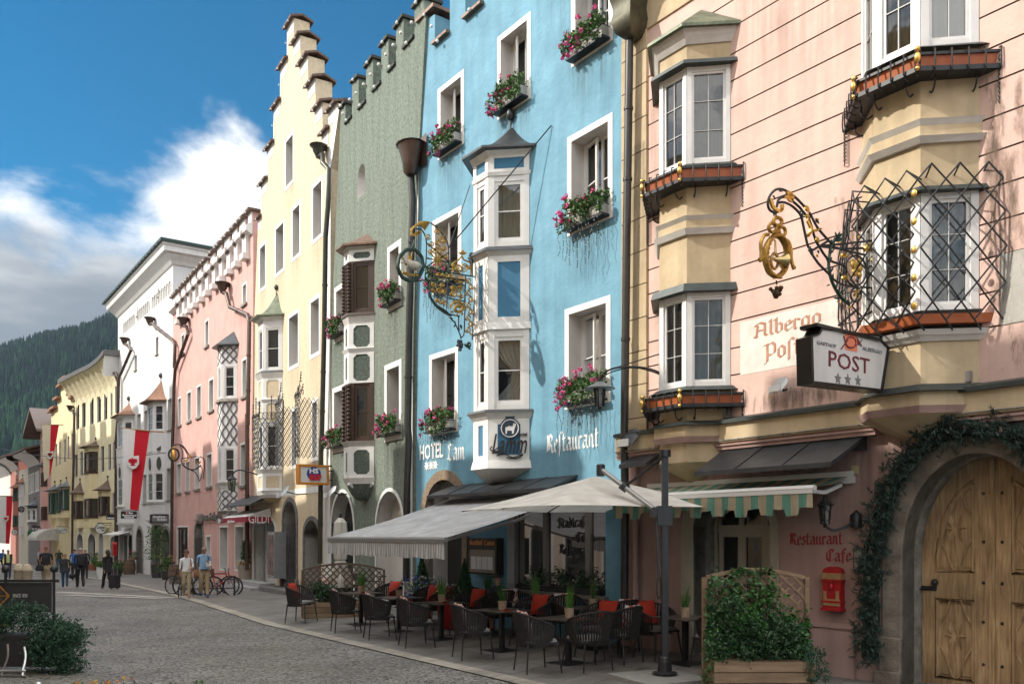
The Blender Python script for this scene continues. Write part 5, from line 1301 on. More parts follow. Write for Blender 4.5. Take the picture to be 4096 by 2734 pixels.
for i in range(21):
 u_=U7-.4+(-U7+1.0)*i/20;zz_=cvz(u_);rings.append([(u_,-1.15,zz_-.02),(u_,-1.15,zz_+.3),(u_,2,zz_+.7),(u_,2,zz_-.02)])
mb.loft(rings);mb.build('roof_edge',mat('grey_roof_metal',(.12,.12,.12),.5,.2,4,metal=.3),H7)
mb=MB();mb.loft([[(0+o,-1.05,h),(0+o,3,h)] for o,h in((0,CV[-1][1]-1.75),(.1,CV[-1][1]-1.2),(.4,CV[-1][1]-.4),(.6,CV[-1][1]))],False);mb.build('side_cove',WHITE,H7,True)
def ybay(F,H,xB,xC,xD,k,apex,eave,wins,bot,tip=None,fr=None,wall=None,rm=None,tw=.14):
 B=Bay(F,H,xB,xC,xD);z=lambda y:B.z(k,y)
 B.base(z(wins[0][0]),z(eave),wall or S_YEL2);B.roof(z(eave),F.au(k,apex[0]),F.az(k,apex[0],apex[1]),rm or TILE,.4,.65,.3)
 for i,(a,b_) in enumerate(wins):
  B.win(z(b_),z(a),fr=fr or DWOOD,nx=1,nz=2,w=.09,post=tw,opaque=True)
  nx_=wins[i+1][0] if i+1<len(wins) else bot
  B.base(z(nx_),z(b_),wall or S_YEL2,0,None,'shaft');B.base(z(b_+6),z(b_),fr or DWOOD,.08,.1,'sill')
 if tip:B.corbel(z(bot),F.au(k,tip[0]),F.az(k,tip[0],tip[1]),wall or S_YEL2)
 return B
sx2=lambda c:c/1.6786
FB2=mat('grey_leaf_frame',(.5,.5,.48),.5,.1,5)
ybay(F7,H7,sx2(566),sx2(596),sx2(658),2,(647,-62),-28,[(8,148),(322,448)],520)
ybay(F7,H7,sx2(660),sx2(684),sx2(738),2,(728,195),262,[(308,432)],520)
ybay(F7,H7,sx2(494),sx2(514),sx2(560),2,(542,212),285,[(338,452)],520)
downpipe(H7,F7,[(1,912,770,.3),(1,925,800,.25),(1,925,1000,.25),(2,788,100,.25),(2,783,800,.25)],.1,PIPEBR,hopper=(1,905,735),hs=.4)
H8=house('ochre_stepped_house','ochre yellow house with a stepped gable and three dark framed bay windows',F8)
X=F8.at
outer=[(0,-2),(0,F8.az(1,595,1000)),X(1,590,960),X(1,575,980),X(1,575,930),X(1,558,955),X(1,558,880),X(1,540,905),X(1,540,835),X(1,503,800),X(1,503,865),X(1,477,885),X(1,477,965),X(1,450,985),X(1,450,1040),X(1,420,1062),(U8,F8.az(1,400,1090)),(U8,-2.4)]
W=[rw(F8,1,*q) for q in((435,1325,448,1500),(463,1310,475,1485),(503,1290,516,1465),(532,1265,543,1445),(562,1245,570,1430))]
wallmesh('wall',H8,outer,[(rectpoly(r),.3) for r in W],[S_YEL2,REVEAL],thick=.6)
for r in W:window(H8,r,.2,fr=DWOOD,nx=1,nz=1,w=.1,opaque=True)
body(H8,U8,0,-2.4,F8.az(1,595,1050),S_YEL2,.5,12)
cap=MB()
for i in range(2,16):
 p,q=outer[i],outer[i+1] if i+1<len(outer) else outer[i]
 if abs(p[0]-q[0])>.4:a,b_=min(p[0],q[0]),max(p[0],q[0]);zc=(p[1]+q[1])/2;cap.box(a-.2,b_+.2,-.4,.8,zc,zc+.2)
cap.build('tile_coping',TILERED,H8)
for xs_,ap,ev in(((325,343,378),(372,225),270),((376,394,416),(412,218),262),((408,432,466),(450,200),245)):
 ybay(F8,H8,sx2(xs_[0]),sx2(xs_[1]),sx2(xs_[2]),2,ap,ev,[(ev+15,ev+150)],450,(xs_[1]+15,520),rm=LEADG,tw=.22,fr=SHUTG)
downpipe(H8,F8,[(1,570,1060,.3),(1,582,1100,.25),(1,575,1568,.25),(2,487,300,.25),(2,485,700,.25)],.1,PIPEBR,hopper=(1,568,1035),hs=.4)
far=[('pink_gabled_house','narrow rose house whose overhanging gable end faces down the street',F9,1,(325,1245),(.62,.36,.32),(.60,.34,.30),U9,[(19,325,405,336,540)],'gable'),('slate_grey_house','slate grey fronted house with yellow flower boxes under its white cove',F10,19,(228,560),(.20,.19,.19),(.2,.19,.19),U10,[(19,228,692,236,825),(19,243,685,251,818),(19,258,678,266,812),(19,279,670,288,806),(19,295,662,304,798)],'cove'),('pale_cream_house','pale cream house with a round sign disc and small dormer eave',F11,19,(152,650),(.62,.58,.46),(.6,.56,.45),U11,[(19,168,765,186,845),(19,192,760,198,850),(19,160,990,184,1075)],'flat'),('red_and_ochre_house','old house painted half brick red and half pale ochre behind the flags',F12,19,(88,600),(.42,.17,.13),(.42,.17,.13),U12,[(19,122,622,134,670),(19,104,800,138,875),(19,104,1005,138,1075)],'cove'),('white_far_house','white coved house far down the street at the left',F13,19,(30,640),(.7,.68,.64),(.68,.66,.6),U13,[(19,45,900,60,960)],'cove'),('apricot_far_house','apricot house at the left edge far down the street',F14,19,(5,700),(.66,.48,.28),(.66,.48,.28),-12,[],'flat')]
for nm,lb,F,k,tp,c1,c2_,U,ws,kind in far:
 H=house(nm,lb,F);ma=mat(nm+'_plaster',c1,.85,.08,1.2,.003,12,streak=.12)
 zt7=F.az(k,tp[0],tp[1]) if tp else 12
 R=[F.rect(*q) for q in ws]
 uu=U
 wallmesh('wall',H,[(0,-3),(0,zt7),(uu,zt7),(uu,-3)],[(rectpoly(r),.3) for r in R],[ma,REVEAL],thick=.4)
 for r in R:f=window(H,r,.2,nx=1,nz=2,w=.1,opaque=True);surround(f,r,.12)
 body(H,uu,0,-3,zt7,ma,.4,12,TILERED,2.0 if kind!='gable' else .2)
 if kind=='cove':
  mb=MB();mb.loft([[(uu-o,-o,zt7-.9+h),(0,-o,zt7-.9+h)] for o,h in((0.02,0),(.15,.3),(.6,.8),(1.2,1.1),(1.3,1.35))],False);mb.build('cove',WHITE,H,True)
  mb=MB();mb.add([(uu-1.4,-1.5,zt7+.45),(.1,-1.5,zt7+.45),(.1,4,zt7+2.0),(uu-1.4,4,zt7+2.0),(uu-1.4,-1.5,zt7+.65),(.1,-1.5,zt7+.65),(.1,4,zt7+2.2),(uu-1.4,4,zt7+2.2)],[(0,3,2,1),(4,5,6,7),(0,1,5,4),(1,2,6,5),(2,3,7,6),(3,0,4,7)]);mb.build('roof_edge',TILE,H)
 if kind=='gable':
  c=uu/2;zr=F.az(1,345,1010,1.0);mb=MB()
  ze=F.az(1,275,1250,1.0)
  for a,b_ in(((uu-1.3,ze),(c,zr)),((c,zr),(1.0,ze))):
   mb.add([(a[0],-1.4,a[1]),(b_[0],-1.4,b_[1]),(b_[0],11,b_[1]),(a[0],11,a[1]),(a[0],-1.4,a[1]+.25),(b_[0],-1.4,b_[1]+.25),(b_[0],11,b_[1]+.25),(a[0],11,a[1]+.25)],[(0,3,2,1),(4,5,6,7),(0,1,5,4),(1,2,6,5),(2,3,7,6),(3,0,4,7)])
  mb.build('gable_roof',mat('brown_grey_roof',(.14,.11,.10),.7,.2,6,.01,20),H);mb=MB();mb.prism([(uu,zt7-.1),(0,zt7-.1),(c,zr-.1)],0,.4);mb.build('gable_wall',ma,H)
def fb(F,H_,xs_,k,apex,eave,wins,bot,tip,wall,fr=None,rm=None):
 return ybay(F,bpy.data.objects[H_],xs_[0]/1.96,xs_[1]/1.96,xs_[2]/1.96,k,apex,eave,wins,bot,tip,fr=fr or FRAME,wall=wall,rm=rm or TILERED)
PKP=MATS['pink_gabled_house_plaster'];GRP=MATS['slate_grey_house_plaster'];CRP=MATS['pale_cream_house_plaster'];RDP=MATS['red_and_ochre_house_plaster']
fb(F9,'pink_gabled_house',(320,332,372),19,(352,560),612,[(660,765),(930,1030)],1120,None,PKP,DWOOD,LEADG)
fb(F10,'slate_grey_house',(215,240,290),19,(278,880),925,[(945,1045)],1075,None,GRP,FRAME,LEADG)
fb(F11,'pale_cream_house',(148,158,188),19,(182,700),740,[(762,850),(985,1080)],1150,None,S_WHITE)
fb(F12,'red_and_ochre_house',(100,106,142),19,(140,735),780,[(795,880),(1000,1080)],1110,None,RDP,SHUTG)
OPP=Fac((F1.P-F1.i*14.0)[:],36.3)
opp=[(-5.0,14.0,16.5,(.8,.5,.2)),(-13,8,16.0,(.78,.5,.22)),(-21,8,15.4,(.5,.4,.35)),(-29,8,16.0,(.6,.5,.4)),(-39,10,16.7,(.55,.45,.3)),(-54.5,15.5,19.8,(.6,.55,.5)),(-71,16.5,24.5,(.55,.5,.35)),(-90,19,24.5,(.6,.5,.4)),(-116,26,24,(.55,.45,.4))]
for i,(u0,wd,hh,c) in enumerate(opp):
 u1=u0+wd;nm=['apricot','sand','taupe','salmon','ochre','ivory','mustard','peach','umber'][i]
 H=thing(nm+'_house_opposite','%s coloured town house across the street, out of the picture'%nm,'house',(OPP.P.x,OPP.P.y,0),OPP.rz)
 ma=mat(nm+'_opposite_plaster',c,.85,.08,1.2)
 mb=MB();mb.box(u0,u1,-11,-.0,-2.5,hh)
 n_=int(wd/1.6);
 for j in range(n_):
  if(j+i)%2:mb.box(u0+wd*j/n_,u0+wd*(j+1)/n_,-.5,0.001,hh,hh+1.3)
 mb.build('wall',ma,H)
 fb_=MB();pb_=MB();nw=max(2,int(wd/2.6))
 for lv in range(int((hh-4)/3.2)):
  for j in range(nw):
   uc=u0+wd*(j+.5)/nw;z0=4.2+lv*3.2;fb_.box(uc-.65,uc+.65,0,.05,z0-.15,z0+1.75);pb_.box(uc-.45,uc+.45,.05,.06,z0,z0+1.6)
 for j in range(nw):
  uc=u0+wd*(j+.5)/nw;fb_.prism(archpoly(uc-.95,uc+.95,-.5,3.1,n=8),0,.05);pb_.prism(archpoly(uc-.75,uc+.75,-.5,2.9,n=8),.05,.06)
 f_=fb_.build('window',WHITE,H);pb_.build('pane',DGLASS,f_)
def wthing(name,label,cat,F,u,y,z,group=None):
 return thing(name,label,cat,F.world(u,y,z),F.rz,group)
def perp(F,k,x,off=0.0):
 """plane square to a front, through the point seen at column x on that front"""
 a=F.hit(Q(k,x)[0],HYP,off)[0];p=F.world(a,-off,0)
 return Fac((p.x,p.y),90+math.degrees(F.th))
def crom(pts,n=6):
 P=[Vector(p) for p in pts];out=[]
 for i in range(len(P)-1):
  p0,p1,p2,p3=P[max(i-1,0)],P[i],P[i+1],P[min(i+2,len(P)-1)]
  for j in range(n):
   t=j/n;out.append(.5*((2*p1)+(p2-p0)*t+(2*p0-5*p1+4*p2-p3)*t*t+(3*p1-p0-3*p2+p3)*t**3))
 out.append(P[-1]);return out
class Draw:
 """draws rods and scrolls on an upright plane from photo pixels"""
 def __init__(s,G,k):s.G,s.k,s.mb=G,k,MB()
 def p(s,x,y,o=0.0):u,z=s.G.at(s.k,x,y);return(u,-o,z)
 def rod(s,pts,r=.012,o=0.0,sm=True):
  P=[s.p(*q,o) for q in pts];s.mb.tube(crom(P) if sm and len(P)>2 else P,r,5);return s
 def scroll(s,x,y,R,a0=0,turns=1.4,d=1,r=.014,o=.01):
  pts=[s.p(x+R*(1-t*.8)*cos(a0+d*2*pi*turns*t),y+R*(1-t*.8)*sin(a0+d*2*pi*turns*t),o) for t in[i/16 for i in range(17)]]
  s.mb.tube(pts,[r*(1-.0*i) if i<13 else r*1.4 for i in range(17)],5);return s
 def ring(s,x,y,rx,ry,r=.012,o=0.0,n=28,wob=0.0):
  s.mb.tube([s.p(x+rx*(1+wob*sin(9*a))*cos(a),y+ry*(1+wob*sin(9*a))*sin(a),o) for a in[2*pi*i/n for i in range(n)]],r,6,closed=True);return s
 def leaf(s,x,y,L,a,w=.35,o=.01,t=.012):
  P=[]
  for q,wd in((0,.1),(.3,1),(.65,.7),(1,.02)):
   P.append((q,wd))
  ca,sa=cos(a),sin(a);top,bot=[],[]
  for q,wd in P:
   cx,cy=x+L*q*ca,y+L*q*sa;top.append((cx-sa*L*w*wd*.5,cy+ca*L*w*wd*.5));bot.append((cx+sa*L*w*wd*.5,cy-ca*L*w*wd*.5))
  pl=top+bot[::-1];n=len(pl)
  A=[s.p(*q,o) for q in pl];B_=[s.p(*q,o+t) for q in pl]
  s.mb.add(A+B_,[tuple(range(n)),tuple(range(2*n-1,n-1,-1))]+[(i,(i+1)%n,n+(i+1)%n,n+i) for i in range(n)]);return s
 def poly(s,pl,o0=0.0,o1=.02):
  P=[s.G.at(s.k,*q) for q in pl];s.mb.prism(P,-o1,-o0);return s
 def done(s,name,m,par,smooth=True):o=s.mb.build(name,m,par,smooth);s.mb=MB();return o
G=perp(F2,20,880,BB.p)
T=thing('wrought_iron_sign','gilt scrollwork bracket sign with a white lamb in a green wreath','sign',(G.P.x,G.P.y,0),G.rz)
D=Draw(G,20)
for pts in([(390,112),(460,165),(540,260),(585,360),(592,540),(590,660)],[(222,178),(290,190),(330,250),(346,330),(345,480),(335,605)],[(335,605),(600,660),(880,705)],[(345,500),(590,550)],[(882,560),(875,900),(850,1400)],[(778,690),(770,1000),(765,1290)],[(430,635),(430,740),(435,930)],[(385,755),(390,900),(450,1005),(560,1080),(600,1115),(710,1140)],[(385,742),(580,775),(780,800)],[(578,785),(570,1050)],[(585,940),(770,975)],[(335,660),(390,670),(388,742),(335,735),(335,660)],[(200,760),(335,742)],[(345,330),(590,540)],[(340,600),(590,440)],[(700,1145),(700,1300),(730,1380)],[(765,1290),(755,1350),(720,1385)],[(600,1150),(660,1210),(700,1300)],[(770,800),(768,1030)],[(850,520),(850,700)],[(840,470),(850,560)]):
 D.rod(pts,.016,sm=len(pts)>3)
D.rod([(880,640),(905,645)],.03).rod([(868,1085),(885,1090)],.03)
D.rod([(440,700),(760,745)],.03)
fr_=D.done('bracket_frame',IRON,T)
for q in((465,215,38,1),(512,295,46,-1),(362,265,36,1),(395,345,36,-1),(545,400,26,1),(430,428,46,1),(492,430,44,-1),(455,330,30,1),(540,320,30,1),(380,430,30,-1),(560,490,24,1),(470,380,30,-1),(700,620,42,1),(765,600,40,-1),(655,580,36,1),(820,600,24,-1),(480,690,34,1),(545,700,36,-1),(610,705,34,1),(680,740,34,-1),(730,770,22,1),(420,790,28,1),(420,860,26,-1),(520,800,32,1),(480,860,36,-1),(540,870,30,1),(500,980,34,1),(545,1000,30,-1),(460,960,22,1),(640,830,30,1),(720,820,30,-1),(620,900,28,1),(730,920,28,-1)):
 D.scroll(q[0],q[1],q[2],R_()*6,1.4,q[3],.014)
for i in range(9):
 y_=745+i*68;D.scroll(815+(18 if i%2 else-14),y_,36,0 if i%2 else pi,1.3,1 if i%2 else-1,.016);D.leaf(815,y_+30,42,pi/2+(.7 if i%2 else-.7),.5)
D.scroll(690,1050,82,pi,1.5,1,.026).scroll(690,1050,60,pi*1.3,1.2,1,.02)
for a in range(0,360,45):D.leaf(690+70*cos(radians(a)),1045+75*sin(radians(a)),40,radians(a+60),.6)
for a in range(0,360,90):D.ring(670+38*cos(radians(a+45)),868+40*sin(radians(a+45)),26,28,.016,.01,12)
for a in range(0,360,30):D.leaf(465,522,95,radians(a+7),.16)
D.rod([(640,660),(640,560),(700,520),(735,480),(760,520),(830,560),(830,690)],.018)
for a,L_x in((-150,55),(-120,45),(-90,62),(-60,45),(-30,55)):D.leaf(742,465,L_x,radians(a),.45)
D.ring(700,620,30,45,.014).ring(765,605,30,42,.014)
for i in range(11):x_=700+i*7;D.rod([(x_,690+i),(x_+6,710+i),(x_-4,730+i),(x_+5,755+i)],.006,sm=False)
for i in range(11):
 t=i/10;D.rod([(205-30*t,262-6*t),(172+10*t,200-5*t),(200+22*t,140-18*t+22),(270+16*t,118-14*t+20*(1-t)),(330+48*t,190-80*t)],.02,.01)
D.leaf(200,250,90,-.35,.5).leaf(230,245,80,-.6,.5)
D.done('gilt_scrollwork',GOLD,T)
DKG=mat('dark_green_metal_leaf',(.018,.045,.035),.45,.4,12,metal=.2)
D.ring(170,575,138,172,.045,0,36,.02).rod([(375,880),(395,940),(460,1030),(560,1105),(620,1130)],.03)
for i in range(18):a=2*pi*i/18;D.leaf(170+138*cos(a),575+172*sin(a),40,a+1.9,.5,.02).leaf(170+138*cos(a),575+172*sin(a),38,a+1.2,.5,-.02)
for q in((600,1150,40,.6),(640,1190,45,.9),(665,1230,45,2.2),(690,1260,45,1.2),(715,1230,60,1.3),(840,460,40,1.6),(850,500,45,1.2),(855,540,40,2),(810,1420,50,1.8),(830,1460,50,2.6),(800,1490,40,.5),(760,1440,60,1.0),(185,390,40,5.5),(170,350,45,4)):D.leaf(*q[:4],.45)
D.ring(840,465,18,20,.018).ring(812,1455,20,30,.015)
D.rod([(215,300),(200,360),(180,400)],.02)
D.done('green_wreath',DKG,T)
for i in range(26):
 r_=i//6;u_,z_=G.at(20,715+ru(-24,24)*(1-r_*.19),1415+r_*22+ru(-6,6));D.mb.ball((u_,ru(-.05,.05),z_),.035,6,4)
D.done('grape_cluster',mat('blue_grey_grape',(.03,.045,.06),.4,.3,10),T)
LAMB=mat('painted_lamb_white',(.5,.46,.38),.6,.45,30,.01,40)
bm_=MB()
def gp(x,y,o=0.0):u,z=G.at(20,x,y);return(u,-o,z)
bm_.tube(crom([gp(125,560),gp(150,568),gp(200,580),gp(240,590),gp(252,605)]),[.07,.075,.08,.085,.09,.095,.1,.1,.1,.1,.1,.1,.1,.1,.1,.1,.1,.1,.1,.1,.09,.08,.07,.06,.03],8)
bm_.tube(crom([gp(128,560),gp(115,530),gp(110,500)]),[.07]*4+[.065]*4+[.055]*4+[.05],8)
bm_.tube([gp(118,492),gp(100,495),gp(82,505)],[.055,.05,.03],8)
for x0,x1,o in((118,110,.03),(135,132,-.03),(222,228,.03),(240,248,-.03)):bm_.tube([gp(x0,590,o),gp(x1,625,o),gp(x1-2,662,o)],[.035,.022,.018],6)
bm_.tube([gp(250,600),gp(262,640)],[.03,.02],6);bm_.tube([gp(112,485),gp(128,492)],[.02,.012],5)
bm_.build('lamb_figure',LAMB,T,True)
D.rod([(80,655),(150,680),(255,690)],.035).rod([(190,430),(160,560)],.012);D.poly([(150,470),(188,478),(180,540),(145,535)],-.005,.01);D.done('banner_staff',GOLD,T)
D.rod([(40,545),(100,555)],.006).rod([(255,590),(310,595)],.006);D.done('wreath_wire',IRON,T)
mb=MB();inv=Matrix.Translation((G.P.x,G.P.y,0))@Matrix.Rotation(G.rz,4,'Z');inv.invert()
a=Vector(gp(595,385));w1=inv@F2.world(*(lambda q:(q[0],-.02,q[1]))(F2.at(9,1060,875)));w2=inv@F2.world(*(lambda q:(q[0],-.9,q[1]))(F2.at(9,488,1290,.9)))
mb.tube([a,w1],.014,5);mb.tube([a,w2],.01,5);mb.build('stay_rod',IRON,T)
G=perp(F1,21,1180,B2.p+.15)
T=thing('post_horn_sign','black iron arm with a gilt wreath, bow and hanging post horn over the pink front','sign',(G.P.x,G.P.y,0),G.rz)
D=Draw(G,21)
for pts in([(885,690),(735,520),(640,350),(540,235),(470,170),(380,110),(290,100),(220,160),(192,250),(215,325),(270,350),(330,330)],[(290,290),(310,210),(370,182),(440,215),(530,290),(570,340),(640,430),(700,620),(745,715),(850,860),(1000,920),(1040,980)],[(300,250),(360,240),(440,270),(510,330),(555,400),(590,560),(630,720),(680,755)],[(650,770),(740,900),(850,1010),(890,1060),(1000,1130),(1150,1155)],[(745,715),(1100,680),(1420,645),(1514,640)],[(900,720),(1060,770),(1250,810)],[(745,715),(1000,745),(1250,735)],[(650,775),(850,655)],[(960,1568),(1160,1395)],[(1165,190),(1160,700),(1165,1600)],[(1410,690),(1420,1650)],[(1260,830),(1270,1300)],[(1345,680),(1350,1000),(1330,1340)],[(1200,1155),(1320,1165),(1325,1330)],[(1180,1500),(1390,1380),(1500,1220)]):
 D.rod(pts,.017,sm=len(pts)>3)
D.ring(1140,980,115,165,.014).ring(1310,980,38,50,.013).ring(1145,1240,58,75,.014).ring(310,215,4,4)
D.rod([(278,345),(285,410)],.01).rod([(285,1085),(290,1130)],.01)
D.done('bracket_frame',IRON,T)
vine=[(930,620),(880,700),(862,800),(850,900),(862,1000),(880,1080),(920,1170),(960,1240),(1010,1300),(1070,1345)]
D.rod(vine,.022)
random.seed(5)
for i,(x_,y_) in enumerate(vine):
 for sgn in(-1,1):D.leaf(x_,y_,70 if sgn>0 else 60,radians(-70 if sgn>0 else-115)+ru(-.3,.3),.26)
for q in((905,660,120,-.25),(905,670,90,-1.1),(905,640,100,-.55),(960,1280,70,3.2),(850,1130,40,2.6),(560,350,60,1.7),(700,430,60,.9),(660,770,60,1.5),(720,760,40,1.2),(620,400,50,.3),(545,330,45,2.2),(640,720,60,1.9),(250,355,40,1.6),(300,120,45,.2),(235,170,40,.9),(225,230,30,.9)):D.leaf(*q,.4)
D.done('iron_vine',DKG,T)
for q in((370,130,110,.6),(400,150,90,.9),(350,200,80,-.3),(390,200,70,.8),(310,310,50,-.4),(580,280,90,1.1),(590,370,70,1.2),(610,590,60,-.4),(700,620,70,1.2),(715,540,50,-.2),(690,420,40,.5),(1000,800,60,.8),(1000,1060,60,-.6),(1300,880,40,-1.5),(1300,1050,40,1.5),(1160,260,60,1.5),(1160,600,60,1.6),(1410,600,60,1.5),(1110,1260,60,-1.2),(1130,1290,60,-.8),(1150,1230,60,-1.4),(1080,1370,60,2.8),(1300,1390,40,0),(700,810,35,1)):D.leaf(*q,.45,.015,.02)
D.rod([(215,200),(250,290),(310,335),(345,310),(345,265)],.026).rod([(620,440),(655,520),(640,590),(600,600)],.022).rod([(655,510),(690,550),(730,540)],.02)
D.scroll(1285,740,55,2.5,1.3,1,.028).scroll(1000,820,28,0,1,-1,.016).scroll(1010,1055,28,0,1,1,.016)
for q in((1100,920,42),(1150,900,40),(1165,960,34),(1110,1000,36),(1165,1030,26)):u_,z_=G.at(21,q[0],q[1]);D.mb.ball((u_,-.03,z_),q[2]/2.7*.0042,8,6,(1,.6,1.1))
D.done('gilt_ornament',GILT,T)
for i in range(3):D.ring(285,820,120+4*cos(i*2.1),222+5*sin(i*2.1),.026,.022*sin(i*2.1),34,.012)
D.ring(283,455,46,44,.024,.02,14).ring(222,522,42,50,.022,.03,14).ring(345,560,38,52,.022,.0,14)
D.rod([(200,590),(150,600),(118,680),(122,780),(118,870),(100,840)],.024).rod([(360,640),(410,660),(440,740),(445,850),(470,950),(480,935)],.024)
for i in range(26):a=2*pi*i/26;D.leaf(285+120*cos(a),820+222*sin(a),44,a+1.9,.5,.03)
D.leaf(285,1050,60,.3,.5).leaf(285,1050,60,2.8,.5).leaf(290,540,60,.9,.5).leaf(290,540,60,2.2,.5)
D.done('gilt_wreath',GOLD,T)
D.ring(265,875,38,82,.02).rod([(268,640),(270,720),(265,800)],.008).rod([(280,650),(285,800)],.005)
u_,z_=G.at(21,320,872);D.mb.tube([(u_-.12,0,z_),(u_,-.02,z_),(u_+.06,-.03,z_)],[.02,.05,.1],12);D.done('post_horn',mat('polished_brass',(.45,.33,.15),.25,.2,8,metal=.95),T)
for i in range(30):r_=i//6;u_,z_=G.at(21,290+ru(-40,40)*(1-r_*.19),1170+r_*22);D.mb.ball((u_,ru(-.05,.05)*(1-r_*.18),z_),.026,6,4)
D.done('grape_cluster',mat('dark_bronze_grape',(.08,.05,.025),.4,.3,10,metal=.6),T)
G=perp(F1,16,612,B2.p+.06)
T=thing('light_box_sign','black framed white light box with a red post horn and three grey stars','sign',(G.P.x,G.P.y,0),G.rz)
face=[(152,728),(552,776),(558,812),(606,856),(560,1142),(90,1086),(82,782),(132,764)]
P=[G.at(16,*q) for q in face];c=(sum(p[0] for p in P)/8,sum(p[1] for p in P)/8)
def off(P,c,k):return[(c[0]+(p[0]-c[0])*k,c[1]+(p[1]-c[1])*(1+(k-1)*1.5)) for p in P]
mb=MB();ringprism(mb,off(P,c,1.05),P,-.02,.20);mb.prism(off(P,c,1.05),.18,.195)
mb.box(P[0][0]-.14,P[1][0]+.0,-.03,.22,P[0][1]+.02,P[0][1]+.06);mb.build('box_frame',mat('glossy_black_metal',(.012,.013,.015),.3,.3,5,metal=.2),T)
mb=MB();mb.prism(P,.0,.02);mb.build('lit_panel',mat('milky_white_plastic',(.62,.62,.62),.35,.06,3,streak=.15),T)
DGR=mat('slate_grey_lettering',(.16,.17,.18),.6,.1,5);WINE=mat('wine_red_lettering',(.14,.015,.03),.6,.1,5)
wtext(G,T,'GASTHOF',DGR,16,116,838,250,852,26,y=-.004);wtext(G,T,'ALBERGO',DGR,16,434,880,568,892,26,y=-.004)
wtext(G,T,'POST',WINE,16,195,1008,480,1032,118,y=-.004)
mb=MB()
for x_,y_ in((263,1068),(331,1075),(402,1082)):u_,z_=G.at(16,x_,y_);star(mb,u_,z_,.075,-.008,.0)
mb.build('grey_star',DGR,T)
mb=MB();u0,z0=G.at(16,312,866);u1,z1=G.at(16,398,772);mb.box(u0,u1,-.004,0,z0,z1);mb.build('orange_square',mat('salmon_orange_print',(.75,.22,.12),.5,.1,4),T)
D=Draw(G,16);D.ring(350,818,36,38,.007,.008).rod([(300,768),(318,830),(350,852),(392,835),(428,800)],.006,.008).rod([(282,864),(330,800)],.009,.008);D.poly([(392,780),(432,845),(398,828)],.005,.01);D.done('horn_emblem',WINE,T)
mb=MB();
for y_ in(870,1010,1090):u_,z_=G.at(16,612,y_);mb.box(u_-.06,u_+.12,.1,.2,z_-.03,z_+.03)
u_,z_=G.at(16,630,835);mb.box(u_,u_+.05,.08,.22,z_-1.0,z_);mb.build('bracket',IRON,T)
def hsign(name,label,F,k,xa,rect,m,texts=(),frame=None,tk=.12,shape='rect',bar=None,off_=.0,cat='sign',par=None):
 G=perp(F,k,xa,off_);T=thing(name,label,cat,(G.P.x,G.P.y,0),G.rz)
 r=G.rect(k,*rect);mb=MB()
 if shape=='round':
  c=((r[0]+r[1])/2,(r[2]+r[3])/2);mb.prism([(c[0]+(r[1]-r[0])/2*cos(a),c[1]+(r[3]-r[2])/2*sin(a)) for a in[2*pi*i/28 for i in range(28)]],-tk/2,tk/2)
 else:mb.box(r[0],r[1],-tk/2,tk/2,r[2],r[3])
 mb.build('panel',m,T)
 if frame:
  mb=MB();w=frame[1];
  if shape=='round':c=((r[0]+r[1])/2,(r[2]+r[3])/2);mb.tube([(c[0]+(r[1]-r[0])/2*cos(a),0,c[1]+(r[3]-r[2])/2*sin(a)) for a in[2*pi*i/28 for i in range(28)]],w,6,closed=True)
  else:ringprism(mb,[(r[0]-w,r[2]-w),(r[1]+w,r[2]-w),(r[1]+w,r[3]+w),(r[0]-w,r[3]+w)],rectpoly(r),-tk/2-.03,tk/2+.03)
  mb.build('frame',frame[0],T)
 mb=MB();mb.tube([(r[0]+.1,0,r[3]+.06),(0,0,r[3]+.06)],.025,6);mb.tube([(r[1],0,r[3]-.1),(0,0,r[3]-.1)],.02,6);mb.tube([(r[1]*.6,0,r[2]+.1),(0,0,r[2]+.1)],.015,6);mb.build('bracket',IRON,T)
 for(s_,mm,xa_,ya_,xb_,yb_,h_) in texts:wtext(G,T,s_,mm,k,xa_,ya_,xb_,yb_,h_,y=-tk/2-.012,bold=.008)
 return T,G,r
WP=mat('white_sign_face',(.7,.7,.68),.5,.05,4);BLK=mat('black_sign_face',(.018,.018,.02),.4,.2,4);WL=mat('white_letter_paint',(.8,.8,.8),.6,.03,5);BL_=mat('black_letter_paint',(.02,.02,.02),.6,.05,5)
BLU=mat('cobalt_blue_print',(.02,.06,.3),.4,.1,5);RED=mat('signal_red_print',(.6,.02,.04),.45,.1,5)
T,G,r=hsign('shop_sign','orange framed white box sign with a blue disc and red lettering',F4,7,790,(517,240,738,378),WP,[],(mat('orange_frame_paint',(.6,.22,.02),.4,.1,5),.07),.2)
mb=MB();cx_,cz_=G.at(7,630,300);rr_=abs(G.at(7,688,300)[0]-cx_);mb.prism([(cx_+rr_*cos(a),cz_+rr_*.95*sin(a)) for a in[2*pi*i/30 for i in range(30)]],-.118,-.1);mb.build('blue_disc',BLU,T)
wtext(G,T,'HS',WL,7,590,300,665,300,40,y=-.13,bold=.01);wtext(G,T,'SHOP',RED,7,588,365,690,350,46,y=-.14,bold=.02)
T,G,r=hsign('restaurant_sign','black plate reading Bar Restaurant Pizzeria on the white house',F6,4,285,(155,818,270,872),BLK,[('Bar',WL,208,838,243,838,14),('Restaurant',WL,163,856,265,854,14),('Pizzeria',WL,178,870,250,869,12)],None,.15)
mb=MB();u0,z0=G.at(4,188,838);u1,z1=G.at(4,204,822);mb.box(u0,u1,-.09,-.07,z0,z1);mb.build('red_mark',RED,T)
wtext(G,T,'K',WL,4,190,837,202,837,13,y=-.095)
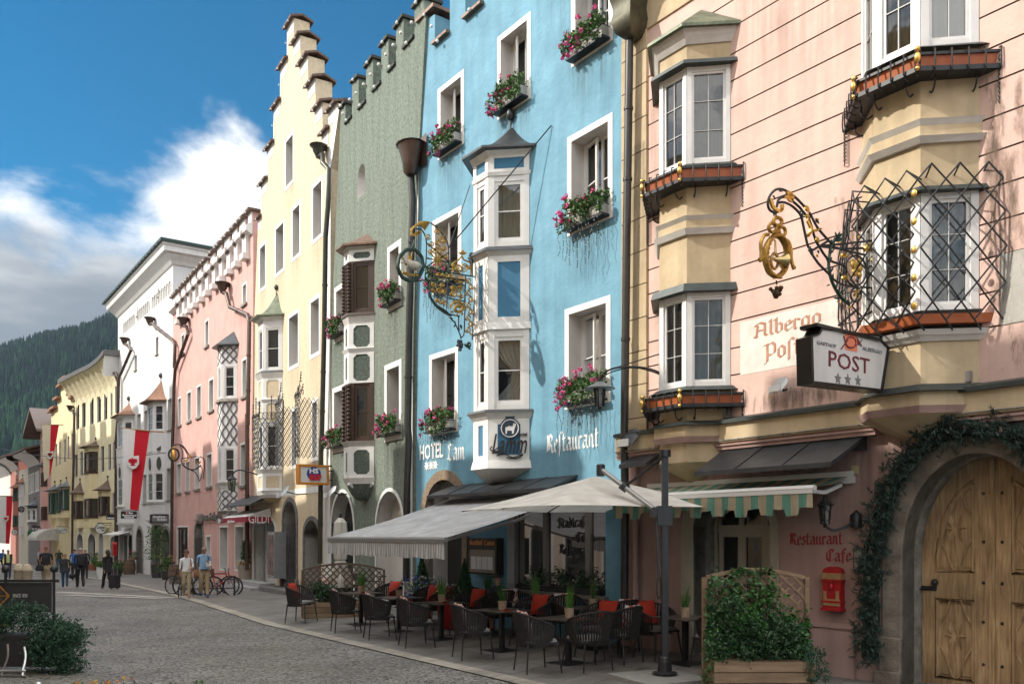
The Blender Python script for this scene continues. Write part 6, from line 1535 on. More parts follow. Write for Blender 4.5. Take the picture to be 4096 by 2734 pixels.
hsign('boutique_sign','grey box sign with script lettering beside the brown downpipe of the white house',F6,4,503,(378,848,497,898),mat('mid_grey_sign_face',(.2,.21,.21),.5,.1,5),[('Boutique',WL,388,872,478,864,20),('Robert',WL,420,893,488,884,20)],(BLK,.06),.2)
hsign('round_shop_sign','round white sign hung on a bracket before the yellow house arches',F7,2,750,(641,492,709,558),WP,[('Cristin',BL_,647,527,702,526,18),('PERRY',BL_,678,540,700,540,6)],(LEADG,.05),.12,'round')
hsign('lingerie_sign','black box sign between the yellow and white houses above the red letterbox',F7,2,786,(714,428,784,464),BLK,[('intimissimi',WL,717,460,782,459,12)],None,.15)
hsign('cafe_sign','oval silver grey sign in front of the dark framed bays',F8,19,540,(432,1092,530,1145),mat('silver_grey_sign',(.33,.34,.35),.4,.1,5),[("Ulli's",WL,448,1115,500,1112,20),('CAFE',WL,480,1136,518,1133,13)],None,.12,'round')
hsign('boutique_box_sign','black box sign with wide white capitals above the green ring sign',F9,19,325,(246,1088,316,1132),BLK,[('ELENA',WL,249,1117,314,1114,18)],None,.25)
T,G,r=hsign('green_shop_sign','green box sign with a white ring far down the street',F9,19,328,(217,1120,303,1167),mat('leaf_green_sign',(.01,.16,.05),.5,.1,5),[],None,.25)
D=Draw(G,19);D.ring(260,1143,12,14,.06,.15);D.done('white_ring',WL,T)
T,G,r=hsign('round_clock_sign','round white disc with crossed black tools on the far cream house',F11,19,200,(148,934,186,970),WP,[],(BLK,.09),.12,'round')
D=Draw(G,19);D.rod([(157,942),(177,962)],.05,.08).rod([(177,942),(157,962)],.05,.08);D.done('crossed_tools',BLK,T)
T,G,r=hsign('street_clock','small round street clock under the green shutters',F12,19,148,(97,1113,134,1149),WP,[],(LEADG,.07),.15,'round',cat='clock')
D=Draw(G,19);D.rod([(116,1131),(116,1118)],.03,.1).rod([(116,1131),(124,1136)],.03,.1);D.done('clock_hand',BLK,T)
G=perp(F5,4,760,.1)
T=thing('gilt_moon_sign','small gilt figure in a dark wreath on a curled bracket at the rose pink house','sign',(G.P.x,G.P.y,0),G.rz);D=Draw(G,4)
D.rod([(540,335),(580,325),(620,345),(655,400),(680,430)],.03).rod([(590,330),(610,380),(605,435)],.02).rod([(560,325),(600,335),(640,390),(650,440)],.02).rod([(600,430),(760,425),(760,580)],.025).rod([(605,470),(650,505),(700,510),(745,480)],.04).rod([(650,505),(700,530),(725,570),(735,600)],.025).ring(545,400,38,45,.05,0,16).rod([(740,480),(755,520),(740,590)],.02).rod([(625,440),(640,465),(600,460),(605,432)],.02)
D.scroll(720,450,22,0,1.3,1,.02);D.done('bracket_frame',IRON,T)
for q in((540,350,35,.3),(650,405,40,.6),(640,430,35,1.5),(715,470,35,-.5),(545,340,40,2)):D.leaf(*q,.5)
u_,z_=G.at(4,542,402);D.mb.ball((u_,0,z_),.2,8,6,(.6,.4,1.5));D.done('gilt_figure',GILT,T)
for i in range(12):a=2*pi*i/12;D.leaf(545+38*cos(a),400+45*sin(a),16,a+1.5,.6)
D.done('green_wreath',DKG,T)
T=wthing('lettered_inn_sign','row of dark metal letters ending at a grey niche tablet on the rose pink wall','sign',F5,0,0,0)
blackletter('aus Scheib',DSTONE,T,F5,F5.au(4,772),F5.az(4,772,886),F5.au(4,915),.24,y=-.16,t=.06,nib=.45)
mb=MB();r_=F5.rect(4,748,840,765,908);mb.box(r_[0],r_[1],-.25,0,r_[2],r_[3]);mb.box(r_[0]-.06,r_[1]+.06,-.32,0,r_[2]+.12,r_[2]+.22);mb.build('niche_tablet',STONE,T)
def floodlight(label,F,k,x,y,s=.22,arm=.5,up=False,m=None):
 u,z=F.at(k,x,y,arm);T=wthing('floodlight',label,'floodlight',F,u,0,z,'floodlights fixed to the house fronts')
 mb=MB();mb.loft([[(-s*.5,-arm-s*.3,-s*.55),(s*.5,-arm-s*.3,-s*.55),(s*.6,-arm+s*.3,.1*s),(-s*.6,-arm+s*.3,.1*s)],[(-s*.35,-arm,-s*.1),(s*.35,-arm,-s*.1),(s*.35,-arm+s*.5,s*.5),(-s*.35,-arm+s*.5,s*.5)]]);h=mb.build('lamp_head',m or LEADG,T)
 mb=MB();mb.box(-s*.42,s*.42,-arm-s*.34,-arm-s*.31,-s*.5,-s*.1);mb.build('lens',WP,h)
 mb=MB();mb.tube([(0,-arm+s*.4,.0),(0,-arm*.4,-.08),(0,-.01,-.05)],.02,6);mb.build('arm',IRON,T)
 return T
floodlight('black floodlight on a wall arm above the couple at the rose pink wall',F5,4,905,868,.45,.9,m=BLK)
floodlight('silver street lamp head above the grey arch of the cream house',F4,7,370,450,.42,.9,m=mat('silver_grey_metal',(.35,.36,.36),.4,.1,5,metal=.5))
floodlight('grey lamp head at the left arch of the green house',F3,7,765,452,.38,.6,m=MATS['silver_grey_metal'])
floodlight('white faced floodlight under the painted inn name',F1,15,1235,935,.24,.25,m=MATS['silver_grey_metal'])
floodlight('dark wedge floodlight hanging at the ochre corner pilaster',F1,15,190,1305,.34,.35,m=LEADG)
def lantern(label,F,k,x,y,off_,h=.42,anchor=None,s=.14,below=False):
 u,z=F.at(k,x,y,off_);T=wthing('wall_lantern',label,'lantern',F,u,-off_,z)
 n=6 if not below else 4
 mb=MB();mb.lathe([(s*1.3,h*.5),(s*1.35,h*.53),(s*.55,h*.78),(s*.5,h*.82),(.02,h*.95)],n if below else 12);mb.lathe([(s*.75,-h*.5),(s*.75,-h*.46)],n);mb.ball((0,0,h),.03,6,4)
 for i in range(n):a=2*pi*i/n;mb.bar((s*.7*cos(a),s*.7*sin(a),-h*.48),(s*.98*cos(a),s*.98*sin(a),h*.5),.016)
 mb.ball((0,0,-h*.56),.035,6,4)
 mb.build('lantern_cage',IRON,T)
 mb=MB();mb.lathe([(s*.66,-h*.46),(s*.93,h*.5)],n);mb.build('glass',GLASS,T)
 mb=MB();mb.lathe([(.02,-h*.3),(.045,-h*.2),(.045,h*.15),(.02,h*.25)],8);mb.build('lamp_bulb',WP,T,True)
 return T
t_=lantern('round hooded lantern on a long curved iron arm between the blue and pink houses',F2,10,1095,1085,.75,.34,s=.105)
mb=MB();mb.lathe([(.28,.17),(.29,.18),(.11,.27),(.08,.3)],20);mb.build('shade',mat('grey_enamel',(.2,.21,.21),.35,.1,4),t_,True)
mb=MB();mb.tube(crom([(0,0,.34),(.12,.05,.48),(.45,.12,.52),(1.0,.3,.42),(1.45,.7,.12)]),.018,6);mb.tube(crom([(0,0,.34),(.25,.1,.47),(.8,.25,.46),(1.4,.7,.15)]),.012,6);mb.tube([(.15,.05,.5),(1.45,.7,.8)],.012,6);mb.build('arm',IRON,t_)
t_=lantern('black carriage lantern beside the striped awning over the Restaurant Cafe lettering',F1,18,160,492,.45,.27,s=.09)
mb=MB();mb.tube(crom([(0,0,-.15),(.07,.1,-.22),(.2,.25,-.16),(.24,.42,-.05)]),.02,6);mb.lathe([(.0,0),(.08,.02),(.09,.2),(.0,.28)],10,(.24,.41,-.2));mb.build('arm',IRON,t_,True)
t_=lantern('small square lantern with a floodlight on its arm at the edge of the rose house',F5,4,972,625,1.1,.45,s=.17)
mb=MB();mb.tube(crom([(0,0,.4),(.4,.2,.6),(1.2,.8,.35),(1.7,1.1,.0)]),.03,6);mb.build('arm',IRON,t_)
M_,wd_=BB.facets(.0)[2];za_,zb3=z10(1475),z10(1215);zm=(za_+zb3)/2
T=thing('hotel_script_sign','black metal script with a round white lamb emblem on the blue bay window','sign',(F2.P.x,F2.P.y,0),F2.rz)
lettering('Lamm',BL_,T,M_@Matrix.Translation((wd_*.5,-.06,zm-.12)),.62,.012,shear=.35,fitw=wd_*.86,bold=.004)
lettering('Hotel',BL_,T,M_@Matrix.Translation((wd_*.83,-.06,zm+.10)),.11,.008,fitw=.22,bold=.004)
mb=MB();mb.M=M_;cx_=wd_*.53;zq=zm+.24;mb.tube(crom([(wd_*.2,-.06,zm-.36),(wd_*.4,-.06,zm-.32),(wd_*.6,-.06,zm-.40),(wd_*.85,-.06,zm-.33),(wd_*.7,-.06,zm-.42),(wd_*.45,-.06,zm-.40)]),.014,5);mb.tube(crom([(wd_*.1,-.06,zm-.15),(wd_*.05,-.06,zm-.2),(wd_*.12,-.06,zm-.25),(wd_*.28,-.06,zm-.15)]),.014,5);mb.build('flourish',BL_,T)
mb=MB();mb.M=M_;mb.prism([(cx_+.23*cos(a),zq+.23*sin(a)) for a in[2*pi*i/28 for i in range(28)]],-.05,-.03);mb.prism([(cx_-.09,zq+.22),(cx_+.09,zq+.22),(cx_+.12,zq+.30),(cx_,zq+.27),(cx_-.12,zq+.30)],-.05,-.03);mb.build('emblem_disc',mat('dark_blue_grey_disc',(.03,.05,.08),.5,.1,5),T)
mb=MB();mb.M=M_;mb.tube([(cx_+.19*cos(a),-.056,zq+.19*sin(a)) for a in[2*pi*i/28 for i in range(28)]],.012,5,closed=True)
mb.prism([(cx_-.10,zq+.02),(cx_-.02,zq+.05),(cx_+.06,zq+.04),(cx_+.08,zq+.11),(cx_+.14,zq+.1),(cx_+.13,zq+.05),(cx_+.10,zq-.02),(cx_+.08,zq-.12),(cx_+.05,zq-.12),(cx_+.04,zq-.05),(cx_-.06,zq-.05),(cx_-.07,zq-.12),(cx_-.10,zq-.12)],-.06,-.04);mb.M=None;mb.build('lamb_emblem',WL,T)
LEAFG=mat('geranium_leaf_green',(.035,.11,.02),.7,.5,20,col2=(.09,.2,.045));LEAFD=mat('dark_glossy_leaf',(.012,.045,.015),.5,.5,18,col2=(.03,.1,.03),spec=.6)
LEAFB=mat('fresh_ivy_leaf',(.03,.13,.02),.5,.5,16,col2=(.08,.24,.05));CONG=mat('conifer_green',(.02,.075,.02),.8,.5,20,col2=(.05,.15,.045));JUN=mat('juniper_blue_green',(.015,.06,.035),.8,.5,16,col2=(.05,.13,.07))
MAG=mat('magenta_petal',(.68,.05,.24),.6,.25,30,col2=(.82,.15,.4));YELP=mat('yellow_petal',(.75,.45,.02),.6,.2,30);ORP=mat('orange_petal',(.7,.18,.02),.6,.2,30);WHP=mat('white_petal',(.75,.75,.7),.6,.1,30);PURP=mat('purple_petal',(.14,.05,.3),.6,.3,30);REDPT=mat('red_petal',(.5,.01,.03),.6,.2,30);BLUP=mat('blue_petal',(.06,.08,.45),.6,.3,30)
def rleaf(mb,c,s,up=.3):
 n=Vector((ru(-1,1),ru(-1,1),ru(-1,1)+up)).normalized();a=n.orthogonal().normalized();a.rotate(Matrix.Rotation(ru(0,6.28),3,n));b=n.cross(a)
 c=Vector(c);k=s*ru(.7,1.25)
 mb.add([c-a*k,c-b*k*.55,c+a*k,c+b*k*.55+n*k*.2],[(0,1,2,3)])
def petals(mb,c,s,n=5):
 c=Vector(c)
 for i in range(n):
  d=Vector((ru(-1,1),ru(-1,1),ru(-1,1))).normalized()*s*.6;rleaf(mb,c+d,s*.55,.2)
def clump(mb,c,r,n,s,fn=rleaf,hollow=.35):
 for _ in range(n):
  d=Vector((ru(-1,1),ru(-1,1),ru(-1,1)))
  while d.length>1 or d.length<hollow:d=Vector((ru(-1,1),ru(-1,1),ru(-1,1)))
  fn(mb,(c[0]+d.x*r[0],c[1]+d.y*r[1],c[2]+d.z*r[2]),s)
TROUGH=mat('weathered_white_wood',(.42,.41,.38),.8,.2,8,streak=.3)
random.seed(21);FBV=[]
def flower_box_parts(T,wdt,seed):
 random.seed(seed)
 mb=MB();mb.box(-wdt/2,wdt/2,-.2,-.03,0,.2);mb.build('box',TROUGH,T)
 mb=MB();mb.box(-wdt/2-.04,wdt/2+.04,-.22,-.02,-.06,-.02);mb.tube([(-wdt/2-.06,-.04,.16),(-wdt/2-.06,-.24,.16),(wdt/2+.06,-.24,.16),(wdt/2+.06,-.04,.16)],.01,5);mb.build('bracket',IRON,T)
 mb=MB();k=int(wdt*12)
 for i in range(k):
  x=-wdt/2+wdt*(i+.5)/k+ru(-.04,.04)
  clump(mb,(x,-.15+ru(-.1,.05),.30+ru(-.04,.12)),(.13,.13,.15),44,.045)
 for i in range(int(k*1.0)):clump(mb,(-wdt/2+ru(-.1,wdt),-.27,.15+ru(-.16,.1)),(.12,.08,.13),24,.04)
 mb.build('foliage',LEAFG,T)
 mb=MB()
 for i in range(int(wdt*24)):
  x=-wdt/2+wdt*R_()**1.15-.05;y,z=ru(-.36,-.05),ru(.2,.6)
  if R_()<.34:x=-wdt/2+ru(-.14,.4);y=ru(-.36,-.22);z=ru(-.12,.3)
  for q in range(3):petals(mb,(x+ru(-.03,.03),y+ru(-.03,.03),z+ru(-.03,.03)),.05,8)
 mb.build('blossom',MAG,T)
 mb=MB()
 for i in range(14):x=-wdt/2+ru(0,wdt);mb.tube([(x,-.25,.2),(x+ru(-.05,.05),-.3,.5)],.005,4)
 mb.build('stem',LEAFG,T)
def flower_box(label,F,r,seed,grp,dz=.0,y=0.0):
 T=wthing('geranium_box',label,'flower box',F,(r[0]+r[1])/2,y,r[2]+dz,grp);flower_box_parts(T,(r[1]-r[0])*.98,seed);return T
g_='geranium boxes on the blue hotel'
LB={1:'top left',2:'top middle',3:'top right',4:'behind the gilt iron sign,',5:'second row right, with icicle lights,',6:'low left above the white lettering,',7:'low right above the Restaurant lettering,'}
WB={}
r_w={1:F2.rect(9,265,625,447,1000),2:F2.rect(9,680,265,912,685)}
h2=r_w[2][3]-r_w[2][2]
r_w[3]=[F2.au(9,1195),F2.au(9,1487),F2.az(9,1183,483),0];r_w[5]=[F2.au(9,1168),F2.au(9,1483),F2.az(0,1297,545),0];r_w[4]=[F2.au(8,315),F2.au(8,517),r_w[5][2],0]
r_w[6]=[F2.au(10,28),F2.au(10,209),F2.az(10,15,1325),0];r_w[7]=[F2.au(10,878),F2.au(10,1165),F2.az(10,870,1160),0]
for i in range(1,8):
 r=r_w[i];T=flower_box('pink geranium box, %s window of the blue hotel'%LB[i],F2,[r[0]+.1,r[1]-.1,r[2],0],30+i,g_,.10)
 if i in(4,5,6,7):
  mb=MB();mbb=MB();wd=r[1]-r[0]-.2
  for j in range(11):
   x=-wd/2+wd*j/10;L_n=ru(.4,1.1) if i!=6 else ru(.3,.7);p=[(x+ru(-.04,.04),-.3-ru(0,.04),-.0-L_n*t/5) for t in range(6)]
   mb.tube(p,.006,4)
   for q in p[1:]:mbb.ball(q,.009,5,3)
  mb.build('light_wire',IRON,T);mbb.build('icicle_light',BULB,T)
g_='geranium boxes on the green house'
for j,(lb,r) in enumerate((('upper right',[F3.au(6,1108),F3.au(6,1210),F3.az(6,1098,540),0]),('lower right',[F3.au(6,1087),F3.au(6,1212),F3.az(6,1090,1485),0]),('upper left, half hidden by the bay,',[F3.au(6,717),F3.au(6,800),F3.az(6,715,762),0]),('lower left, half hidden by the bay,',[F3.au(6,702),F3.au(6,800),F3.az(7,790,108),0]))):
 flower_box('pink geranium box, %s window of the grey green house'%lb,F3,r,50+j,g_,.1)
TERRA=mat('orange_brown_metal_box',(.42,.115,.04),.45,.12,5)
def cagebox(B,z0,z1,label,o=.29,cage=True):
 kk=(B.tC-o*.65)/B.tC;z0=CAMH+(z0-CAMH)*kk;z1=CAMH+(z1-CAMH)*kk;z1+=.03 if cage else 0;z0-=.03 if cage else 0
 c=B.H.world((B.uA+B.uD)/2,0,z0);T=thing('bay_window_box',label,'window box',(B.H.P.x,B.H.P.y,0),B.H.rz,'orange window boxes round the inn bays')
 mb=MB();mb.zprism(B.plan(o-.08),z0+.04,B.plan(o-.05),z1-.03);mb.build('box',TERRA,T)
 if not cage:return T
 mb=MB();mb.zprism(B.plan(o),z0-.02,B.plan(o),z0+.04);mb.zprism(B.plan(o-.02),z1-.035,B.plan(o-.02),z1);mb.build('tray',IRON,T)
 mb=MB()
 for M,wd in B.facets(o+.0):
  mb.M=M;n=max(5,int(wd/.19))
  for i in range(n+1):
   x=wd*i/n;x=min(max(x,.02),wd-.02)
   mb.tube([(x,.03,z1+.03),(x,-.02,z1+.02),(x,-.025,(z0+z1)/2),(x,-.02,z0),(x,.03,z0-.05),(x,.08,z0-.06)],.011,5)
  for i in(0,1):mb.tube(crom([(wd*(.25+.5*i),.12,z0-.02),(wd*(.25+.5*i),.12,z0-.13),(wd*(.25+.5*i),.2,z0-.2),(wd*(.25+.5*i),.28,z0-.15)]),.013,5)
 M,wd=B.facets(o)[2];mb.M=M
 for t in range(10):mb.tube([(wd+.04*cos(a),-.03*0+.02,z0+.12-t*.0+.05*sin(a)-.06*t) for a in[2*pi*q/8 for q in range(9)]],.007,4)
 M,wd=B.facets(o)[0];mb.M=M
 for t in range(9):mb.tube([(.05*cos(a)+.03,.0,z0-.02+.05*sin(a)-.055*t+0) for a in[2*pi*q/8 for q in range(9)]],.008,4)
 mb.M=None;mb.build('iron_cage',IRON,T)
 mb=MB();P=B.plan(o+.02)
 for p in(P[1],P[2]):mb.ball((p[0],p[1],z1+.02),.034,8,6,(1,1,1.2));mb.ball((p[0],p[1],z1-.09),.042,8,6,(1,1,1.7));mb.ball((p[0],p[1],z0),.03,8,5)
 mb.build('gilt_knob',GILT,T,True);return T
zc_=lambda y:B1.z(13,y)
cagebox(B1,zc_(1130),zc_(1062),'orange iron caged window box under the upper window of the left ochre bay')
cagebox(B1,B1.z(15,1075),B1.z(15,1008),'orange iron caged window box under the lower window of the left ochre bay')
cagebox(B2,B2.z(14,440),B2.z(14,358),'orange iron caged window box on the right ochre bay at the top of the picture')
cagebox(B2,B2.z(16,705),B2.z(16,605),'plain orange trough behind the iron lattice of the right ochre bay',.24,False)
T=thing('window_lattice_cage','bulging black iron diamond lattice with gilt masks round the right bay window','window grille',(F1.P.x,F1.P.y,0),F1.rz)
z0,z1=B2.z(16,700),B2.z(14,1180);mb=MB();kn=MB();gm=MB()
for fi,(M,wd) in enumerate(B2.facets(.30)):
 mb.M=kn.M=gm.M=M;n=max(3,round(wd/.36));st=wd/n;H_=z1-z0;m=round(H_/(st*1.15));sz=H_/m
 for i in range(n):
  for j in range(m):
   a,b_=(st*i,z0+sz*j),(st*(i+1),z0+sz*(j+1))
   bulge=lambda x,z:-.10*sin(pi*(z-z0)/H_)
   mb.tube([(a[0],bulge(*a),a[1]),(b_[0],bulge(*b_),b_[1])],.012,5);mb.tube([(a[0],bulge(*b_),b_[1]),(b_[0],bulge(*a),a[1])],.012,5)
   kn.ball((st*(i+.5),bulge(0,z0+sz*(j+.5)),z0+sz*(j+.5)),.02,6,4)
  mb.tube([(st*i,0,z1),(st*(i+.5),0,z1+sz*.45),(st*(i+.62),.3,z1+sz*.3)],.012,5);mb.tube([(st*(i+1),0,z1),(st*(i+.5),0,z1+sz*.45)],.012,5)
  mb.tube([(st*i,0,z0),(st*(i+.3),.05,z0-.12)],.012,5)
 if fi<2:
  for j in range(m):gm.ball((wd-.02 if fi else .02,-.05,z0+sz*(j+.5)),.042,8,5,(1,.4,1.2))
mb.M=kn.M=gm.M=None
l_=mb.build('lattice',IRON,T);kn.build('rivet',IRON,l_);gm.build('gilt_mask',GILT,T,True)
def basket(label,F,r,dep=.24,k=7,top=.9):
 T=wthing('window_grille',label,'window grille',F,(r[0]+r[1])/2,0,0,'basket grilles on the cream house');w=(r[1]-r[0])/2;z0,z1=r[2],r[3];mb=MB()
 for(p,q) in(((-w,0),(-w,-dep)),((-w,-dep),(w,-dep)),((w,-dep),(w,0))):
  p,q=Vector(p),Vector(q);L_q=(q-p).length;n=max(2,round(L_q/.17));m=int((z1-z0)/.26)
  for i in range(n):
   for j in range(m):
    a,b_=p.lerp(q,i/n),p.lerp(q,(i+1)/n);za,zb=z0+(z1-z0)*j/m,z0+(z1-z0)*(j+1)/m
    mb.tube([(a.x,a.y,za),(b_.x,b_.y,zb)],.009,4);mb.tube([(a.x,a.y,zb),(b_.x,b_.y,za)],.009,4)
 g=mb.build('lattice',IRON,T);mb=MB()
 for x in(-w,0,w):
  t_=top if x==0 else top*.5
  mb.tube([(x,-dep,z1),(x*.8,-dep*.9,z1+t_*.4),(x*.75,-dep*.8,z1+t_)],.014,5)
  for t in range(4):mb.ball((x*.75,-dep*.8,z1+t_-.1*t),.025,6,4)
  for s_ in(-1,1):mb.tube([(x*.8+s_*.1*(1-cos(a)),-dep*.9,z1+t_*.35+.12*sin(a)) for a in[i*.6 for i in range(8)]],.011,4)
 n=7
 for i in range(n):x=-w+2*w*(i+.5)/n;mb.tube([(x+.09*cos(a),-dep,z1+.09+.09*sin(a)) for a in[i2*.7 for i2 in range(9)]],.011,4)
 mb.build('spike',IRON,g);return T
W_={'h':two(F4,6,395,1260,443,7,388,278),'i':two(F4,6,545,1195,597,7,560,215)}
basket('basket grille on the middle ground storey window of the cream house',F4,[W_['h'][0]+.1,W_['h'][1]-.05,W_['h'][2]+.1,W_['h'][3]-.05],.62)
basket('basket grille on the right ground storey window of the cream house',F4,[W_['i'][0]+.1,W_['i'][1]-.05,W_['i'][2]+.1,W_['i'][3]-.05],.62)
T=thing('bay_window_grille','black lattice cage with scroll spikes round the lower bay window of the cream house','window grille',(F4.P.x,F4.P.y,0),F4.rz);mb=MB();z0,z1=CB.z(7,265),CB.z(6,1345)
for M,wd in CB.facets(.18):
 mb.M=M;n=max(3,round(wd/.24));m=int((z1-z0)/.33)
 for i in range(n):
  for j in range(m):
   za,zb=z0+(z1-z0)*j/m,z0+(z1-z0)*(j+1)/m;mb.tube([(wd*i/n,0,za),(wd*(i+1)/n,0,zb)],.014,4);mb.tube([(wd*i/n,0,zb),(wd*(i+1)/n,0,za)],.014,4)
 for x in(.02,wd/2,wd-.02):
  mb.tube([(x,0,z1),(x,0,z1+(.9 if x==wd/2 else .7))],.016,5)
  for t in range(4):mb.ball((x,0,z1+.85-.12*t-(0 if x==wd/2 else .2)),.03,6,4)
 for i in range(6):mb.tube([(wd*(i+.5)/6+.13*cos(a),0,z1+.14+.13*sin(a)) for a in[q*.7 for q in range(9)]],.013,4)
mb.M=None;mb.build('lattice',IRON,T)
def stripemat(name,c1,c2,sc_,axis=0,rough=.8):
 m=bpy.data.materials.new(name);nt,N,L,B=nodes(m);tc=N.new('ShaderNodeTexCoord');sp=N.new('ShaderNodeSeparateXYZ');L.new(tc.outputs['Object'],sp.inputs[0])
 a=N.new('ShaderNodeMath');a.operation='MULTIPLY';L.new(sp.outputs[axis],a.inputs[0]);a.inputs[1].default_value=sc_
 f=N.new('ShaderNodeMath');f.operation='FRACT';L.new(a.outputs[0],f.inputs[0])
 rp=N.new('ShaderNodeValToRGB');rp.color_ramp.interpolation='CONSTANT';L.new(f.outputs[0],rp.inputs[0]);rp.color_ramp.elements[0].color=c1+(1,);rp.color_ramp.elements[1].position=.5;rp.color_ramp.elements[1].color=c2+(1,)
 nz=N.new('ShaderNodeTexNoise');nz.inputs['Scale'].default_value=2.5;nz.inputs['Detail'].default_value=7;L.new(tc.outputs['Object'],nz.inputs['Vector'])
 mr=N.new('ShaderNodeMapRange');L.new(nz.outputs[0],mr.inputs[0]);mr.inputs[1].default_value=.3;mr.inputs[2].default_value=.7;mr.inputs[3].default_value=.75;mr.inputs[4].default_value=1.08
 mu=N.new('ShaderNodeMix');mu.data_type='RGBA';mu.blend_type='MULTIPLY';mu.inputs[0].default_value=1;L.new(rp.outputs[0],mu.inputs[6]);L.new(mr.outputs[0],mu.inputs[7]);L.new(mu.outputs[2],B.inputs['Base Color']);B.inputs['Roughness'].default_value=rough
 tl=N.new('ShaderNodeBsdfTranslucent');L.new(mu.outputs[2],tl.inputs[0]);mx=N.new('ShaderNodeMixShader');mx.inputs[0].default_value=.3;L.new(B.outputs[0],mx.inputs[1]);L.new(tl.outputs[0],mx.inputs[2]);L.new(mx.outputs[0],N['Material Output'].inputs[0])
 return m
GREYST=stripemat('grey_striped_cloth',(.42,.425,.44),(.72,.72,.72),11.0);GRNST=stripemat('faded_green_striped_cloth',(.13,.30,.23),(.45,.38,.26),3.6)
ALU=mat('grey_aluminium',(.3,.3,.3),.35,.08,5,metal=.6);CASTGREY=mat('dark_grey_aluminium',(.05,.052,.056),.38,.1,5,metal=.6)
def awning(T,u0,u1,yb,zb_,yf,zf_,m,vh,scal=0,fr=ALU,pitch=.12):
 mb=MB();n=40;rows=10;rings=[]
 for j in range(rows+1):
  t=j/rows;rings.append([(u0+(u1-u0)*i/n,yb+(yf-yb)*t,zb_+(zf_-zb_)*t-.05*sin(pi*t)+.008*sin(i*2.1)*sin(pi*t)) for i in range(n+1)])
 mb.loft(rings,False);c=mb.build('canopy_cloth',m,T,True)
 mb=MB();mb.tube([(u0-.02,yf,zf_-.03),(u1+.02,yf,zf_-.03)],.045,8);mb.box(u0,u1,yf-.04,yf+.03,zf_-.1,zf_-.02);mb.build('front_bar',fr,T)
 mb=MB();n=max(24,int((u1-u0)*40));top,bot=[],[]
 for i in range(n+1):
  u=u0+(u1-u0)*i/n;y=yf-.035+.012*sin(i*.9);s_=0
  if scal:s_=.10 if((u-u0)*scal)%1>.5 else 0
  top.append((u,yf-.03,zf_-.08));bot.append((u,y-.012*sin(i*.37),zf_-.08-vh+s_+.012*sin(i*.21)))
 mb.loft([top,[tuple((Vector(a)+Vector(b))/2) for a,b in zip(top,bot)],bot],False);mb.build('valance',m,c,False)
 mb=MB()
 for u in(u0+.12,u1-.12):mb.bar((u,yb,zb_-.12),(u,(yb+yf)/2,(zb_+zf_)/2-.16),.06,.05);mb.bar((u,(yb+yf)/2,(zb_+zf_)/2-.16),(u,yf,zf_-.06),.06,.05)
 mb.build('folding_arm',fr,T);mb=MB();mb.box(u0-.05,u1+.05,yb+.05,yb+.22,zb_-.1,zb_+.08);mb.build('casing',fr,T)
def hood(label,F,k1,xa,ya,k2,xb,p,drop,name='metal_canopy',m=None,th=.05,xin=.0,strip=True):
 """sheet metal canopy: wall line from (xa,ya) to column xb, reaching out p metres"""
 u0,z0=F.at(k1,xa,ya);u1=F.au(k2,xb);T=thing(name,label,'canopy',(F.P.x,F.P.y,0),F.rz)
 mb=MB();mb.add([(u0,-.0,z0),(u1,0,z0),(u1+xin,-p,z0-drop),(u0-xin,-p,z0-drop),(u0,0,z0-th),(u1,0,z0-th),(u1+xin,-p,z0-drop-th*1.4),(u0-xin,-p,z0-drop-th*1.4)],[(0,1,2,3),(4,7,6,5),(3,2,6,7),(0,3,7,4),(1,5,6,2)])
 n=int((u1-u0)/.8)
 for i in range(1,n):u=u0+(u1-u0)*i/n;mb.bar((u,-.02,z0+.012),(u,-p+.01,z0-drop+.012),.02,.012)
 mb.build('sheet_roof',m or LEADG,T)
 mb=MB();mb.box(u0+.03,u1-.03,-.12,-.003,z0-th-.2,z0-th*.8);mb.build('wall_flashing',m or LEADG,T);return T
T=thing('striped_awning','large grey striped folding awning with a hanging valance in front of the blue hotel','awning',(F1.P.x,F1.P.y,0),F1.rz)
ua_=F1.hit(1040*1.7437,HYP)[0];ub_=ua_+4.95
awning(T,ua_,ub_,-.15,3.06,-3.31,2.14,GREYST,.30)
hood('dark sheet metal canopy over the grey striped awning of the blue hotel',F2,12,20,75,12,960,.75,.28)
T=thing('green_striped_awning','faded green striped awning with a scalloped valance over the inn door','awning',(F1.P.x,F1.P.y,0),F1.rz)
u1w=F1.au(18,395)-.15;u0w=F1.au(17,330);zt_w=F1.az(18,200,255);pf=.95;zf_w=F1.az(18,200,300,pf)
awning(T,u0w,u1w,-.12,zt_w,-pf,zf_w,GRNST,.33,2.2,mat('white_awning_bar',(.6,.6,.58),.4,.05,4))
hood('large dark grey sheet metal canopy above the green striped awning',F1,15,880,1375,16,480,.85,.45,xin=-.05)
hood('small dark metal canopy left of the ochre bay corbel',F1,17,245,95,17,420,.5,.25)
T=thing('shop_awning','small dark red box awning under a slate hood on the cream house','awning',(F4.P.x,F4.P.y,0),F4.rz)
u0,z0=F4.at(7,60,640,.8);u1=F4.au(7,245,.3);rz0=F4.az(7,140,700,.9);rz1=F4.az(7,140,655,.9)
ua2,ub2=F4.au(7,70),F4.au(7,300)
mb=MB();mb.box(ua2,ub2-.3,-1.0,-.98,rz0,rz1);mb.box(ub2-.3,ub2-.28,-1.0,-.0,rz0,rz1);mb.build('valance',mat('dark_red_awning_cloth',(.30,.015,.04),.7,.1,5),T)
mb=MB();mb.add([(ua2,-1.0,rz1),(ub2-.3,-1.0,rz1),(ub2-.05,-.1,rz1+.35),(ua2,-.1,rz1+.35),(ub2-.3,0,rz1)],[(0,1,2,3),(1,4,2)]);mb.build('canopy_cloth',WHITE,T)
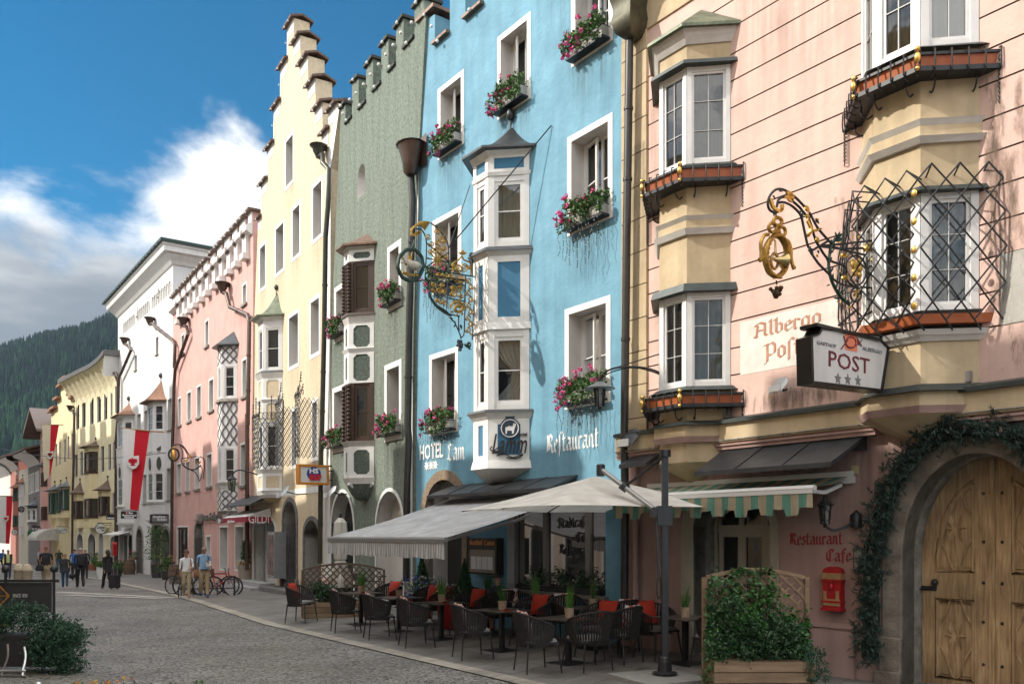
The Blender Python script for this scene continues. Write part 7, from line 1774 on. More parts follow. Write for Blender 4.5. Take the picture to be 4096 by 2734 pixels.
mb=MB();mb.add([(ua2-.1,-.9,rz1+.5),(ub2+.1,-.9,rz1+.5),(ub2,0,rz1+.95),(ua2,0,rz1+.95),(ua2-.1,-.9,rz1+.44),(ub2+.1,-.9,rz1+.44),(ub2,0,rz1+.8),(ua2,0,rz1+.8)],[(0,1,2,3),(4,7,6,5),(0,4,5,1),(1,5,6,2)]);mb.build('slate_hood',LEADG,T)
zc_=(rz0+rz1)/2;lettering('GILDI',WL,T,Matrix.Translation((ub2-.265,-.5,zc_))@Matrix.Rotation(pi/2,4,'Z'),.5,.004,fitw=.8)
lettering('pelletteria-lederwaren',WL,T,Matrix.Translation(((ua2+ub2)/2-.6,-1.005,zc_-.06)),.2,.004,fitw=1.2)
T=thing('dome_awning','white folding dome awning under the dark framed bays of the ochre house','awning',(F8.P.x,F8.P.y,0),F8.rz)
mb=MB();a0,zt_=F8.at(2,340,525);a1=F8.au(2,385);R0=F8.az(2,320,525,1.0)-F8.az(2,320,605,1.0);c_=(a0+a1)/2;zb2_=zt_-R0;rings=[]
for i in range(9):a=pi/2*i/8;rings.append([(c_-2.4,-1.9*sin(a)*1.0,zb2_+R0*cos(a)),(c_+2.2,-1.9*sin(a),zb2_+R0*cos(a))])
mb.loft(rings,False)
for s_ in(-2.4,2.2):mb.add([(c_+s_,0,zb2_)]+[(c_+s_,r[0][1],r[0][2]) for r in rings],[tuple(range(10))])
mb.build('canopy_cloth',stripemat('white_dome_cloth',(.72,.71,.68),(.66,.65,.62),2.0),T)
hood('small white canopy over the shop window of the white house',F6,4,130,962,4,238,.9,.25,m=WHITE)
PX=Vector((2.29,12.92));s_=3.65;al=radians(25.1);Nc=Vector((.542,12.42));e1=Vector((cos(al),sin(al)));e2=Vector((-sin(al),cos(al)))
T=thing('cantilever_parasol','large off white cantilever parasol on a dark grey offset mast over the cafe terrace','parasol',(PX.x,PX.y,.1))
loc=lambda p,z:(p.x-PX.x,p.y-PX.y,z-.1)
cs=[Nc,Nc+e1*s_,Nc+(e1+e2)*s_,Nc+e2*s_];ctr=Nc+(e1+e2)*s_/2;apx=3.2;rim=2.62
def rimz(i,t):return rim+(.12 if False else 0)+.09*sin(pi*t)
mb=MB()
mids=[];ringpts=[]
for i in range(4):
 a,b_=cs[i],cs[(i+1)%4]
 for h_ in range(2):
  for q in range(6):
   t=(h_+q/6)/2;p=a.lerp(b_,t);inward=(ctr-p).normalized()*.05*sin(pi*q/6)
   ringpts.append((p+inward,rim+.015*sin(pi*q/6)))
rings=[]
for j in range(9):
 f=j/8*.985;rings.append([loc(p.lerp(ctr,f),z+(apx-z)*(f**1.12)) for p,z in ringpts])
mb.loft(rings,True,False);mb.build('canopy_cloth',stripemat('off_white_parasol_cloth',(.80,.77,.70),(.79,.76,.69),.3),T,False)
mb=MB()
for i in range(4):
 for p in(cs[i],cs[i].lerp(cs[(i+1)%4],.5)):mb.bar(loc(p.lerp(ctr,.04),rim-.004),loc(ctr,apx-.14),.018,.018)
mb.build('rib',CASTGREY,T)
mtop=3.42;mb=MB();mb.box(-.046,.046,-.04,.04,.02,mtop-.1);mb.box(-.025,.025,-.047,.047,.03,mtop-.12);mb.build('mast',CASTGREY,T)
mb=MB();mb.lathe([(.09,mtop-.16),(.09,mtop-.06),(.06,mtop-.05)],10);mb.build('mast_cap',CASTGREY,T)
hub=at_depth(1378*1.7437,1075*1.7437,13.9);hl=Vector((hub.x-PX.x,hub.y-PX.y,hub.z-.1));sld=Vector((0,0,CAMH+(1225-1178)/1978.5*PX.y-.1))
sl_=sld+Vector((-.12,.03,.04));mb=MB();mb.tube([sl_,hl],.042,8);mb.build('main_arm',ALU,T,True)
mid_=sl_.lerp(hl,.56);mb=MB();mb.tube([Vector((0,0,mtop-.14)),mid_],.025,6);mb.build('strut',CASTGREY,T,True)
mb=MB();mb.box(-.12,.10,-.075,.075,sld.z-.17,sld.z+.12);mb.box(-.19,-.10,-.06,.06,sld.z-.04,sld.z+.1);mb.tube([mid_+Vector((-.05,0,.04)),mid_+Vector((.05,0,-.04))],.07,8);mb.lathe([(.05,hl.z-.12),(.07,hl.z-.1),(.07,hl.z+.06),(.05,hl.z+.08)],10,(hl.x,hl.y,0));mb.build('joint',CASTGREY,T);
mb=MB();mb.bar((-.13,-.02,sld.z-.1),(-.1,-.05,sld.z-.95),.05,.03);mb.tube([(-.1+.03*cos(a),-.06,sld.z-1.1+.17*sin(a)) for a in[2*pi*i/14 for i in range(14)]],.012,5,closed=True);mb.build('crank_handle',BLK,T)
mb=MB();mb.lathe([(.19,0.02),(.19,.035),(.11,.06),(.1,.2),(.085,.26),(.07,.28)],16);
for i in range(6):a=pi*i/3;mb.ball((.15*cos(a),.15*sin(a),.04),.018,6,4)
mb.build('mast_foot',BLK,T)
T2=thing('parasol_base','grey paving slab base holding the parasol mast','parasol base',(PX.x-.1,PX.y-.1,.015),radians(25))
for i in range(2):
 for j in range(2):mb=MB();mb.box(-.56+i*.565,-.005+i*.565,-.56+j*.565,-.005+j*.565,0,.085);bevel(mb.build('slab',mat('pale_concrete_slab',(.24,.235,.22),.85,.15,4,.003,40),T2),.008)
p_=gpt(1495,2480);p_=at_depth(1362,2136,23.0)
T=thing('closed_parasol','closed white parasol wrapped in a loose cover beside the left lattice screen','parasol',(p_.x,p_.y,.02));mb=MB();n=14;rings=[]
for(z,r) in((.62,.06),(.64,.26),(1.0,.27),(1.35,.16),(1.5,.11),(1.52,.14),(1.8,.17),(2.2,.16),(2.5,.14),(2.62,.05)):
 rings.append([(r*(1+.22*(i%2))*cos(2*pi*i/n),r*(1+.22*(i%2))*sin(2*pi*i/n),z) for i in range(n)])
mb.loft(rings);mb.build('folded_cloth',mat('off_white_cover',(.5,.48,.43),.85,.1,6,.006,20),T);mb=MB();mb.tube([(0,0,0),(0,0,2.65)],.025,8);mb.lathe([(.3,0),(.3,.06),(.05,.08)],12);mb.ball((0,0,2.7),.05,8,5,(1,1,1.5));mb.build('pole',BLK,T)
CHG=mat('dark_grey_rope_weave',(.03,.028,.027),.85,.3,30,.003,60,col2=(.05,.047,.045),spec=.2);LEGM=mat('black_powder_coated_leg',(.015,.015,.017),.4,.2,8)
SEATM=mat('light_grey_seat_pad',(.22,.22,.21),.9,.1,12,.004,60);TABM=mat('dark_slate_tabletop',(.06,.052,.046),.28,.3,8,col2=(.09,.08,.07))
def make_chair():
 T=thing('woven_armchair','x','chair');U=lambda a,rx,ry,z:(rx*sin(a),ry*cos(a),z)
 top=[U(radians(t),.33,.30,.84-.20*(abs(t)/125)**1.7) for t in range(-125,126,10)]
 mb=MB();mb.tube(top,.017,6);mb.build('top_rail',CHG,T,True)
 low=[U(radians(t),.25,.235,.36) for t in range(-125,126,10)]
 mb=MB();n=30
 def at_(L,t):
  x=t*(len(L)-1);i=min(int(x),len(L)-2);return Vector(L[i]).lerp(Vector(L[i+1]),x-i)
 for i in range(n+1):t=i/n;mb.bar(at_(low,t),at_(top,t),.032,.010)
 mb.build('backrest',CHG,T)
 mb=MB();pl=[(-.26,-.25),(.26,-.25),(.25,.15),(.16,.22),(-.16,.22),(-.25,.15)];mb.zprism(pl,.40,pl,.43);mb.build('seat',LEGM,T)
 mb=MB();pl2=[(x*.9,y*.92) for x,y in pl];mb.zprism(pl2,.43,[(x*.97,y*.97) for x,y in pl2],.47);mb.build('seat_pad',SEATM,T)
 for x,y in((-.24,-.23),(.24,-.23),(-.2,.19),(.2,.19)):mb=MB();mb.tube([(x,y,.41),(x*1.22,y*1.2,0)],[.015,.011],6);mb.build('leg',LEGM,T)
 return T
def make_table():
 T=thing('cafe_table','x','table');mb=MB();mb.box(-.40,.40,-.40,.40,.73,.75);mb.build('tabletop',TABM,T)
 mb=MB();mb.box(-.04,.04,-.04,.04,.03,.73);mb.build('column',LEGM,T);mb=MB();mb.zprism([(-.28,-.28),(.28,-.28),(.28,.28),(-.28,.28)],0,[(-.06,-.06),(.06,-.06),(.06,.06),(-.06,.06)],.035);mb.build('foot',LEGM,T);return T
REDF=mat('rust_red_cushion_cloth',(.38,.03,.012),.9,.15,14,.004,50)
def floral():
 m=bpy.data.materials.new('white_and_red_floral_cloth');nt,N,L,B=nodes(m);tc=N.new('ShaderNodeTexCoord');nz=N.new('ShaderNodeTexNoise');nz.inputs['Scale'].default_value=5.5;nz.inputs['Detail'].default_value=1;nz.inputs['Distortion'].default_value=3.2;L.new(tc.outputs['Object'],nz.inputs['Vector'])
 rp=N.new('ShaderNodeValToRGB');rp.color_ramp.interpolation='CONSTANT';L.new(nz.outputs[0],rp.inputs[0]);e=rp.color_ramp.elements;e[0].color=(.62,.6,.55,1);e[1].position=.5;e[1].color=(.5,.03,.015,1);x=e.new(.6);x.color=(.62,.6,.55,1)
 L.new(rp.outputs[0],B.inputs['Base Color']);B.inputs['Roughness'].default_value=.9;return m
FLO=floral()
def make_cushion(m,name):
 T=None;n=8;mb=MB()
 for sg in(-1,1):
  rows=[]
  for j in range(n+1):
   row=[]
   for i in range(n+1):
    u,v=i/n*2-1,j/n*2-1;th=.075*((1-u*u)*(1-v*v))**.45;sh=1-.06*(1-abs(u))*0
    row.append((u*.21*(1-.07*(1-v*v)),sg*th,v*.21*(1-.07*(1-u*u))+.21))
   rows.append(row)
  mb.loft(rows,False)
 return mb.build(name,m,None,True)
POTW=mat('woven_beige_pot',(.34,.25,.16),.85,.25,30,.006,70,col2=(.48,.38,.27));BLADE=mat('grass_blade_green',(.04,.14,.02),.6,.4,20,col2=(.12,.3,.05))
def make_pot(seed):
 random.seed(seed);T=thing('grass_pot','x','potted plant');mb=MB();mb.lathe([(.068,0),(.085,.17),(.078,.17),(.07,.1)],14);mb.build('pot',POTW,T)
 mb=MB()
 for i in range(42):
  a,r=ru(0,6.3),ru(0,.05);h=ru(.22,.48);ln=ru(-.08,.08);b=Vector((r*cos(a),r*sin(a),.12));t=b+Vector((ln+.05*cos(a),ru(-.06,.06),h));m_=b.lerp(t,.55)+Vector((-.01,0,.02));s=Vector((.005,.002,0))
  mb.add([b-s,b+s,m_+s,m_-s,t],[(0,1,2,3),(3,2,4)])
 mb.build('grass',BLADE,T);return T
chairA=make_chair();tableA=make_table();potA=make_pot(4)
used={'c':0,'t':0,'p':0}
def put(proto,key,loc,rz,label,group):
 if not used[key]:used[key]=1;proto.scale=(1.13,)*3 if key=='c' else(1,1,1);proto.location=loc;proto.rotation_euler=(0,0,rz);proto['label']=label;proto['group']=group;return proto
 return dup(proto,loc,rz,label,group)
def tp(u,off_,z=0.0):return F1.world(u,-off_,z)
FLR=lambda off_:.016+.085*max(0,1-off_/3.62)
GC,GT,GP='woven armchairs on the cafe terrace','dark square tables on the cafe terrace','grass pots on the terrace tables'
cushR=make_cushion(REDF,'red_cushion');cushF=make_cushion(FLO,'floral_cushion');usedc=set()
def cushion(kind,u,off_,rz,label,lean=.25,z=.0):
 src=cushR if kind=='r' else cushF
 o=src if kind not in usedc else src.copy()
 if kind in usedc:COL.objects.link(o)
 usedc.add(kind);b=tp(u,off_,FLR(off_)+.57+z);o.location=b;o.rotation_euler=(-lean,0,rz)
 props(o,label,'cushion','red cushions on the chairs' if kind=='r' else 'red and white floral cushions on the chairs');return o
def chair(u,off_,face,label,cush=None,clabel=None):
 """face: direction the sitter looks, degrees in facade frame (0 = along +u, 90 = into the wall)"""
 rz=F1.rz+radians(face)+pi/2
 c=put(chairA,'c',tp(u,off_,FLR(off_)),rz,label,GC)
 if cush:
  a=radians(face);bx,by=-.13*cos(a),-.13*sin(a)
  cushion(cush,u+bx,off_-by,rz,clabel)
 return c
ordn=['far left','second from the left','third from the left','fourth from the left','fifth from the left','nearest']
tabs=[828,915,1012,1151,1304];tu=[]
for i,px in enumerate(tabs):
 off_=2.15;u=F1.hit(px*1.7437,HYP,off_)[0];tu.append(u)
 put(tableA,'t',tp(u,off_,FLR(off_)),F1.rz+.03*i,'dark square table, %s in the outer row along the kerb'%(ordn[i] if i<4 else 'nearest the camera'),GT)
 put(potA,'p',tp(u+.02,off_,FLR(off_)+.75),i*1.3,'woven pot of green grass on the %s outer table'%(ordn[i] if i<4 else 'nearest'),GP)
 T=thing('table_setting','red napkin with a glass ashtray on the %s outer table'%(ordn[i] if i<4 else 'nearest'),'napkin',tp(u+.22,off_+.05,FLR(off_)+.751),F1.rz,'red napkins on the terrace tables')
 mb=MB();mb.box(-.13,.13,-.09,.09,0,.003);mb.build('napkin',REDF,T);mb=MB();mb.lathe([(.04,.004),(.05,.03),(.042,.03),(.034,.012)],10);mb.build('ashtray',GLASS,T)
for i,px in enumerate([688,790,868,952,1080,1228]):
 off_=3.1;u=F1.hit(px*1.7437,HYP,off_)[0]
 chair(u,off_,75 if i else 40,'woven armchair, back to the street, %s of the kerb row'%ordn[i],'r' if i in(0,) else 'f',('red cushion' if i==0 else 'floral cushion')+' on the %s armchair of the kerb row'%ordn[i])
u=F1.hit(1352*1.7437,HYP,2.35)[0];chair(u,2.35,172,'woven armchair seen squarely from behind at the nearest table')
chair(F1.hit(1420*1.7437,HYP,1.55)[0],1.5,-170,'woven armchair holding a floral cushion right of the nearest table','f','floral cushion in the armchair right of the nearest table')
for i,px in enumerate(tabs):
 chair(tu[i]-.05,1.38,-80,'woven armchair facing the street behind the %s outer table'%(ordn[i] if i<4 else 'nearest'),'r','red cushion in the armchair behind the %s outer table'%(ordn[i] if i<4 else 'nearest'))
inn_t=[(1119,.8),(1229,.72),(1360,.7),(1572,.75)];nm=['left','second','third','right hand']
for i,(px,off_) in enumerate(inn_t):
 u=F1.hit(px*1.7437,HYP,off_)[0]
 put(tableA,'t',tp(u,off_,FLR(off_)),F1.rz,'dark square table, %s in the inner row against the wall'%nm[i],GT)
 put(potA,'p',tp(u,off_,FLR(off_)+.75),i*2.1+.5,'woven pot of green grass on the %s inner table'%nm[i],GP)
 chair(u-.68,off_,0,'woven armchair left of the %s inner table'%nm[i],'f' if i!=3 else 'r',('floral' if i!=3 else 'red')+' cushion in the chair left of the %s inner table'%nm[i])
 if i not in(0,):chair(u+.7,off_,180,'woven armchair right of the %s inner table'%nm[i],'f','floral cushion in the chair right of the %s inner table'%nm[i])
u=F1.hit(786*1.7437,HYP,1.6)[0];put(tableA,'t',tp(u,1.6,FLR(1.6)),F1.rz,'dark square table beside the closed white parasol',GT);put(potA,'p',tp(u,1.6,FLR(1.6)+.75),2.0,'woven pot of grass in front of the closed parasol',GP)
chair(u-.7,1.6,0,'woven armchair with a big floral cushion in front of the left lattice','f','large floral cushion in front of the left lattice screen')
WOODP=mat('weathered_pine',(.20,.13,.075),.8,.3,9,.004,30,stretch=(.15,1,1),col2=(.3,.21,.13));WOODB=mat('brown_stained_lattice',(.10,.065,.04),.75,.2,10)
def screen(label,loc,rz,w,h,rise,wm,box=True,d=.42,bh=.44,name='lattice_planter'):
 T=thing(name,label,'planter',loc,rz)
 mb=MB()
 if box:
  for i in range(3):z=.03+bh/3*i;mb.box(.0,w,-d,.0,z,z+bh/3-.012)
  mb.build('box',WOODP,T);mb=MB();mb.box(.03,w-.03,-d+.03,-.03,bh-.05,bh-.02);mb.build('soil',mat('dark_soil',(.02,.015,.01),.95,.3,10),T)
 for x in(-.03,w+.03):mb=MB();mb.box(x-.03,x+.03,-.02,.05,0,h);mb.build('post',wm,T)
 mb=MB();top=[(x*w,h+rise*sin(pi*x)) for x in[i/10 for i in range(11)]]
 for a,b_ in zip(top[:-1],top[1:]):mb.bar((a[0],.015,a[1]),(b_[0],.015,b_[1]),.05,.05)
 mb.box(0,w,0,.04,bh+.02,bh+.06);mb.build('top_rail',wm,T)
 mb=MB();sp=.17;zt=lambda x:h+rise*sin(pi*min(1,max(0,x/w)))
 k=int((w+h)/sp)+2
 for sg in(1,-1):
  for i in range(-k,k):
   pts=[]
   for q in range(41):
    t=q/40;x=t*w;z=bh+(x*sg*1.0)+i*sp
    if bh<z<zt(x):pts.append((x,z))
   if len(pts)>1:mb.bar((pts[0][0],.012+.008*sg,pts[0][1]),(pts[-1][0],.012+.008*sg,pts[-1][1]),.006,.032)
 mb.build('lattice',wm,T);return T
pl=Vector((2.72,12.05,0));T=screen('wooden trough with arched lattice, ivy and shrubs at the right terrace end',(pl.x,pl.y,.02),.02,1.38,1.58,.11,WOODP)
random.seed(8);mb=MB()
IVZ=lambda x:1.66-.25*abs(x-.5)**1.2-(0 if x<.75 else .5*(x-.75))+.10*sin(x*9)+.06*sin(x*23)
for i in range(2500):
 x=ru(-.04,1.42);z=ru(.45,IVZ(x)+ru(-.25,.05));y=ru(-.14,-.02)
 if R_()<.35 and sin(x*14)*sin(z*11)>.3 or(x>.95 and z>1.05 and R_()<.6):continue
 rleaf(mb,(x,y+(-.04),z),ru(.02,.052),.1)
for i in range(260):rleaf(mb,(ru(-.1,.1),ru(-.4,-.05),ru(.1,.9)),.03)
for i in range(120):rleaf(mb,(.3+ru(0,.6),-.1,1.62+ru(0,.1)),.035)
mb.build('ivy',mat('dark_ivy_leaf',(.012,.055,.014),.45,.5,14,col2=(.045,.16,.03),spec=.6),T)
mb=MB()
for i in range(48):
 x=ru(.05,1.15);clump(mb,(x,ru(-.40,-.12),ru(.48,max(.6,IVZ(x)-.42))),(.14,.12,ru(.1,.2)),90,ru(.016,.032))
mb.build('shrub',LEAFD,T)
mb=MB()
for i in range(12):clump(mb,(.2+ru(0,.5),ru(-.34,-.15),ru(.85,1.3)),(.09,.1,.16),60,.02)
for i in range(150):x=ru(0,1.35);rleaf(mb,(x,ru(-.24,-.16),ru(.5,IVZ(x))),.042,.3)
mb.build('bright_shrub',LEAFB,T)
mb=MB()
for i in range(12):clump(mb,(1.25+ru(0,.3),ru(-.45,-.15),ru(.2,.62)),(.1,.1,.1),90,.02)
mb.build('trailing_juniper',JUN,T)
mb=MB();
for i in range(7):x=ru(0,1.3);mb.tube(crom([(x,-.05,.45),(x+ru(-.1,.1),-.07,.8),(x+ru(-.2,.2),-.06,1.2),(x+ru(-.2,.2),-.05,1.5)]),.007,4)
mb.build('stem',mat('brown_stem',(.1,.06,.035),.8,.2,10),T)
pl=at_depth(1215,2136,22.6);T=screen('brown lattice screen with a green shrub behind the left end tables',(pl.x,pl.y,.02),radians(8),2.05,1.25,.16,WOODB,True,.4,.4)
mb=MB()
for i in range(22):clump(mb,(ru(.1,.8),ru(-.3,-.1),ru(.45,.85)),(.12,.1,.12),60,.03)
mb.build('shrub',LEAFD,T)
u,z=F1.at(18,228,970);T=wthing('mailbox','ornate red metal letterbox patched with brown tape on the rose wall','mailbox',F1,u,0,z);hw=(F1.au(18,285)-F1.au(18,172))/2;hh=(F1.az(18,228,850)-F1.az(18,228,1108))/2
RM=mat('red_enamel',(.36,.008,.012),.35,.2,8);mb=MB();mb.box(-hw,hw,-.11,-.0,-hh,hh*.95);mb.box(-hw-.02,hw+.02,-.13,-.0,-hh,-hh+.04);mb.box(-hw-.015,hw+.015,-.125,0,-hh+.12,-hh+.15);mb.box(-hw-.02,hw+.02,-.13,0,hh*.45,hh*.52);mb.prism([(-hw,hh*.95)]+[(hw*cos(a),hh*.95+hw*.45*sin(a)) for a in[pi-pi*i/8 for i in range(9)]]+[(hw,hh*.95)],-.11,0);bevel(mb.build('body',RM,T),.006)
mb=MB();mb.lathe([(.0,-.05),(.03,-.04),(.045,0),(.03,.05),(.0,.06)],8,(0,-.12,.05));mb.ball((0,-.125,.13),.022,6,4);mb.build('relief',RM,T,True)
TAPE=mat('brown_parcel_tape',(.36,.22,.10),.5,.3,12,.004,20);mb=MB();mb.box(-hw-.005,hw+.005,-.118,-.0,hh*.55,hh*.85);mb.box(-hw*.9,hw*.95,-.119,-.105,-hh*.75,-hh*.42);mb.box(-hw*.9,-hw*.55,-.119,-.1,-hh*.45,-hh*.05);mb.box(hw*.5,hw*.85,-.119,-.1,-hh*.45,-hh*.02);mb.build('tape',TAPE,T)
u,z=F1.at(18,376,775);T=wthing('intercom','small silver door intercom between the lettering and the gate','intercom',F1,u,0,z);mb=MB();mb.box(-.075,.075,-.03,0,-.17,.17);mb.build('frame',BLK,T);mb=MB();mb.box(-.06,.06,-.036,-.02,-.02,.155);mb.box(-.06,.06,-.036,-.02,-.155,-.03);mb.build('panel',ALU,T)
u,z=F1.at(18,1420,108);T=wthing('house_number_plate','white enamel house number plate reading 14 at the right picture edge','sign',F1,u+.12,0,z);mb=MB();mb.box(-.16,.16,-.012,0,-.12,.12);mb.build('plate',WP,T);lettering('14',BLU,T,Matrix.Translation((-.03,-.016,-.01)),.16,.003)
u,z=F1.at(18,358,203);T=wthing('junction_box','small yellowish plastic box over the right end of the striped awning','switch box',F1,u,0,z);mb=MB();mb.box(-.05,.05,-.05,0,-.06,.06);bevel(mb.build('cover',mat('yellowed_plastic',(.45,.38,.22),.6,.1,5),T),.006)
for lb,F,k,x,y in(('above the light box beside the right bay',F1,16,1190,1060),('under the left bay window box',F1,15,905,1140)):
 u,z=F.at(k,x,y);T=wthing('security_camera','small white camera box %s'%lb,'camera',F,u,0,z,'white camera boxes on the ledge');mb=MB();mb.box(-.05,.05,-.12,0,-.07,.07);mb.lathe([(.035,0),(.04,.12)],8,(-.09,-.06,-.06));mb.build('housing',ALU,T)
u,z=F2.at(12,270,600,.1);T=wthing('menu_case','dark framed menu case with copper blackletter heading on the blue pier','menu board',F2,0,0,0)
r=F2.rect(12,165,470,375,750,.12);mb=MB();mb.box(r[0],r[1],-.22,-.02,r[2],r[3]);cz_=F2.az(12,270,545,.12);mb.build('case',mat('dark_bronze_case',(.035,.025,.018),.5,.3,8,metal=.3),T)
mb=MB();mb.box(r[0]+.06,r[1]-.06,-.226,-.21,r[2]+.05,cz_-.04);mb.build('glass_panel',mat('menu_back_panel',(.26,.22,.17),.2,.1,4),T)
mb=MB()
for i in range(4):a=r[0]+.12+(r[1]-r[0]-.24)*i/4;mb.box(a+.01,a+(r[1]-r[0]-.24)/4-.015,-.232,-.227,r[2]+.12,cz_-.2)
mb.build('menu_sheet',WP,T);CPR=mat('copper_orange_letters',(.85,.36,.14),.5,.1,6,metal=.3)
blackletter('Gasthof-Lamm',CPR,T,F2,r[0]+.07,cz_+.07,r[1]-.05,.085,y=-.235,t=.01)
T=thing('fir_garland','dark green artificial fir garland with cones framing the arched wooden gate','garland',(F1.P.x,F1.P.y,0),F1.rz)
rg=pr+pw+.03;zr=(pzt+pw-zsp)/(pr+pw);path=[(pu1c-rg-.05-.05*(1-t),-.1,F1.az(18,440,1400)+(zsp-F1.az(18,440,1400))*t) for t in[i/8 for i in range(9)]]+[(pu1c-rg*cos(a),-.1,zsp+rg*zr*sin(a)) for a in[pi*i/24 for i in range(1,25)]]+[(pu1c+rg,-.1,zsp-.4*i) for i in range(1,6)]
mb=MB();mb.tube(path,[.11+.025*sin(i*2.3) for i in range(len(path))],7);mb.build('core_wire',mat('near_black_green_core',(.004,.012,.008),.9,.4,10),T);random.seed(13);mb=MB();mc=MB();NEED=mat('dark_blue_green_needles',(.006,.02,.014),.6,.5,12,col2=(.018,.05,.032))
for a,b_ in zip(path[:-1],path[1:]):
 a,b_=Vector(a),Vector(b_);L_p=(b_-a).length
 for i in range(int(L_p*190)):
  c=a.lerp(b_,R_())+Vector((ru(-.17,.17),ru(-.16,.03),ru(-.17,.17)));d=Vector((ru(-1,1),ru(-1,.3),ru(-1,1))).normalized()*ru(.09,.17)
  for q in range(11):
   s0=c+d*q/11;n=Vector((ru(-1,1),ru(-1,1),ru(-1,1))).normalized()*.055+d*.25;w_=n.orthogonal().normalized()*.008;mb.add([s0-w_,s0+w_,s0+n],[(0,1,2)])
 if R_()<.35:p=a.lerp(b_,R_());mc.lathe([(.01,-.04),(.03,-.02),(.032,0),(.02,.03),(.005,.045)],7,(p.x,p.y-.1,p.z))
mb.build('needles',NEED,T);mc.build('fir_cone',mat('grey_brown_cone',(.12,.09,.06),.8,.3,30),T)
def conifer(label,loc,h,r,pot=None,m=CONG,n=2200,s=.028,ph=.25,cat='potted tree',name='potted_conifer',z0=.0,cone=1.0):
 T=thing(name,label,cat,loc);random.seed(int(h*1000));
 if pot:mb=MB();mb.lathe([(pot[1]*.75,0),(pot[1],ph),(pot[1]*.88,ph),(pot[1]*.85,ph-.05)],16);mb.build('pot',pot[0],T)
 mb=MB();mb.tube([(0,0,ph*.8),(0,0,ph+h*.9)],.02,6);mb.build('trunk',DWOOD,T);mb=MB()
 for i in range(n):
  t=R_()**1.3;a=ru(0,6.3);rr=r*(1-t*cone)*(.75+.3*sin(a*5+t*22))*ru(.55,1.05);rleaf(mb,(rr*cos(a),rr*sin(a),ph+z0+t*h),s,.6)
 mb.build('crown',m,T);return T
def flowerpot(label,loc,r,h,pm,fls,spread=.8,fh=.25,n=1,name='flower_pot',leaf=LEAFG,square=False,nf=60,ls=.03):
 T=thing(name,label,'potted plant',loc);mb=MB()
 if square:mb.zprism([(-r*.8,-r*.8),(r*.8,-r*.8),(r*.8,r*.8),(-r*.8,r*.8)],0,[(-r,-r),(r,-r),(r,r),(-r,r)],h)
 else:mb.lathe([(r*.7,0),(r*.95,h*.5),(r,h),(r*.88,h),(r*.85,h*.9)],16)
 mb.build('pot',pm,T,not square);mb=MB()
 for i in range(14):clump(mb,(ru(-r,r)*spread,ru(-r,r)*spread,h+ru(0,fh)),(r*.5,r*.5,fh*.45),34,ls)
 mb.build('foliage',leaf,T)
 for m in fls:
  mb=MB()
  for i in range(nf//len(fls)):petals(mb,(ru(-r,r)*1.25*spread,ru(-r,r)*1.25*spread,h+ru(.02,fh*1.5)),.035,7)
  mb.build('blossom',m,T)
 return T
redpot=mat('glossy_red_planter',(.35,.01,.012),.3,.1,5)
a_=tp(F2.hit(*(968*1.7437,HYP),.55)[0]+U1,.5,.09);pA=at_depth(968*1.7437,HYP,21.3);pB=at_depth(1066*1.7437,HYP,19.4)
conifer('small potted spruce left of the hotel entrance behind the violet flowers',(pA.x,pA.y,.1),1.1,.36,(redpot,.24),ph=.5,n=3600)
conifer('small potted spruce right of the hotel entrance beside the menu case',(pB.x,pB.y,.1),1.1,.36,(redpot,.24),ph=.45,n=3600)
p=at_depth(962*1.7437,HYP,20.6);flowerpot('red square planter of violet, blue and white flowers by the entrance',(p.x,p.y,.08),.34,.62,redpot,(PURP,BLUP,WHP),1.0,.34,square=True,nf=170)
p=at_depth(1028*1.7437,HYP,19.7);flowerpot('small red planter with red and white flowers right of the entrance',(p.x,p.y,.08),.24,.6,redpot,(REDPT,WHP),1.0,.25,square=True,nf=90)
flw=wthing('window_plants','dark leafy plants along the sill inside the mirror glass shop window','plants',F2,(shopw[0]+shopw[1])/2,0,shopw[2]);mb=MB();wd_=(shopw[1]-shopw[0])/2
for i in range(26):clump(mb,(ru(-wd_*.7,wd_*.85),.08,ru(.05,.42)),(.16,.06,.16),30,.035)
mb.build('foliage',LEAFD,flw);mb=MB();mb.box(-wd_*.8,wd_*.9,.0,.17,0.01,.12);mb.build('trough',BLK,flw)
SKIN=mat('light_skin',(.50,.28,.19),.55,.12,12);SKIN2=mat('tanned_skin',(.36,.19,.12),.55,.12,12)
def cloth(n,c,v=.15):return mat(n,c,.85,v,7,.006,14)
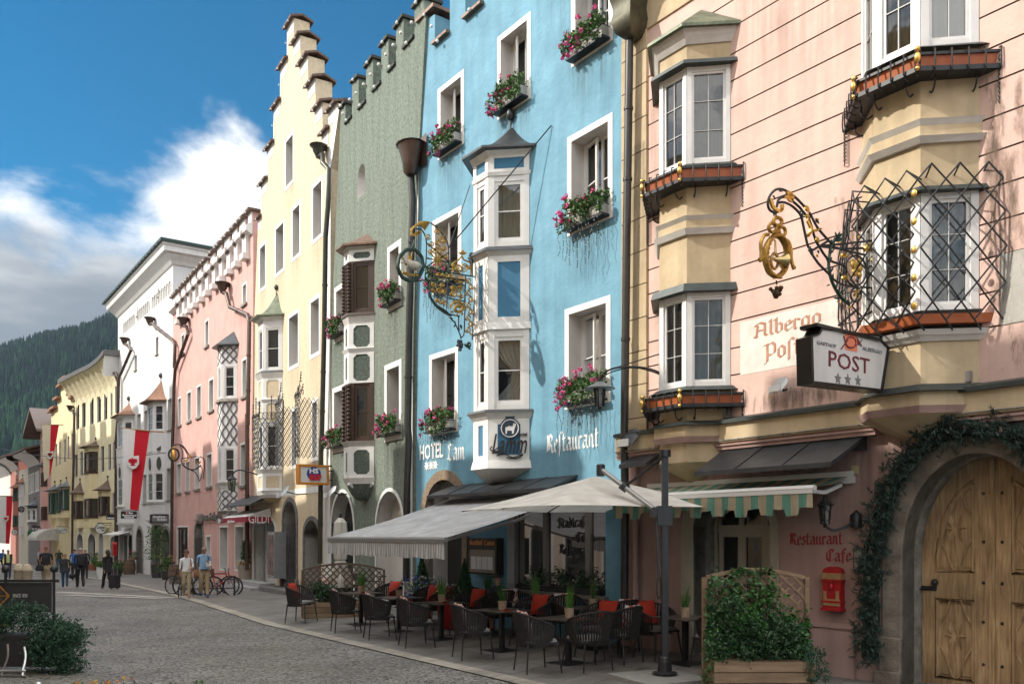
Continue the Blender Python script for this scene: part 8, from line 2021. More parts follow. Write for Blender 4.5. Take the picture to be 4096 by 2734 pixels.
def person(label,loc,rz,h=1.75,top=None,bot=None,shoe=None,hair=None,skin=None,sleeve=1.0,leg=1.0,stride=.2,arms=((.1,.1,.12),(-.1,.1,.12)),female=False,hairstyle='short',seated=False,nod=0.0,turn=0.0,extras=None,coat=0.0,cap=None,bulk=1.0):
 """faces local -y. arms: (swing forward, elbow bend, spread) for the right (-x) and left (+x) arm; sleeve / leg: share of the limb covered"""
 T=thing('person',label,'person',loc,rz);k=h/1.75;skin=skin or SKIN
 V,E,Rr,tagv=[],[],[],[]
 def v(p,r,t,par=None):
  V.append(Vector(p)*k);Rr.append(r*k);tagv.append(t);i=len(V)-1
  if par is not None:E.append((par,i))
  return i
 zp=.93 if not seated else .52
 pel=v((0,0,zp),.135*bulk*(1.03 if female else 1),'bot');wst=v((0,0,zp+.14),(.115 if female else .13)*bulk,'top',pel);chs=v((0,.005-nod*.02,zp+.34),.145*bulk*(.93 if female else 1),'top',wst)
 nb=v((0,.01-nod*.04,zp+.50),.075,'top',chs);nk=v((0,-nod*.07,zp+.57),.05,'skin',nb)
 hd=v((0,-.02-nod*.10,zp+.66),.078,'skin',nk);ht=v((0,-.01-nod*.13,zp+.755),.07,'skin',hd)
 hands=[]
 for sd,(sw,be,sp) in zip((-1,1),arms):
  sh=v((sd*(.165 if female else .19),.01,zp+.475),.062 if female else .075,'top',chs if False else nb)
  el_=Vector((sd*(.17+.27*sin(sp)),-.28*sin(sw),zp+.475-.28*cos(sw)*cos(sp)));e=v(el_,.050 if sleeve>.45 else .043,'top' if sleeve>.45 else 'skin',sh)
  if sleeve<=.45:
   m_=v(Vector((sd*.19,.01,zp+.475)).lerp(el_,.62),.052,'top',sh);E.remove((sh,e));E.append((m_,e))
  a2=sw+be;wr_=el_+Vector((-sd*.10*(1 if be>.6 else .15),-.25*sin(a2),-.25*cos(a2)));w_=v(wr_,.028 if sleeve<.9 else .036,'top' if sleeve>.9 else 'skin',e)
  d=(wr_-el_).normalized();hn=v(wr_+d*.075,.034,'skin',w_);hands.append((wr_+d*.10,d,sd))
 for sd in(-1,1):
  hp=v((sd*.095,0,zp-.06),.102*bulk,'bot',pel)
  if seated:kn=(sd*.12,-.42,zp-.02);an=(sd*.12,-.45-.05*sd,.10)
  else:s_=stride*sd;kn=(sd*.095,-.40*sin(max(s_,0)+.10*(stride>0)),.50);an=(sd*.09,-.46*sin(s_)-.4*0+(.10 if s_<0 else-.10),.09+(.05 if s_<-.1 else 0))
  kn_=v(kn,.078,'bot' if leg>.45 else 'skin',hp);an_=v(an,.066 if leg>.9 else .036,'bot' if leg>.9 else 'skin',kn_)
  if .45<leg<=.9:m_=v(Vector(kn).lerp(Vector(an),.7),.056,'bot',kn_);E.remove((kn_,an_));E.append((m_,an_))
  to=v((an[0],an[1]-.16,an[2]-.045),.042,'shoe',an_);v((an[0],an[1]+.05,an[2]-.05),.036,'shoe',an_)
 me=bpy.data.meshes.new('b');me.from_pydata([tuple(p) for p in V],E,[]);o=bpy.data.objects.new('b',me);COL.objects.link(o)
 md=o.modifiers.new('s','SKIN');md.use_smooth_shade=True;sk=me.skin_vertices[0].data
 for i,r in enumerate(Rr):sk[i].radius=(r,r);sk[i].use_root=(i==0)
 o.modifiers.new('u','SUBSURF').levels=2
 dg=bpy.context.evaluated_depsgraph_get();dg.update();bme=bpy.data.meshes.new_from_object(o.evaluated_get(dg));bpy.data.objects.remove(o);bpy.data.meshes.remove(me)
 vs=[Vector(x.co) for x in bme.vertices];fs=[tuple(p.vertices) for p in bme.polygons];bpy.data.meshes.remove(bme)
 mats=[skin,top,bot,shoe];key={'skin':0,'top':1,'bot':2,'shoe':3}
 def near(c):
  best,bd=0,1e9
  for a,b_ in E:
   A,B_=V[a],V[b_];d=B_-A;t=max(0,min(1,(c-A).dot(d)/max(d.length_squared,1e-9)));q=(c-(A+d*t)).length-Rr[a]*(1-t)-Rr[b_]*t
   if q<bd:bd=q;best=key[tagv[b_]] if(t>.35 or tagv[a]==tagv[b_]) else key[tagv[a]]
  return best
 mi=[]
 for f in fs:
  c=sum((vs[i] for i in f),Vector())/len(f);mi.append(near(c))
 for p in vs:
  if abs(p.x)<.2*k and(zp-.1)*k<p.z<(zp+.5)*k and abs(p.y)<.17*k:p.y*=.8;p.x*=1.2
  if p.z>(zp+.6)*k:p.x*=.88;p.z=(zp+.6)*k+(p.z-(zp+.6)*k)*1.12
 mb=MB();mb.v=[tuple(p) for p in vs];mb.f=fs;mb.mi=mi
 mb.m=0
 for(hp_,d,sd) in hands:
  hp_=hp_*k;fw_=Vector((0,-1,0));fw_=(fw_-d*fw_.dot(d)).normalized();side=d.cross(fw_)
  for q in range(4):
   b_=hp_+fw_*(.03-.02*q)*k;L_f=(.062,.072,.068,.052)[q]*k;mb.tube([b_,b_+d*L_f*.5,b_+d*L_f*.85-side*sd*.02*k],[.0085*k,.008*k,.006*k],5)
  mb.tube([hp_-d*.05*k+fw_*.03*k,hp_-d*.01*k+fw_*.058*k,hp_+d*.02*k+fw_*.056*k],[.010*k,.009*k,.007*k],5)
 hc=Vector((0,(-.015-nod*.115)*k,(zp+.70)*k))
 mb.ball(tuple(hc+Vector((0,-.085*k,-.01*k))),.017*k,6,5,(1,1,1.4))
 for sd in(-1,1):mb.ball(tuple(hc+Vector((sd*.078*k,.005,-.005))),.02*k,6,5,(.5,1,1.5))
 body_=mb.build('body',mats,T,True)
 mb=MB()
 for sd in(-1,1):mb.ball(tuple(hc+Vector((sd*.028*k,-.074*k,.012*k))),.009*k,6,4);mb.tube([hc+Vector((sd*.014*k,-.078*k,.032*k)),hc+Vector((sd*.045*k,-.068*k,.03*k))],.004*k,4)
 mb.tube([hc+Vector((-.022*k,-.076*k,-.048*k)),hc+Vector((.022*k,-.076*k,-.048*k))],.005*k,4);mb.build('eye',mat('dark_eye',(.03,.02,.02),.4,.1,5),body_)
 if hair:
  mb=MB();hs={'short':(.088,.095,.08),'bob':(.098,.1,.105),'thin':(.082,.088,.068),'long':(.1,.105,.12),'hood':(.11,.12,.125)}[hairstyle];n=12;rings=[]
  c_=hc+Vector((0,.018*k,.035*k))
  for j in range(8):
   a=pi/2-(pi*.62 if hairstyle in('bob','long','hood') else pi*.5)*j/7;row=[]
   for i in range(n):
    b_=2*pi*i/n;fy=sin(b_);low=1 if fy>-.3 else .25;aa=pi/2-(pi/2-a)*(.45+.55*low) if fy<-.3 else a
    q=1+.06*sin(i*2.7+j)
    row.append(c_+Vector((hs[0]*cos(aa)*cos(b_)*q,hs[1]*cos(aa)*fy*q,hs[2]*sin(aa)+(-.02 if a<0 else 0)))*k)
   rings.append(row)
  mb.loft(rings,True,True)
  if hairstyle=='long':mb.tube([c_+Vector((0,.07,0))*k,c_+Vector((0,.09,-.12))*k,c_+Vector((0,.08,-.26))*k],[.07*k,.08*k,.04*k],8)
  mb.build('hair',hair,T,True)
 if cap:mb=MB();mb.lathe([(.088,.03),(.092,.06),(.07,.115),(.02,.125)],12,tuple(hc));mb.box(-.06,.06,hc.y-.17,hc.y-.07,hc.z+.03,hc.z+.045);mb.build('cap',cap,T,True)
 if coat:mb=MB();mb.loft([[(.19*f*k*cos(a),.135*f*k*sin(a),z*k) for a in[2*pi*i/14 for i in range(14)]] for z,f in((zp+.14,.82),(zp,.95),(zp-coat,1.08))],True,False);mb.build('coat_skirt',top,T,True)
 if extras:extras(T,k,hands,V)
 return T
def feet(px_,py_):p=gpt(px_,py_);return(p.x,p.y,p.z+.012)
def to_cam(p):return atan2(p[0],p[1])*-1
def bag(mb,c,w,h,d=.1):mb.loft([[(c[0]+sx_*w*.5*f,c[1]+sy_*d*.5*f,c[2]+z) for sx_,sy_ in((-1,-1),(1,-1),(1,1),(-1,1))] for z,f in((-h/2,.85),(-h/2+.03,1),(h/2-.03,.95),(h/2,.8))])
BRLE=mat('tan_brown_leather',(.28,.09,.025),.5,.2,8);BLKC=cloth('black_cloth',(.018,.018,.022));NAVY=cloth('dark_navy_cloth',(.022,.025,.035));KHA=cloth('khaki_cloth',(.34,.27,.17));GRH=mat('grey_hair',(.36,.33,.29),.7,.3,40);BRH=mat('brown_hair',(.10,.045,.02),.6,.3,40);DKH=mat('dark_hair',(.025,.018,.014),.5,.3,40)
SHOEB=mat('black_shoe',(.02,.02,.022),.5,.2,8)
def ex_w(T,k,hands,V):
 mb=MB();mb.tube(crom([(.13,-.12,1.40),(.16,-.15,1.15),(.25,-.04,.92)]),.012,5);mb.tube([(.13,-.12,1.40),(.10,.08,1.42),(.25,.08,.95)],.012,5);bag(mb,(.29,.0,.84),.1,.26,.3);mb.build('shoulder_bag',BRLE,T,True)
def ex_m(T,k,hands,V):
 hm=mb=MB();mb.add([(.02,-.33,1.24),(.2,-.30,1.30),(.22,-.31,1.14),(.05,-.34,1.08),(.02,-.325,1.24),(.2,-.295,1.30),(.22,-.305,1.14),(.05,-.335,1.08)],[(0,1,2,3),(7,6,5,4),(0,4,5,1),(2,6,7,3)]);mb.build('paper_map',WP,T)
 mb=MB();mb.tube([(.1,-.15,1.50),(.2,-.13,1.15),(.26,.0,.98)],.014,5);bag(mb,(.29,.03,.86),.09,.3,.26);mb.build('shoulder_bag',mat('dark_brown_leather',(.10,.03,.015),.5,.2,8),T,True)
 hc=V[5];mb=MB()
 for sd in(-1,1):mb.tube([(sd*.033+.026*cos(a),-.112,hc.z+.045+.018*sin(a)) for a in[2*pi*i/10 for i in range(10)]],.004,4,closed=True);mb.tube([(sd*.058,-.11,hc.z+.05),(sd*.08,.0,hc.z+.05)],.004,4)
 mb.build('glasses',BLK,T);mb=MB();mb.lathe([(.152,0),(.152,.035)],16,(0,0,.965));mb.build('belt',BLK,T)
 mb=MB();mb.loft([[(.075*cos(a),-.01+.07*sin(a)-.01,1.47+(.03 if q else 0)-.02*(sin(a)<-.7)) for a in[2*pi*i/12 for i in range(12)]] for q in(0,1)],True,False);mb.build('collar',MATS['pale_blue_shirt_cloth'],T)
p=feet(746,2391);person('woman in white top and khaki trousers with a tan shoulder bag walking towards us',p,to_cam(p)-.05,1.66,cloth('white_cotton_top',(.75,.75,.76),.05),KHA,mat('brown_sandal',(.3,.12,.05),.6,.2,8),BRH,SKIN2,.62,.78,.22,((.12,.15,.14),(.35,.9,.2)),True,'bob',nod=.5,extras=ex_w)
p=feet(816,2390);person('grey haired man in light blue shirt and khaki trousers holding a white paper',p,to_cam(p)+.1,1.78,cloth('pale_blue_shirt_cloth',(.22,.36,.52),.08),cloth('tan_trouser_cloth',(.30,.22,.125)),mat('blue_shoe',(.02,.05,.16),.5,.2,8),GRH,SKIN2,.42,1,.18,((-.15,.2,.14),(.35,1.55,.12)),False,'thin',extras=ex_m,bulk=1.07)
def ex_sh(T,k,hands,V):
 mb=MB();mb.tube([(-.14,-.08,1.5*k),(.05,.16,1.2*k),(.2,.13,.98*k)],.014,5);bag(mb,(.22,.1,.86*k),.3,.24,.12);mb.build('shoulder_bag',BLKC,T,True)
def ex_pk(T,k,hands,V):mb=MB();bag(mb,(0,.2,1.2*k),.28,.42,.16);mb.build('backpack',BLKC,T,True)
def ex_case(T,k,hands,V):
 mb=MB();mb.lathe([(.07,0),(.13,.06),(.14,.16),(.08,.22)],10,(.33,0,.42));mb.tube([(.30,0,.62),(.28,0,.85)],.02,5);mb.build('black_carry_bag',BLKC,T,True)
def ydepth(px_,Y):q=at_depth(px_,HYP,Y);return(q.x,q.y,groundz(Y)+.012)
p=ydepth(184,37.0);person('man in black tee and khaki trousers with a black shoulder bag, back to us',p,to_cam(p)+pi-.1,1.82,BLKC,KHA,SHOEB,BRH,SKIN2,.42,1,.15,((.1,.1,.22),(.1,.1,.16)),extras=ex_sh,bulk=1.1)
p=feet(260,2350);person('boy in dark grey hooded jacket and blue jeans walking away',p,to_cam(p)+pi,1.5,cloth('charcoal_jacket_cloth',(.03,.032,.032)),cloth('blue_denim',(.03,.085,.17)),SHOEB,mat('fair_brown_hair',(.25,.13,.06),.7,.3,40),SKIN,1,1,.12,((.05,.1,.12),(.05,.1,.12)),coat=.12)
p=feet(322,2351);person('grey haired man in dark suit carrying a black bag and backpack, walking away',p,to_cam(p)+pi+.15,1.76,NAVY,BLKC,SHOEB,GRH,SKIN,1,1,.25,((.1,.1,.15),(.05,.1,.22)),extras=lambda T,k,h_,V:(ex_pk(T,k,h_,V),ex_case(T,k,h_,V)),coat=.1,bulk=1.08)
p=feet(430,2354);person('woman in black coat with dark hair pulling a suitcase',p,to_cam(p)+pi+.5,1.66,BLKC,BLKC,mat('grey_trainer',(.3,.3,.32),.6,.2,8),DKH,SKIN,1,1,.28,((.1,.1,.12),(-.2,.1,.12)),True,'long',coat=.18)
q=feet(458,2356);T=thing('suitcase','upright black wheeled suitcase behind the dark haired woman','suitcase',q,-.3);mb=MB();mb.box(-.21,.21,-.13,.13,.06,.62);bevel(mb.build('case',BLKC,T),.03);mb=MB();mb.tube([(-.1,.05,.6),(-.1,.05,.95),(.1,.05,.95),(.1,.05,.6)],.01,5);mb.build('handle',ALU,T)
for x in(-.16,.16):mb=MB();mb.tube([(x-.02,0,.04),(x+.02,0,.04)],.035,8);mb.build('wheel',BLK,T)
p=feet(33,2314);person('woman in navy cardigan over a pale yellow top walking towards us',p,to_cam(p)-.1,1.68,mat('pale_yellow_top_cloth',(.55,.55,.25),.8,.1,6),NAVY,SHOEB,BRH,SKIN2,1,1,.15,((.1,.5,.3),(.1,.5,.3)),True,'short',extras=lambda T,k,h_,V:(lambda mb:(mb.loft([[(s_*(.09+.02*q),-.13,z) for s_ in(1,)]+[(.22,-.02,z),(.2,.12,z),(-.2,.12,z),(-.22,-.02,z),(-.09,-.13,z)] for q,z in((0,.88),(1,1.15),(0,1.42))],False),mb.build('cardigan',NAVY,T,True)))(MB()))
p=feet(156,2282);person('man in pale shirt and dark vest seen sideways by the street end',p,to_cam(p)+1.2,1.74,cloth('pale_grey_shirt_cloth',(.4,.42,.45)),NAVY,SHOEB,DKH,SKIN,.45,1,.25)
p=feet(236,2290);person('bald man in black vest walking towards us behind the boy',p,to_cam(p),1.76,cloth('olive_black_vest_cloth',(.03,.035,.02)),cloth('blue_denim',(.03,.085,.17)),SHOEB,None,SKIN2,.45,1,.2,((.1,.4,.25),(.1,.4,.25)),bulk=1.1)
p=ydepth(298,47);person('person in bright blue shirt partly hidden by the suited man',p,to_cam(p)+pi,1.72,cloth('bright_blue_shirt_cloth',(.03,.13,.4)),NAVY,SHOEB,DKH,SKIN,.45,1,.1)
p=ydepth(340,50);person('person in dark clothes farther off behind the suited man',p,to_cam(p)+pi,1.74,BLKC,BLKC,SHOEB,GRH,SKIN,1,1,.1)
p=ydepth(12,62);person('person with a blue backpack at the left picture edge',p,to_cam(p)+2.4,1.72,cloth('pale_grey_shirt_cloth',(.4,.42,.45)),NAVY,SHOEB,BRH,SKIN,.45,1,.2,extras=lambda T,k,h_,V:(lambda mb:(bag(mb,(0,.2,1.25),.3,.42,.18),mb.build('backpack',cloth('blue_backpack_cloth',(.03,.09,.3)),T,True)))(MB()))
u=F1.hit(1150*1.7437,HYP,.85)[0];q=tp(u,.95,FLR(.95))
person('seated guest in dark shirt and black cap talking with raised hands',(q.x,q.y,q.z-.02),F1.rz+radians(180)+pi/2+0,1.72,cloth('dark_blue_print_shirt',(.03,.035,.05),.5),BLKC,SHOEB,DKH,SKIN2,.45,.4,0,((.5,1.0,.2),(.5,1.1,.15)),seated=True,cap=BLKC)
chair(u,.95,180,'woven armchair in which the guest with the black cap sits')
RUB=mat('black_tyre',(.015,.015,.015),.7,.2,10);CHR=mat('bright_spoke_metal',(.5,.5,.5),.3,.1,10,metal=.9)
def make_bike(fm):
 T=thing('bicycle','x','bicycle');R0=.34
 for x in(-.53,.53):
  mb=MB();mb.tube([(x+R0*cos(a),0,R0+R0*sin(a)) for a in[2*pi*i/28 for i in range(28)]],.028,6,closed=True);w_=mb.build('wheel',RUB,T,True)
  mb=MB();mb.tube([(x+.31*cos(a),0,R0+.31*sin(a)) for a in[2*pi*i/24 for i in range(24)]],.008,5,closed=True)
  for i in range(14):a=2*pi*i/14;mb.tube([(x,.02*(-1)**i,R0),(x+.31*cos(a),0,R0+.31*sin(a))],.0025,4)
  mb.tube([(x,-.04,R0),(x,.04,R0)],.025,8);mb.build('rim',CHR,w_)
 mb=MB();bb,st_,hd_,hb=(-.08,0,.28),(-.2,0,.78),(.38,0,.80),(.42,0,.68)
 for a,b_,r in((bb,st_,.017),(st_,hd_,.017),(bb,hb,.02),(bb,(-.53,.03,R0),.011),(st_,(-.53,.03,R0),.009),(hd_,hb,.02),(hb,(.53,.04,R0),.015)):mb.tube([a,b_],r,6)
 mb.build('frame',fm,T,True)
 mb=MB();mb.tube([(-.22,0,.78),(-.245,0,.9)],.013,6);mb.loft([[(-.38,-.07,.9),(-.38,.07,.9),(-.38,.06,.94),(-.38,-.06,.94)],[(-.12,-.02,.9),(-.12,.02,.9),(-.12,.02,.93),(-.12,-.02,.93)]]);mb.build('saddle',BLK,T)
 mb=MB();mb.tube([(.38,0,.8),(.36,0,.95)],.015,6);mb.tube(crom([(.30,-.3,.98),(.38,-.18,.96),(.37,0,.95),(.38,.18,.96),(.30,.3,.98)]),.012,6);mb.build('handlebar',BLK,T,True)
 mb=MB();mb.tube([(-.08+.085*cos(a),-.045,.28+.085*sin(a)) for a in[2*pi*i/14 for i in range(14)]],.008,5,closed=True);mb.tube([(-.08,-.07,.28),(.05,-.07,.17)],.009,5);mb.tube([(-.08,.07,.28),(-.21,.07,.39)],.009,5);mb.box(.01,.09,-.15,-.07,.155,.175);mb.build('crank',BLK,T);return T
bk=make_bike(mat('red_bicycle_frame',(.45,.01,.02),.3,.1,5));bkw=make_bike(mat('white_bicycle_frame',(.6,.6,.6),.3,.1,5));bkb=make_bike(mat('black_bicycle_frame',(.02,.02,.022),.3,.1,5))
GB_='bicycles standing in the rack by the rose house'
for o,cx,Y,rz,lb in((bk,3.915*0+650+870/3.915,31.6,radians(8),'red framed bicycle at the near end of the rack behind the couple'),(bkw,650+560/3.915,31.8,radians(14),'white framed bicycle between the walking couple'),(bkb,650+330/3.915,32.4,radians(160),'black bicycle at the far end of the rack')):
 q=ydepth(cx,Y);o.location=q;o.rotation_euler=(radians(4),0,rz);o['label']=lb;o['group']=GB_
c_=dup(bkb,ydepth(650+820/3.915,32.3),radians(22),'black bicycle leaning behind the red one in the rack',GB_)
q=at_depth(1490,HYP,24.6);b4=dup(bkb,(q.x,q.y,.08),radians(200),'dark city bicycle with a basket behind the left terrace tables',GB_);b4['group']='bicycle by the green house';del b4['group']
mb=MB();mb.box(.45,.78,-.15,.15,.82,1.02);mb.build('basket',mat('dark_wire_basket',(.04,.04,.045),.5,.2,8),b4)
q=ydepth(650+1040/3.915,30.9);T=thing('bicycle_rack','low black steel bicycle rack beside the rose house','bicycle rack',q,radians(14));mb=MB();mb.box(.16,.22,-.03,.03,0,.75);mb.tube([(-1.7,0,.3),(.2,0,.3)],.02,6);mb.tube([(.18,0,.62),(-.3,0,.62),(-.45,0,.5),(0,0,.06)],.02,6);mb.tube([(-1.7,0,0),(-1.7,0,.4)],.02,6)
for i in range(4):x=-.4-.4*i;mb.tube([(x+.02,-.25,.04),(x,-.2,.35),(x,0,.45),(x,.1,.1)],.012,5)
mb.build('frame',IRON,T)
BAR=mat('oak_barrel_stave',(.14,.085,.05),.7,.3,6,.004,30,stretch=(3,3,.3));
def barrel(label,loc,r=.33,h=.9):
 T=thing('wooden_barrel',label,'barrel',loc);mb=MB();mb.lathe([(r*.82,0),(r*.95,h*.25),(r,h*.5),(r*.95,h*.75),(r*.82,h),(r*.78,h*.97)],20);mb.build('staves',BAR,T,True);
 mb=MB()
 for z,f in((.06,.86),(.3,.975),(.7,.975),(.94,.86)):mb.lathe([(r*f+.004,h*z-.02),(r*f+.008,h*z+.02)],20)
 mb.build('hoop',LEADG,T);return T
def fg(k,x,y):p=gpt(*Q(k,x,y));return(p.x,p.y,p.z+.03)
q=fg(4,215,1292);barrel('wooden barrel carrying a flower crate by the white house shop window',q,.4,1.0)
t_=flowerpot('wooden crate of pink flowers on the barrel',(q[0]+.25,q[1],q[2]+1.0),.24,.2,WOODP,(REDPT,MAG),.9,.3,square=True,nf=40)
barrel('wooden barrel half hidden behind the bicycles',fg(22,210,1125),.36,.95)
DPOT=mat('dark_grey_glazed_pot',(.05,.048,.046),.35,.2,6)
q=fg(4,418,1318);T=conifer('loose olive tree in a tall dark pot by the white house',q,1.9,.75,(DPOT,.34),LEAFG,900,.06,.8,z0=.3,cone=.25)
flowerpot('round dark bowl of yellow and blue flowers by the downpipe',fg(4,500,1332),.36,.5,DPOT,(YELP,BLUP),1.0,.6,nf=110,ls=.06)
flowerpot('low dark urn with flowers near the suitcase',fg(4,125,1305),.34,.5,DPOT,(MAG,YELP),1.0,.4,nf=40,ls=.06)
q=fg(22,1300,1190);T=conifer('clipped box shrub in a tall beige pot ringed by white and orange flowers',(q[0],q[1],q[2]),1.05,.24,(mat('beige_tapered_pot',(.30,.26,.21),.7,.1,5),.33),CONG,1500,.04,1.0,cone=.35)
random.seed(4)
for m in(WHP,ORP,YELP):
 mb=MB()
 for i in range(50 if m is WHP else 28):a=ru(0,6.3);petals(mb,(.36*cos(a)*ru(.6,1.15),.36*sin(a)*ru(.6,1.15),ru(.92,1.25)),.05,6)
 mb.build('blossom',m,T)
for(lb,x,y) in(('potted shrub by the yellow house arches',378,1265),):
 pass
flowerpot('terracotta pot of red flowers before the yellow house',fg(2,620,812),.35,.55,mat('terracotta_pot',(.3,.12,.07),.8,.15,6),(REDPT,),1.0,.7,nf=30,ls=.06)
flowerpot('white glazed jar with green plant beside the woman with suitcase',fg(2,683,870),.28,.7,WHITE,(YELP,),1.0,.4,nf=20,ls=.06)
q=fg(2,770,705);q=ydepth(458,56);T=thing('red_letterbox','narrow red letterbox on the yellow house wall','mailbox',(q[0],q[1],q[2]+1.3),F7.rz);mb=MB();mb.box(-.2,.2,-.12,.12,0,.75);mb.prism([(-.22,.75),(.22,.75),(0,.88)],-.14,.14);bevel(mb.build('body',RM,T),.02)
r_=rect_=F4.rect(7,283,785,335,1175,.3);T=wthing('display_case','tall white display case with clothes beside the shop door of the cream house','display case',F4,0,0,0);mb=MB();mb.box(r_[0],r_[1]+.1,-.45,0,r_[2],r_[3]);mb.build('case',MATS['silver_grey_metal'],T);mb=MB();mb.box(r_[0]+.1,r_[1],-.46,-.44,r_[2]+.12,r_[3]-.12);mb.build('glass_panel',mat('dark_case_glass',(.08,.055,.05),.1,.8,3,col2=(.35,.2,.2)),T)
T=wthing('stone_ramp','pale granite ramp and step at the shop door of the cream house','step',F4,0,0,0);a,b_=F4.au(22,1380),F4.au(22,1770);c0=F4.au(22,1080,.5)
mb=MB();mb.add([(a-3.0,-.1,-.1),(a,-.1,-.1),(a,-1.0,-.1),(a-3.0,-1.0,-.1),(a,-.1,.28),(a,-1.0,.28),(a-3.0,-.1,-.05),(a-3.0,-1.0,-.05)],[(6,4,5,7),(7,5,2,3),(4,1,2,5),(0,6,7,3)]);mb.box(a,b_,-1.0,.0,-.1,.12);mb.box(a+.1,b_,-.6,.0,.12,.28);mb.build('slab',mat('pale_granite',(.34,.34,.34),.8,.15,20,.003,50),T)
T=wthing('entrance_step','dark stone entrance step of the cream house arches','step',F4,0,0,0);mb=MB();mb.box(F4.au(7,330),-.1,-.7,.0,-.1,.2);mb.build('slab',DSTONE,T)
def eagle(D,x,y,s,o,m,par):
 D.poly([(x-.12*s,y-.55*s),(x+.12*s,y-.55*s),(x+.2*s,y+.3*s),(x,y+.7*s),(x-.2*s,y+.3*s)],o,o+.02)
 for sg in(-1,1):
  D.poly([(x,y-.3*s),(x+sg*.3*s,y-.62*s),(x+sg*.75*s,y-.5*s),(x+sg*.8*s,y+.1*s),(x+sg*.62*s,y-.1*s),(x+sg*.55*s,y+.3*s),(x+sg*.42*s,y+.0*s),(x+sg*.34*s,y+.36*s),(x+sg*.1*s,y+.1*s)],o,o+.02)
  D.poly([(x+sg*.05*s,y+.3*s),(x+sg*.45*s,y+.55*s),(x+sg*.3*s,y+.7*s),(x,y+.5*s)],o,o+.02)
 D.poly([(x-.08*s,y-.55*s),(x+.1*s,y-.55*s),(x+.08*s,y-.8*s),(x-.22*s,y-.72*s)],o,o+.02);return D.done('eagle_crest',m,par,False)
FW=mat('white_flag_cloth',(.68,.68,.68),.9,.05,3);FR=mat('red_flag_cloth',(.52,.01,.025),.9,.08,3);FC=mat('cream_flag_cloth',(.62,.55,.42),.9,.06,3)
def flag(label,Y,k,tl,tr,br,bl_,mid,midb,c1,c2,crest=None,pole=None,cm=None):
 """cloth hanging at distance Y, corners given by photo pixels"""
 w=[at_depth(*Q(k,*p),Y) for p in(tl,tr,br,bl_)];c=(w[0]+w[1])/2;T=thing('hanging_flag',label,'flag',tuple(c),0,'red and white flags hung over the street')
 w=[x-c for x in w];mt=at_depth(*Q(k,*mid),Y)-c;mbp=at_depth(*Q(k,*midb),Y)-c
 for nm_,m,A,B_,C_,D_ in(('white_half',c1,w[0],mt,mbp,w[3]),('red_half',c2,mt,w[1],w[2],mbp)):
  mb=MB();rings=[]
  for j in range(25):
   v_=j/24;a,b_=A.lerp(D_,v_),B_.lerp(C_,v_);rings.append([tuple(a.lerp(b_,i/8)+Vector((0,.10*sin(3.5*(a.lerp(b_,i/8).x)+2.2*v_)*(.3+v_),0))) for i in range(9)])
  mb.loft(rings,False);mb.build(nm_,m,T,True)
 G=Fac((c.x,c.y),90.0);
 if crest:
  x,y,s=crest;G2=Fac((c.x,c.y-.22),90.0);D=Draw(G2,k);D2=T
  S=thing('x','x','x') if False else None
  Dd=Draw(G2,k);sh=[(x-s,y-s*1.1),(x,y-s*.95),(x+s,y-s*1.1),(x+s,y+s*.3),(x+s*.5,y+s*1.0),(x,y+s*1.2),(x-s*.5,y+s*1.0),(x-s,y+s*.3)]
  Dd.poly(sh,-.02,.0);o=Dd.done('crest_shield',FW,T,False);o.location=(0,-.22,-c.z)
  e=eagle(Dd,x,y,s*.95,.0,cm or FR,T);e.location=(0,-.22,-c.z)
 if pole:a,b_=[at_depth(*Q(k,*q),Y)-c for q in pole];mb=MB();mb.tube([a,b_],.035,6);mb.build('pole',mat('gilt_wooden_pole',(.35,.22,.1),.5,.2,6),T)
 return T
flag('long white and red eagle flag hanging before the white house',49.0,4,(172,205),(366,222),(280,812),(184,798),(262,213),(215,805),FW,FR,(243,455,44),((138,203),(470,236)))
flag('cream and red flag with a dark crest near the stepped house',74.0,19,(332,290),(462,288),(388,690),(345,735),(398,289),(380,690),FC,FR,(392,525,26),((320,288),(495,290)),mat('dark_red_black_eagle',(.2,.02,.01),.8,.3,8))
flag('wide white and red flag at the left picture edge over the far street',80.0,19,(-20,850),(98,850),(78,1222),(-20,1215),(50,850),(38,1220),FW,FR,(46,1025,20),((-30,846),(100,848)))
a=at_depth(*Q(19,-30,468),60);b_=at_depth(*Q(4,485,388),49.5);T=thing('span_wire','thin dark span wire strung across the street before the flags','cable',tuple(a));mb=MB();mb.tube([Vector((0,0,0)).lerp(b_-a,t)+Vector((0,0,-1.1*sin(pi*t)*.5)) for t in[i/12 for i in range(13)]],.018,5);mb.build('wire',IRON,T)
Yb=21.2;PAN=mat('anthracite_panel',(.035,.038,.04),.5,.15,4)
q=at_depth(*Q(2,362,870),Yb);T=thing('cafe_barrier','anthracite barrier panel reading SINCE 1830 with round topped posts','barrier',(q.x,Yb,0),.0)
X0=(Q(2,-300)[0]-CXP)/FP*Yb-q.x;zt_=CAMH+(HYP-Q(2,0,872)[1])/FP*Yb;zb_2=CAMH+(HYP-Q(2,0,1085)[1])/FP*Yb
mb=MB();mb.box(X0,-.06,-.02,.02,zb_2,zt_-.05);mb.build('panel',PAN,T);mb=MB();mb.box(X0,.12,-.03,.03,zt_-.04,zt_+.02);mb.tube([(X0,-.03,zt_-.09),(-.06,-.03,zt_-.09)],.012,5);mb.build('rail',CASTGREY,T)
for x_ in(0,(Q(2,38)[0]-CXP)/FP*Yb-q.x):
 mb=MB();mb.tube([(x_,.0,0),(x_,0,zt_+.2)],.035,8);p_=mb.build('post',CASTGREY,T);mb=MB();mb.ball((x_,0,zt_+.28),.095,12,8);mb.build('ball_finial',CASTGREY,p_,True)
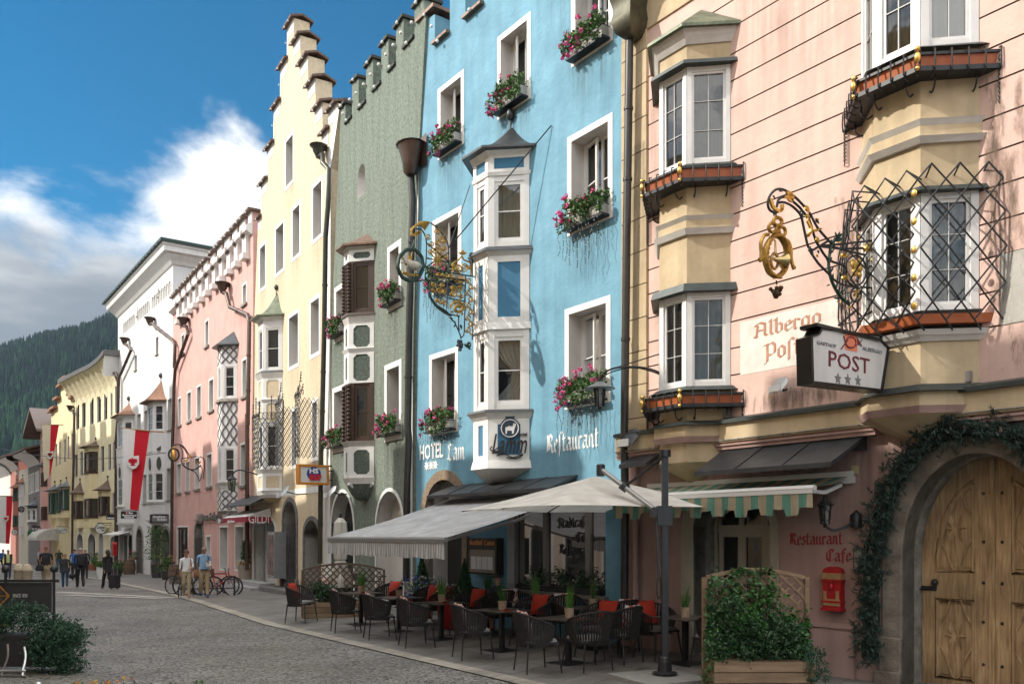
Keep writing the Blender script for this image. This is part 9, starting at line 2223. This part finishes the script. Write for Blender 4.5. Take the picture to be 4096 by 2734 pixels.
wl_=mat('pale_grey_panel_letters',(.5,.5,.5),.6,.05,5);zt2=CAMH+(HYP-Q(2,0,975)[1])/FP*Yb;cx_=(Q(2,139)[0]-CXP)/FP*Yb-q.x;wd_=(188-90)/1.6786/FP*Yb
lettering('SINCE 1830',wl_,T,Matrix.Translation((cx_,-.026,zt2)),.12,.002,fitw=wd_,bold=.002)
cx_=(Q(2,0)[0]-CXP)/FP*Yb-q.x;s_=66/1.6786/FP*Yb;OR2=mat('ochre_logo_line',(.5,.22,.04),.6,.1,5);mb=MB()
for a in range(4):mb.bar((cx_+s_*cos(a*pi/2),-.027,zt2+s_*sin(a*pi/2)),(cx_+s_*cos((a+1)*pi/2),-.027,zt2+s_*sin((a+1)*pi/2)),.01,.03)
mb.bar((cx_,-.027,zt2),(cx_+s_,-.027,zt2),.01,.02);mb.bar((cx_+.0,-.027,zt2+s_*.8),(cx_+.0,-.027,zt2-s_*.8),.01,.02);mb.build('diamond_emblem',OR2,T)
for i,(x,y,lb) in enumerate(((128,865,'pale round topped stone bollard behind the barrier, the left one'),(181,868,'pale round topped stone bollard behind the barrier, the right one'))):
 q=ydepth(Q(2,x)[0],37-i*1.0);T=thing('stone_bollard',lb,'bollard',q,0,'stone bollards by the barrier');mb=MB();mb.lathe([(.21,0),(.2,.75),(.23,.78),(.23,.84),(.2,.88),(.17,1.0),(.1,1.07),(.03,1.09)],20);mb.build('shaft',mat('pale_sandstone',(.42,.36,.27),.85,.12,6,.004,30),T,True)
Yp=13.7;q=at_depth(*Q(2,393,1460),Yp);T=thing('juniper_trough','dark trough with dense trailing juniper and small yellow flowers in the near left corner','planter',(q.x,Yp,0));mb=MB();mb.box(-2.6,0,0,.5,.1,.58);mb.box(-2.62,.03,-.02,.52,.55,.6);mb.build('trough',mat('matt_anthracite_trough',(.03,.03,.032),.6,.15,4),T)
for x_ in(-.08,-1.9):mb=MB();mb.box(x_-.02,x_+.02,.1,.4,0,.1);mb.box(x_-.15,x_+.15,.1,.4,0,.02);mb.build('foot',CASTGREY,T)
random.seed(17);mb=MB()
def sprays(mb,c,L_s,n,s=.02):
 for _ in range(n):
  d=Vector((ru(-.6,1),ru(-1,.4),ru(-.7,.9))).normalized()*L_s*ru(.6,1.1);p0=Vector(c)+Vector((ru(-.08,.08),ru(-.08,.08),ru(-.08,.08)))
  for q in range(9):t=q/9;b_=p0+d*t+Vector((0,0,-.06*t*t));rleaf(mb,b_+Vector((ru(-.02,.02),ru(-.02,.02),ru(-.02,.02))),s,.1)
for i in range(42):
 t=R_();c=(-1.35+1.5*t+ru(-.1,.15),.1+ru(-.15,.3),.62+.45*sin(pi*min(1,t*1.1))*ru(.2,1));sprays(mb,c,.28,26)
for i in range(30):c=(-.35+ru(0,.75),ru(-.15,.2),ru(.05,.75));sprays(mb,c,.24,24)
mb.build('juniper',JUN,T)
mb=MB()
for i in range(30):clump(mb,(-2.4+ru(0,1.2),ru(0,.4),.62+ru(0,.5)),(.12,.12,.12),40,.03)
mb.build('foliage',LEAFG,T);mb=MB()
for i in range(36):petals(mb,(-2.3+ru(0,1.5),ru(-.1,.1),.72+ru(0,.5)),.03,6)
mb.build('blossom',YELP,T);mb=MB()
for i in range(5):petals(mb,(-1.35+ru(-.1,.1),-.05,.82+ru(0,.1)),.035,8)
mb.build('red_blossom',ORP,T)
q=at_depth(*Q(2,60,1500),13.3);T=thing('bicycle_stand','bent bright steel tube stand in front of the juniper trough','stand',(q.x,13.3,0));mb=MB()
for z in(.03,.10):mb.tube(crom([(-1.5,0,z),(.1,0,z),(.22,-.02,z+.02),(.2,.1,.3),(.15,.15,.45)]),.02,6)
mb.tube(crom([(-.12,0,.05),(-.05,.05,.3),(-.08,.1,.5)]),.015,6);mb.build('steel_tube',CHR,T,True)
q=at_depth(470,2728,9.3);T=thing('flower_bed','yellow and orange flowers peeping up at the bottom left picture edge','plants',(q.x,9.3,0));mb=MB()
for i in range(24):clump(mb,(ru(-.75,.9),ru(-.1,.3),ru(.3,.52)),(.1,.1,.1),40,.025)
mb.build('foliage',LEAFG,T)
for m,n_ in((YELP,40),(ORP,16)):
 mb=MB()
 for i in range(n_):x=ru(-.6,.35) if R_()<.8 else ru(.6,.9);petals(mb,(x,ru(-.1,.2),ru(.48,.64)-(.1 if abs(x+.2)>.3 else 0)),.025,7)
 mb.build('blossom',m,T)
mb=MB();mb.box(-1.0,1.2,-.2,.5,0,.3);mb.build('trough',MATS['matt_anthracite_trough'],T)
q=at_depth(*Q(2,255,1555),9.6);T=thing('steel_bollard','rounded bright steel post top at the bottom left edge','bollard',(q.x,9.6,0));mb=MB();mb.tube([(0,0,0),(0,0,q.z-.03)],.045,12);mb.ball((0,0,q.z-.03),.05,12,8,(1,1,.8));mb.build('post',CHR,T,True)
for lb,x,y,h in(('loose potted tree before the slate grey house',205,1365,2.2),('taller potted tree left of the green board',178,1355,1.9)):
 q=gpt(*Q(19,x,y));conifer(lb,(q.x,q.y,q.z),h,.7,(DPOT,.35),LEAFG,500,.09,.6,z0=.2,cone=.3)
q=gpt(*Q(19,252,1368));T=thing('pavement_board','green pavement board with white lettering far down the street','sign',(q.x,q.y,q.z),0);mb=MB();mb.box(-.55,.55,0,.06,.1,1.75);mb.build('board',MATS['leaf_green_sign'],T);lettering('Sonntag',WL,T,Matrix.Translation((0,-.02,1.35)),.3,.004);lettering('geöffnet',WL,T,Matrix.Translation((0,-.02,1.05)),.26,.004);lettering('aperto',WL,T,Matrix.Translation((0,-.02,.55)),.26,.004)
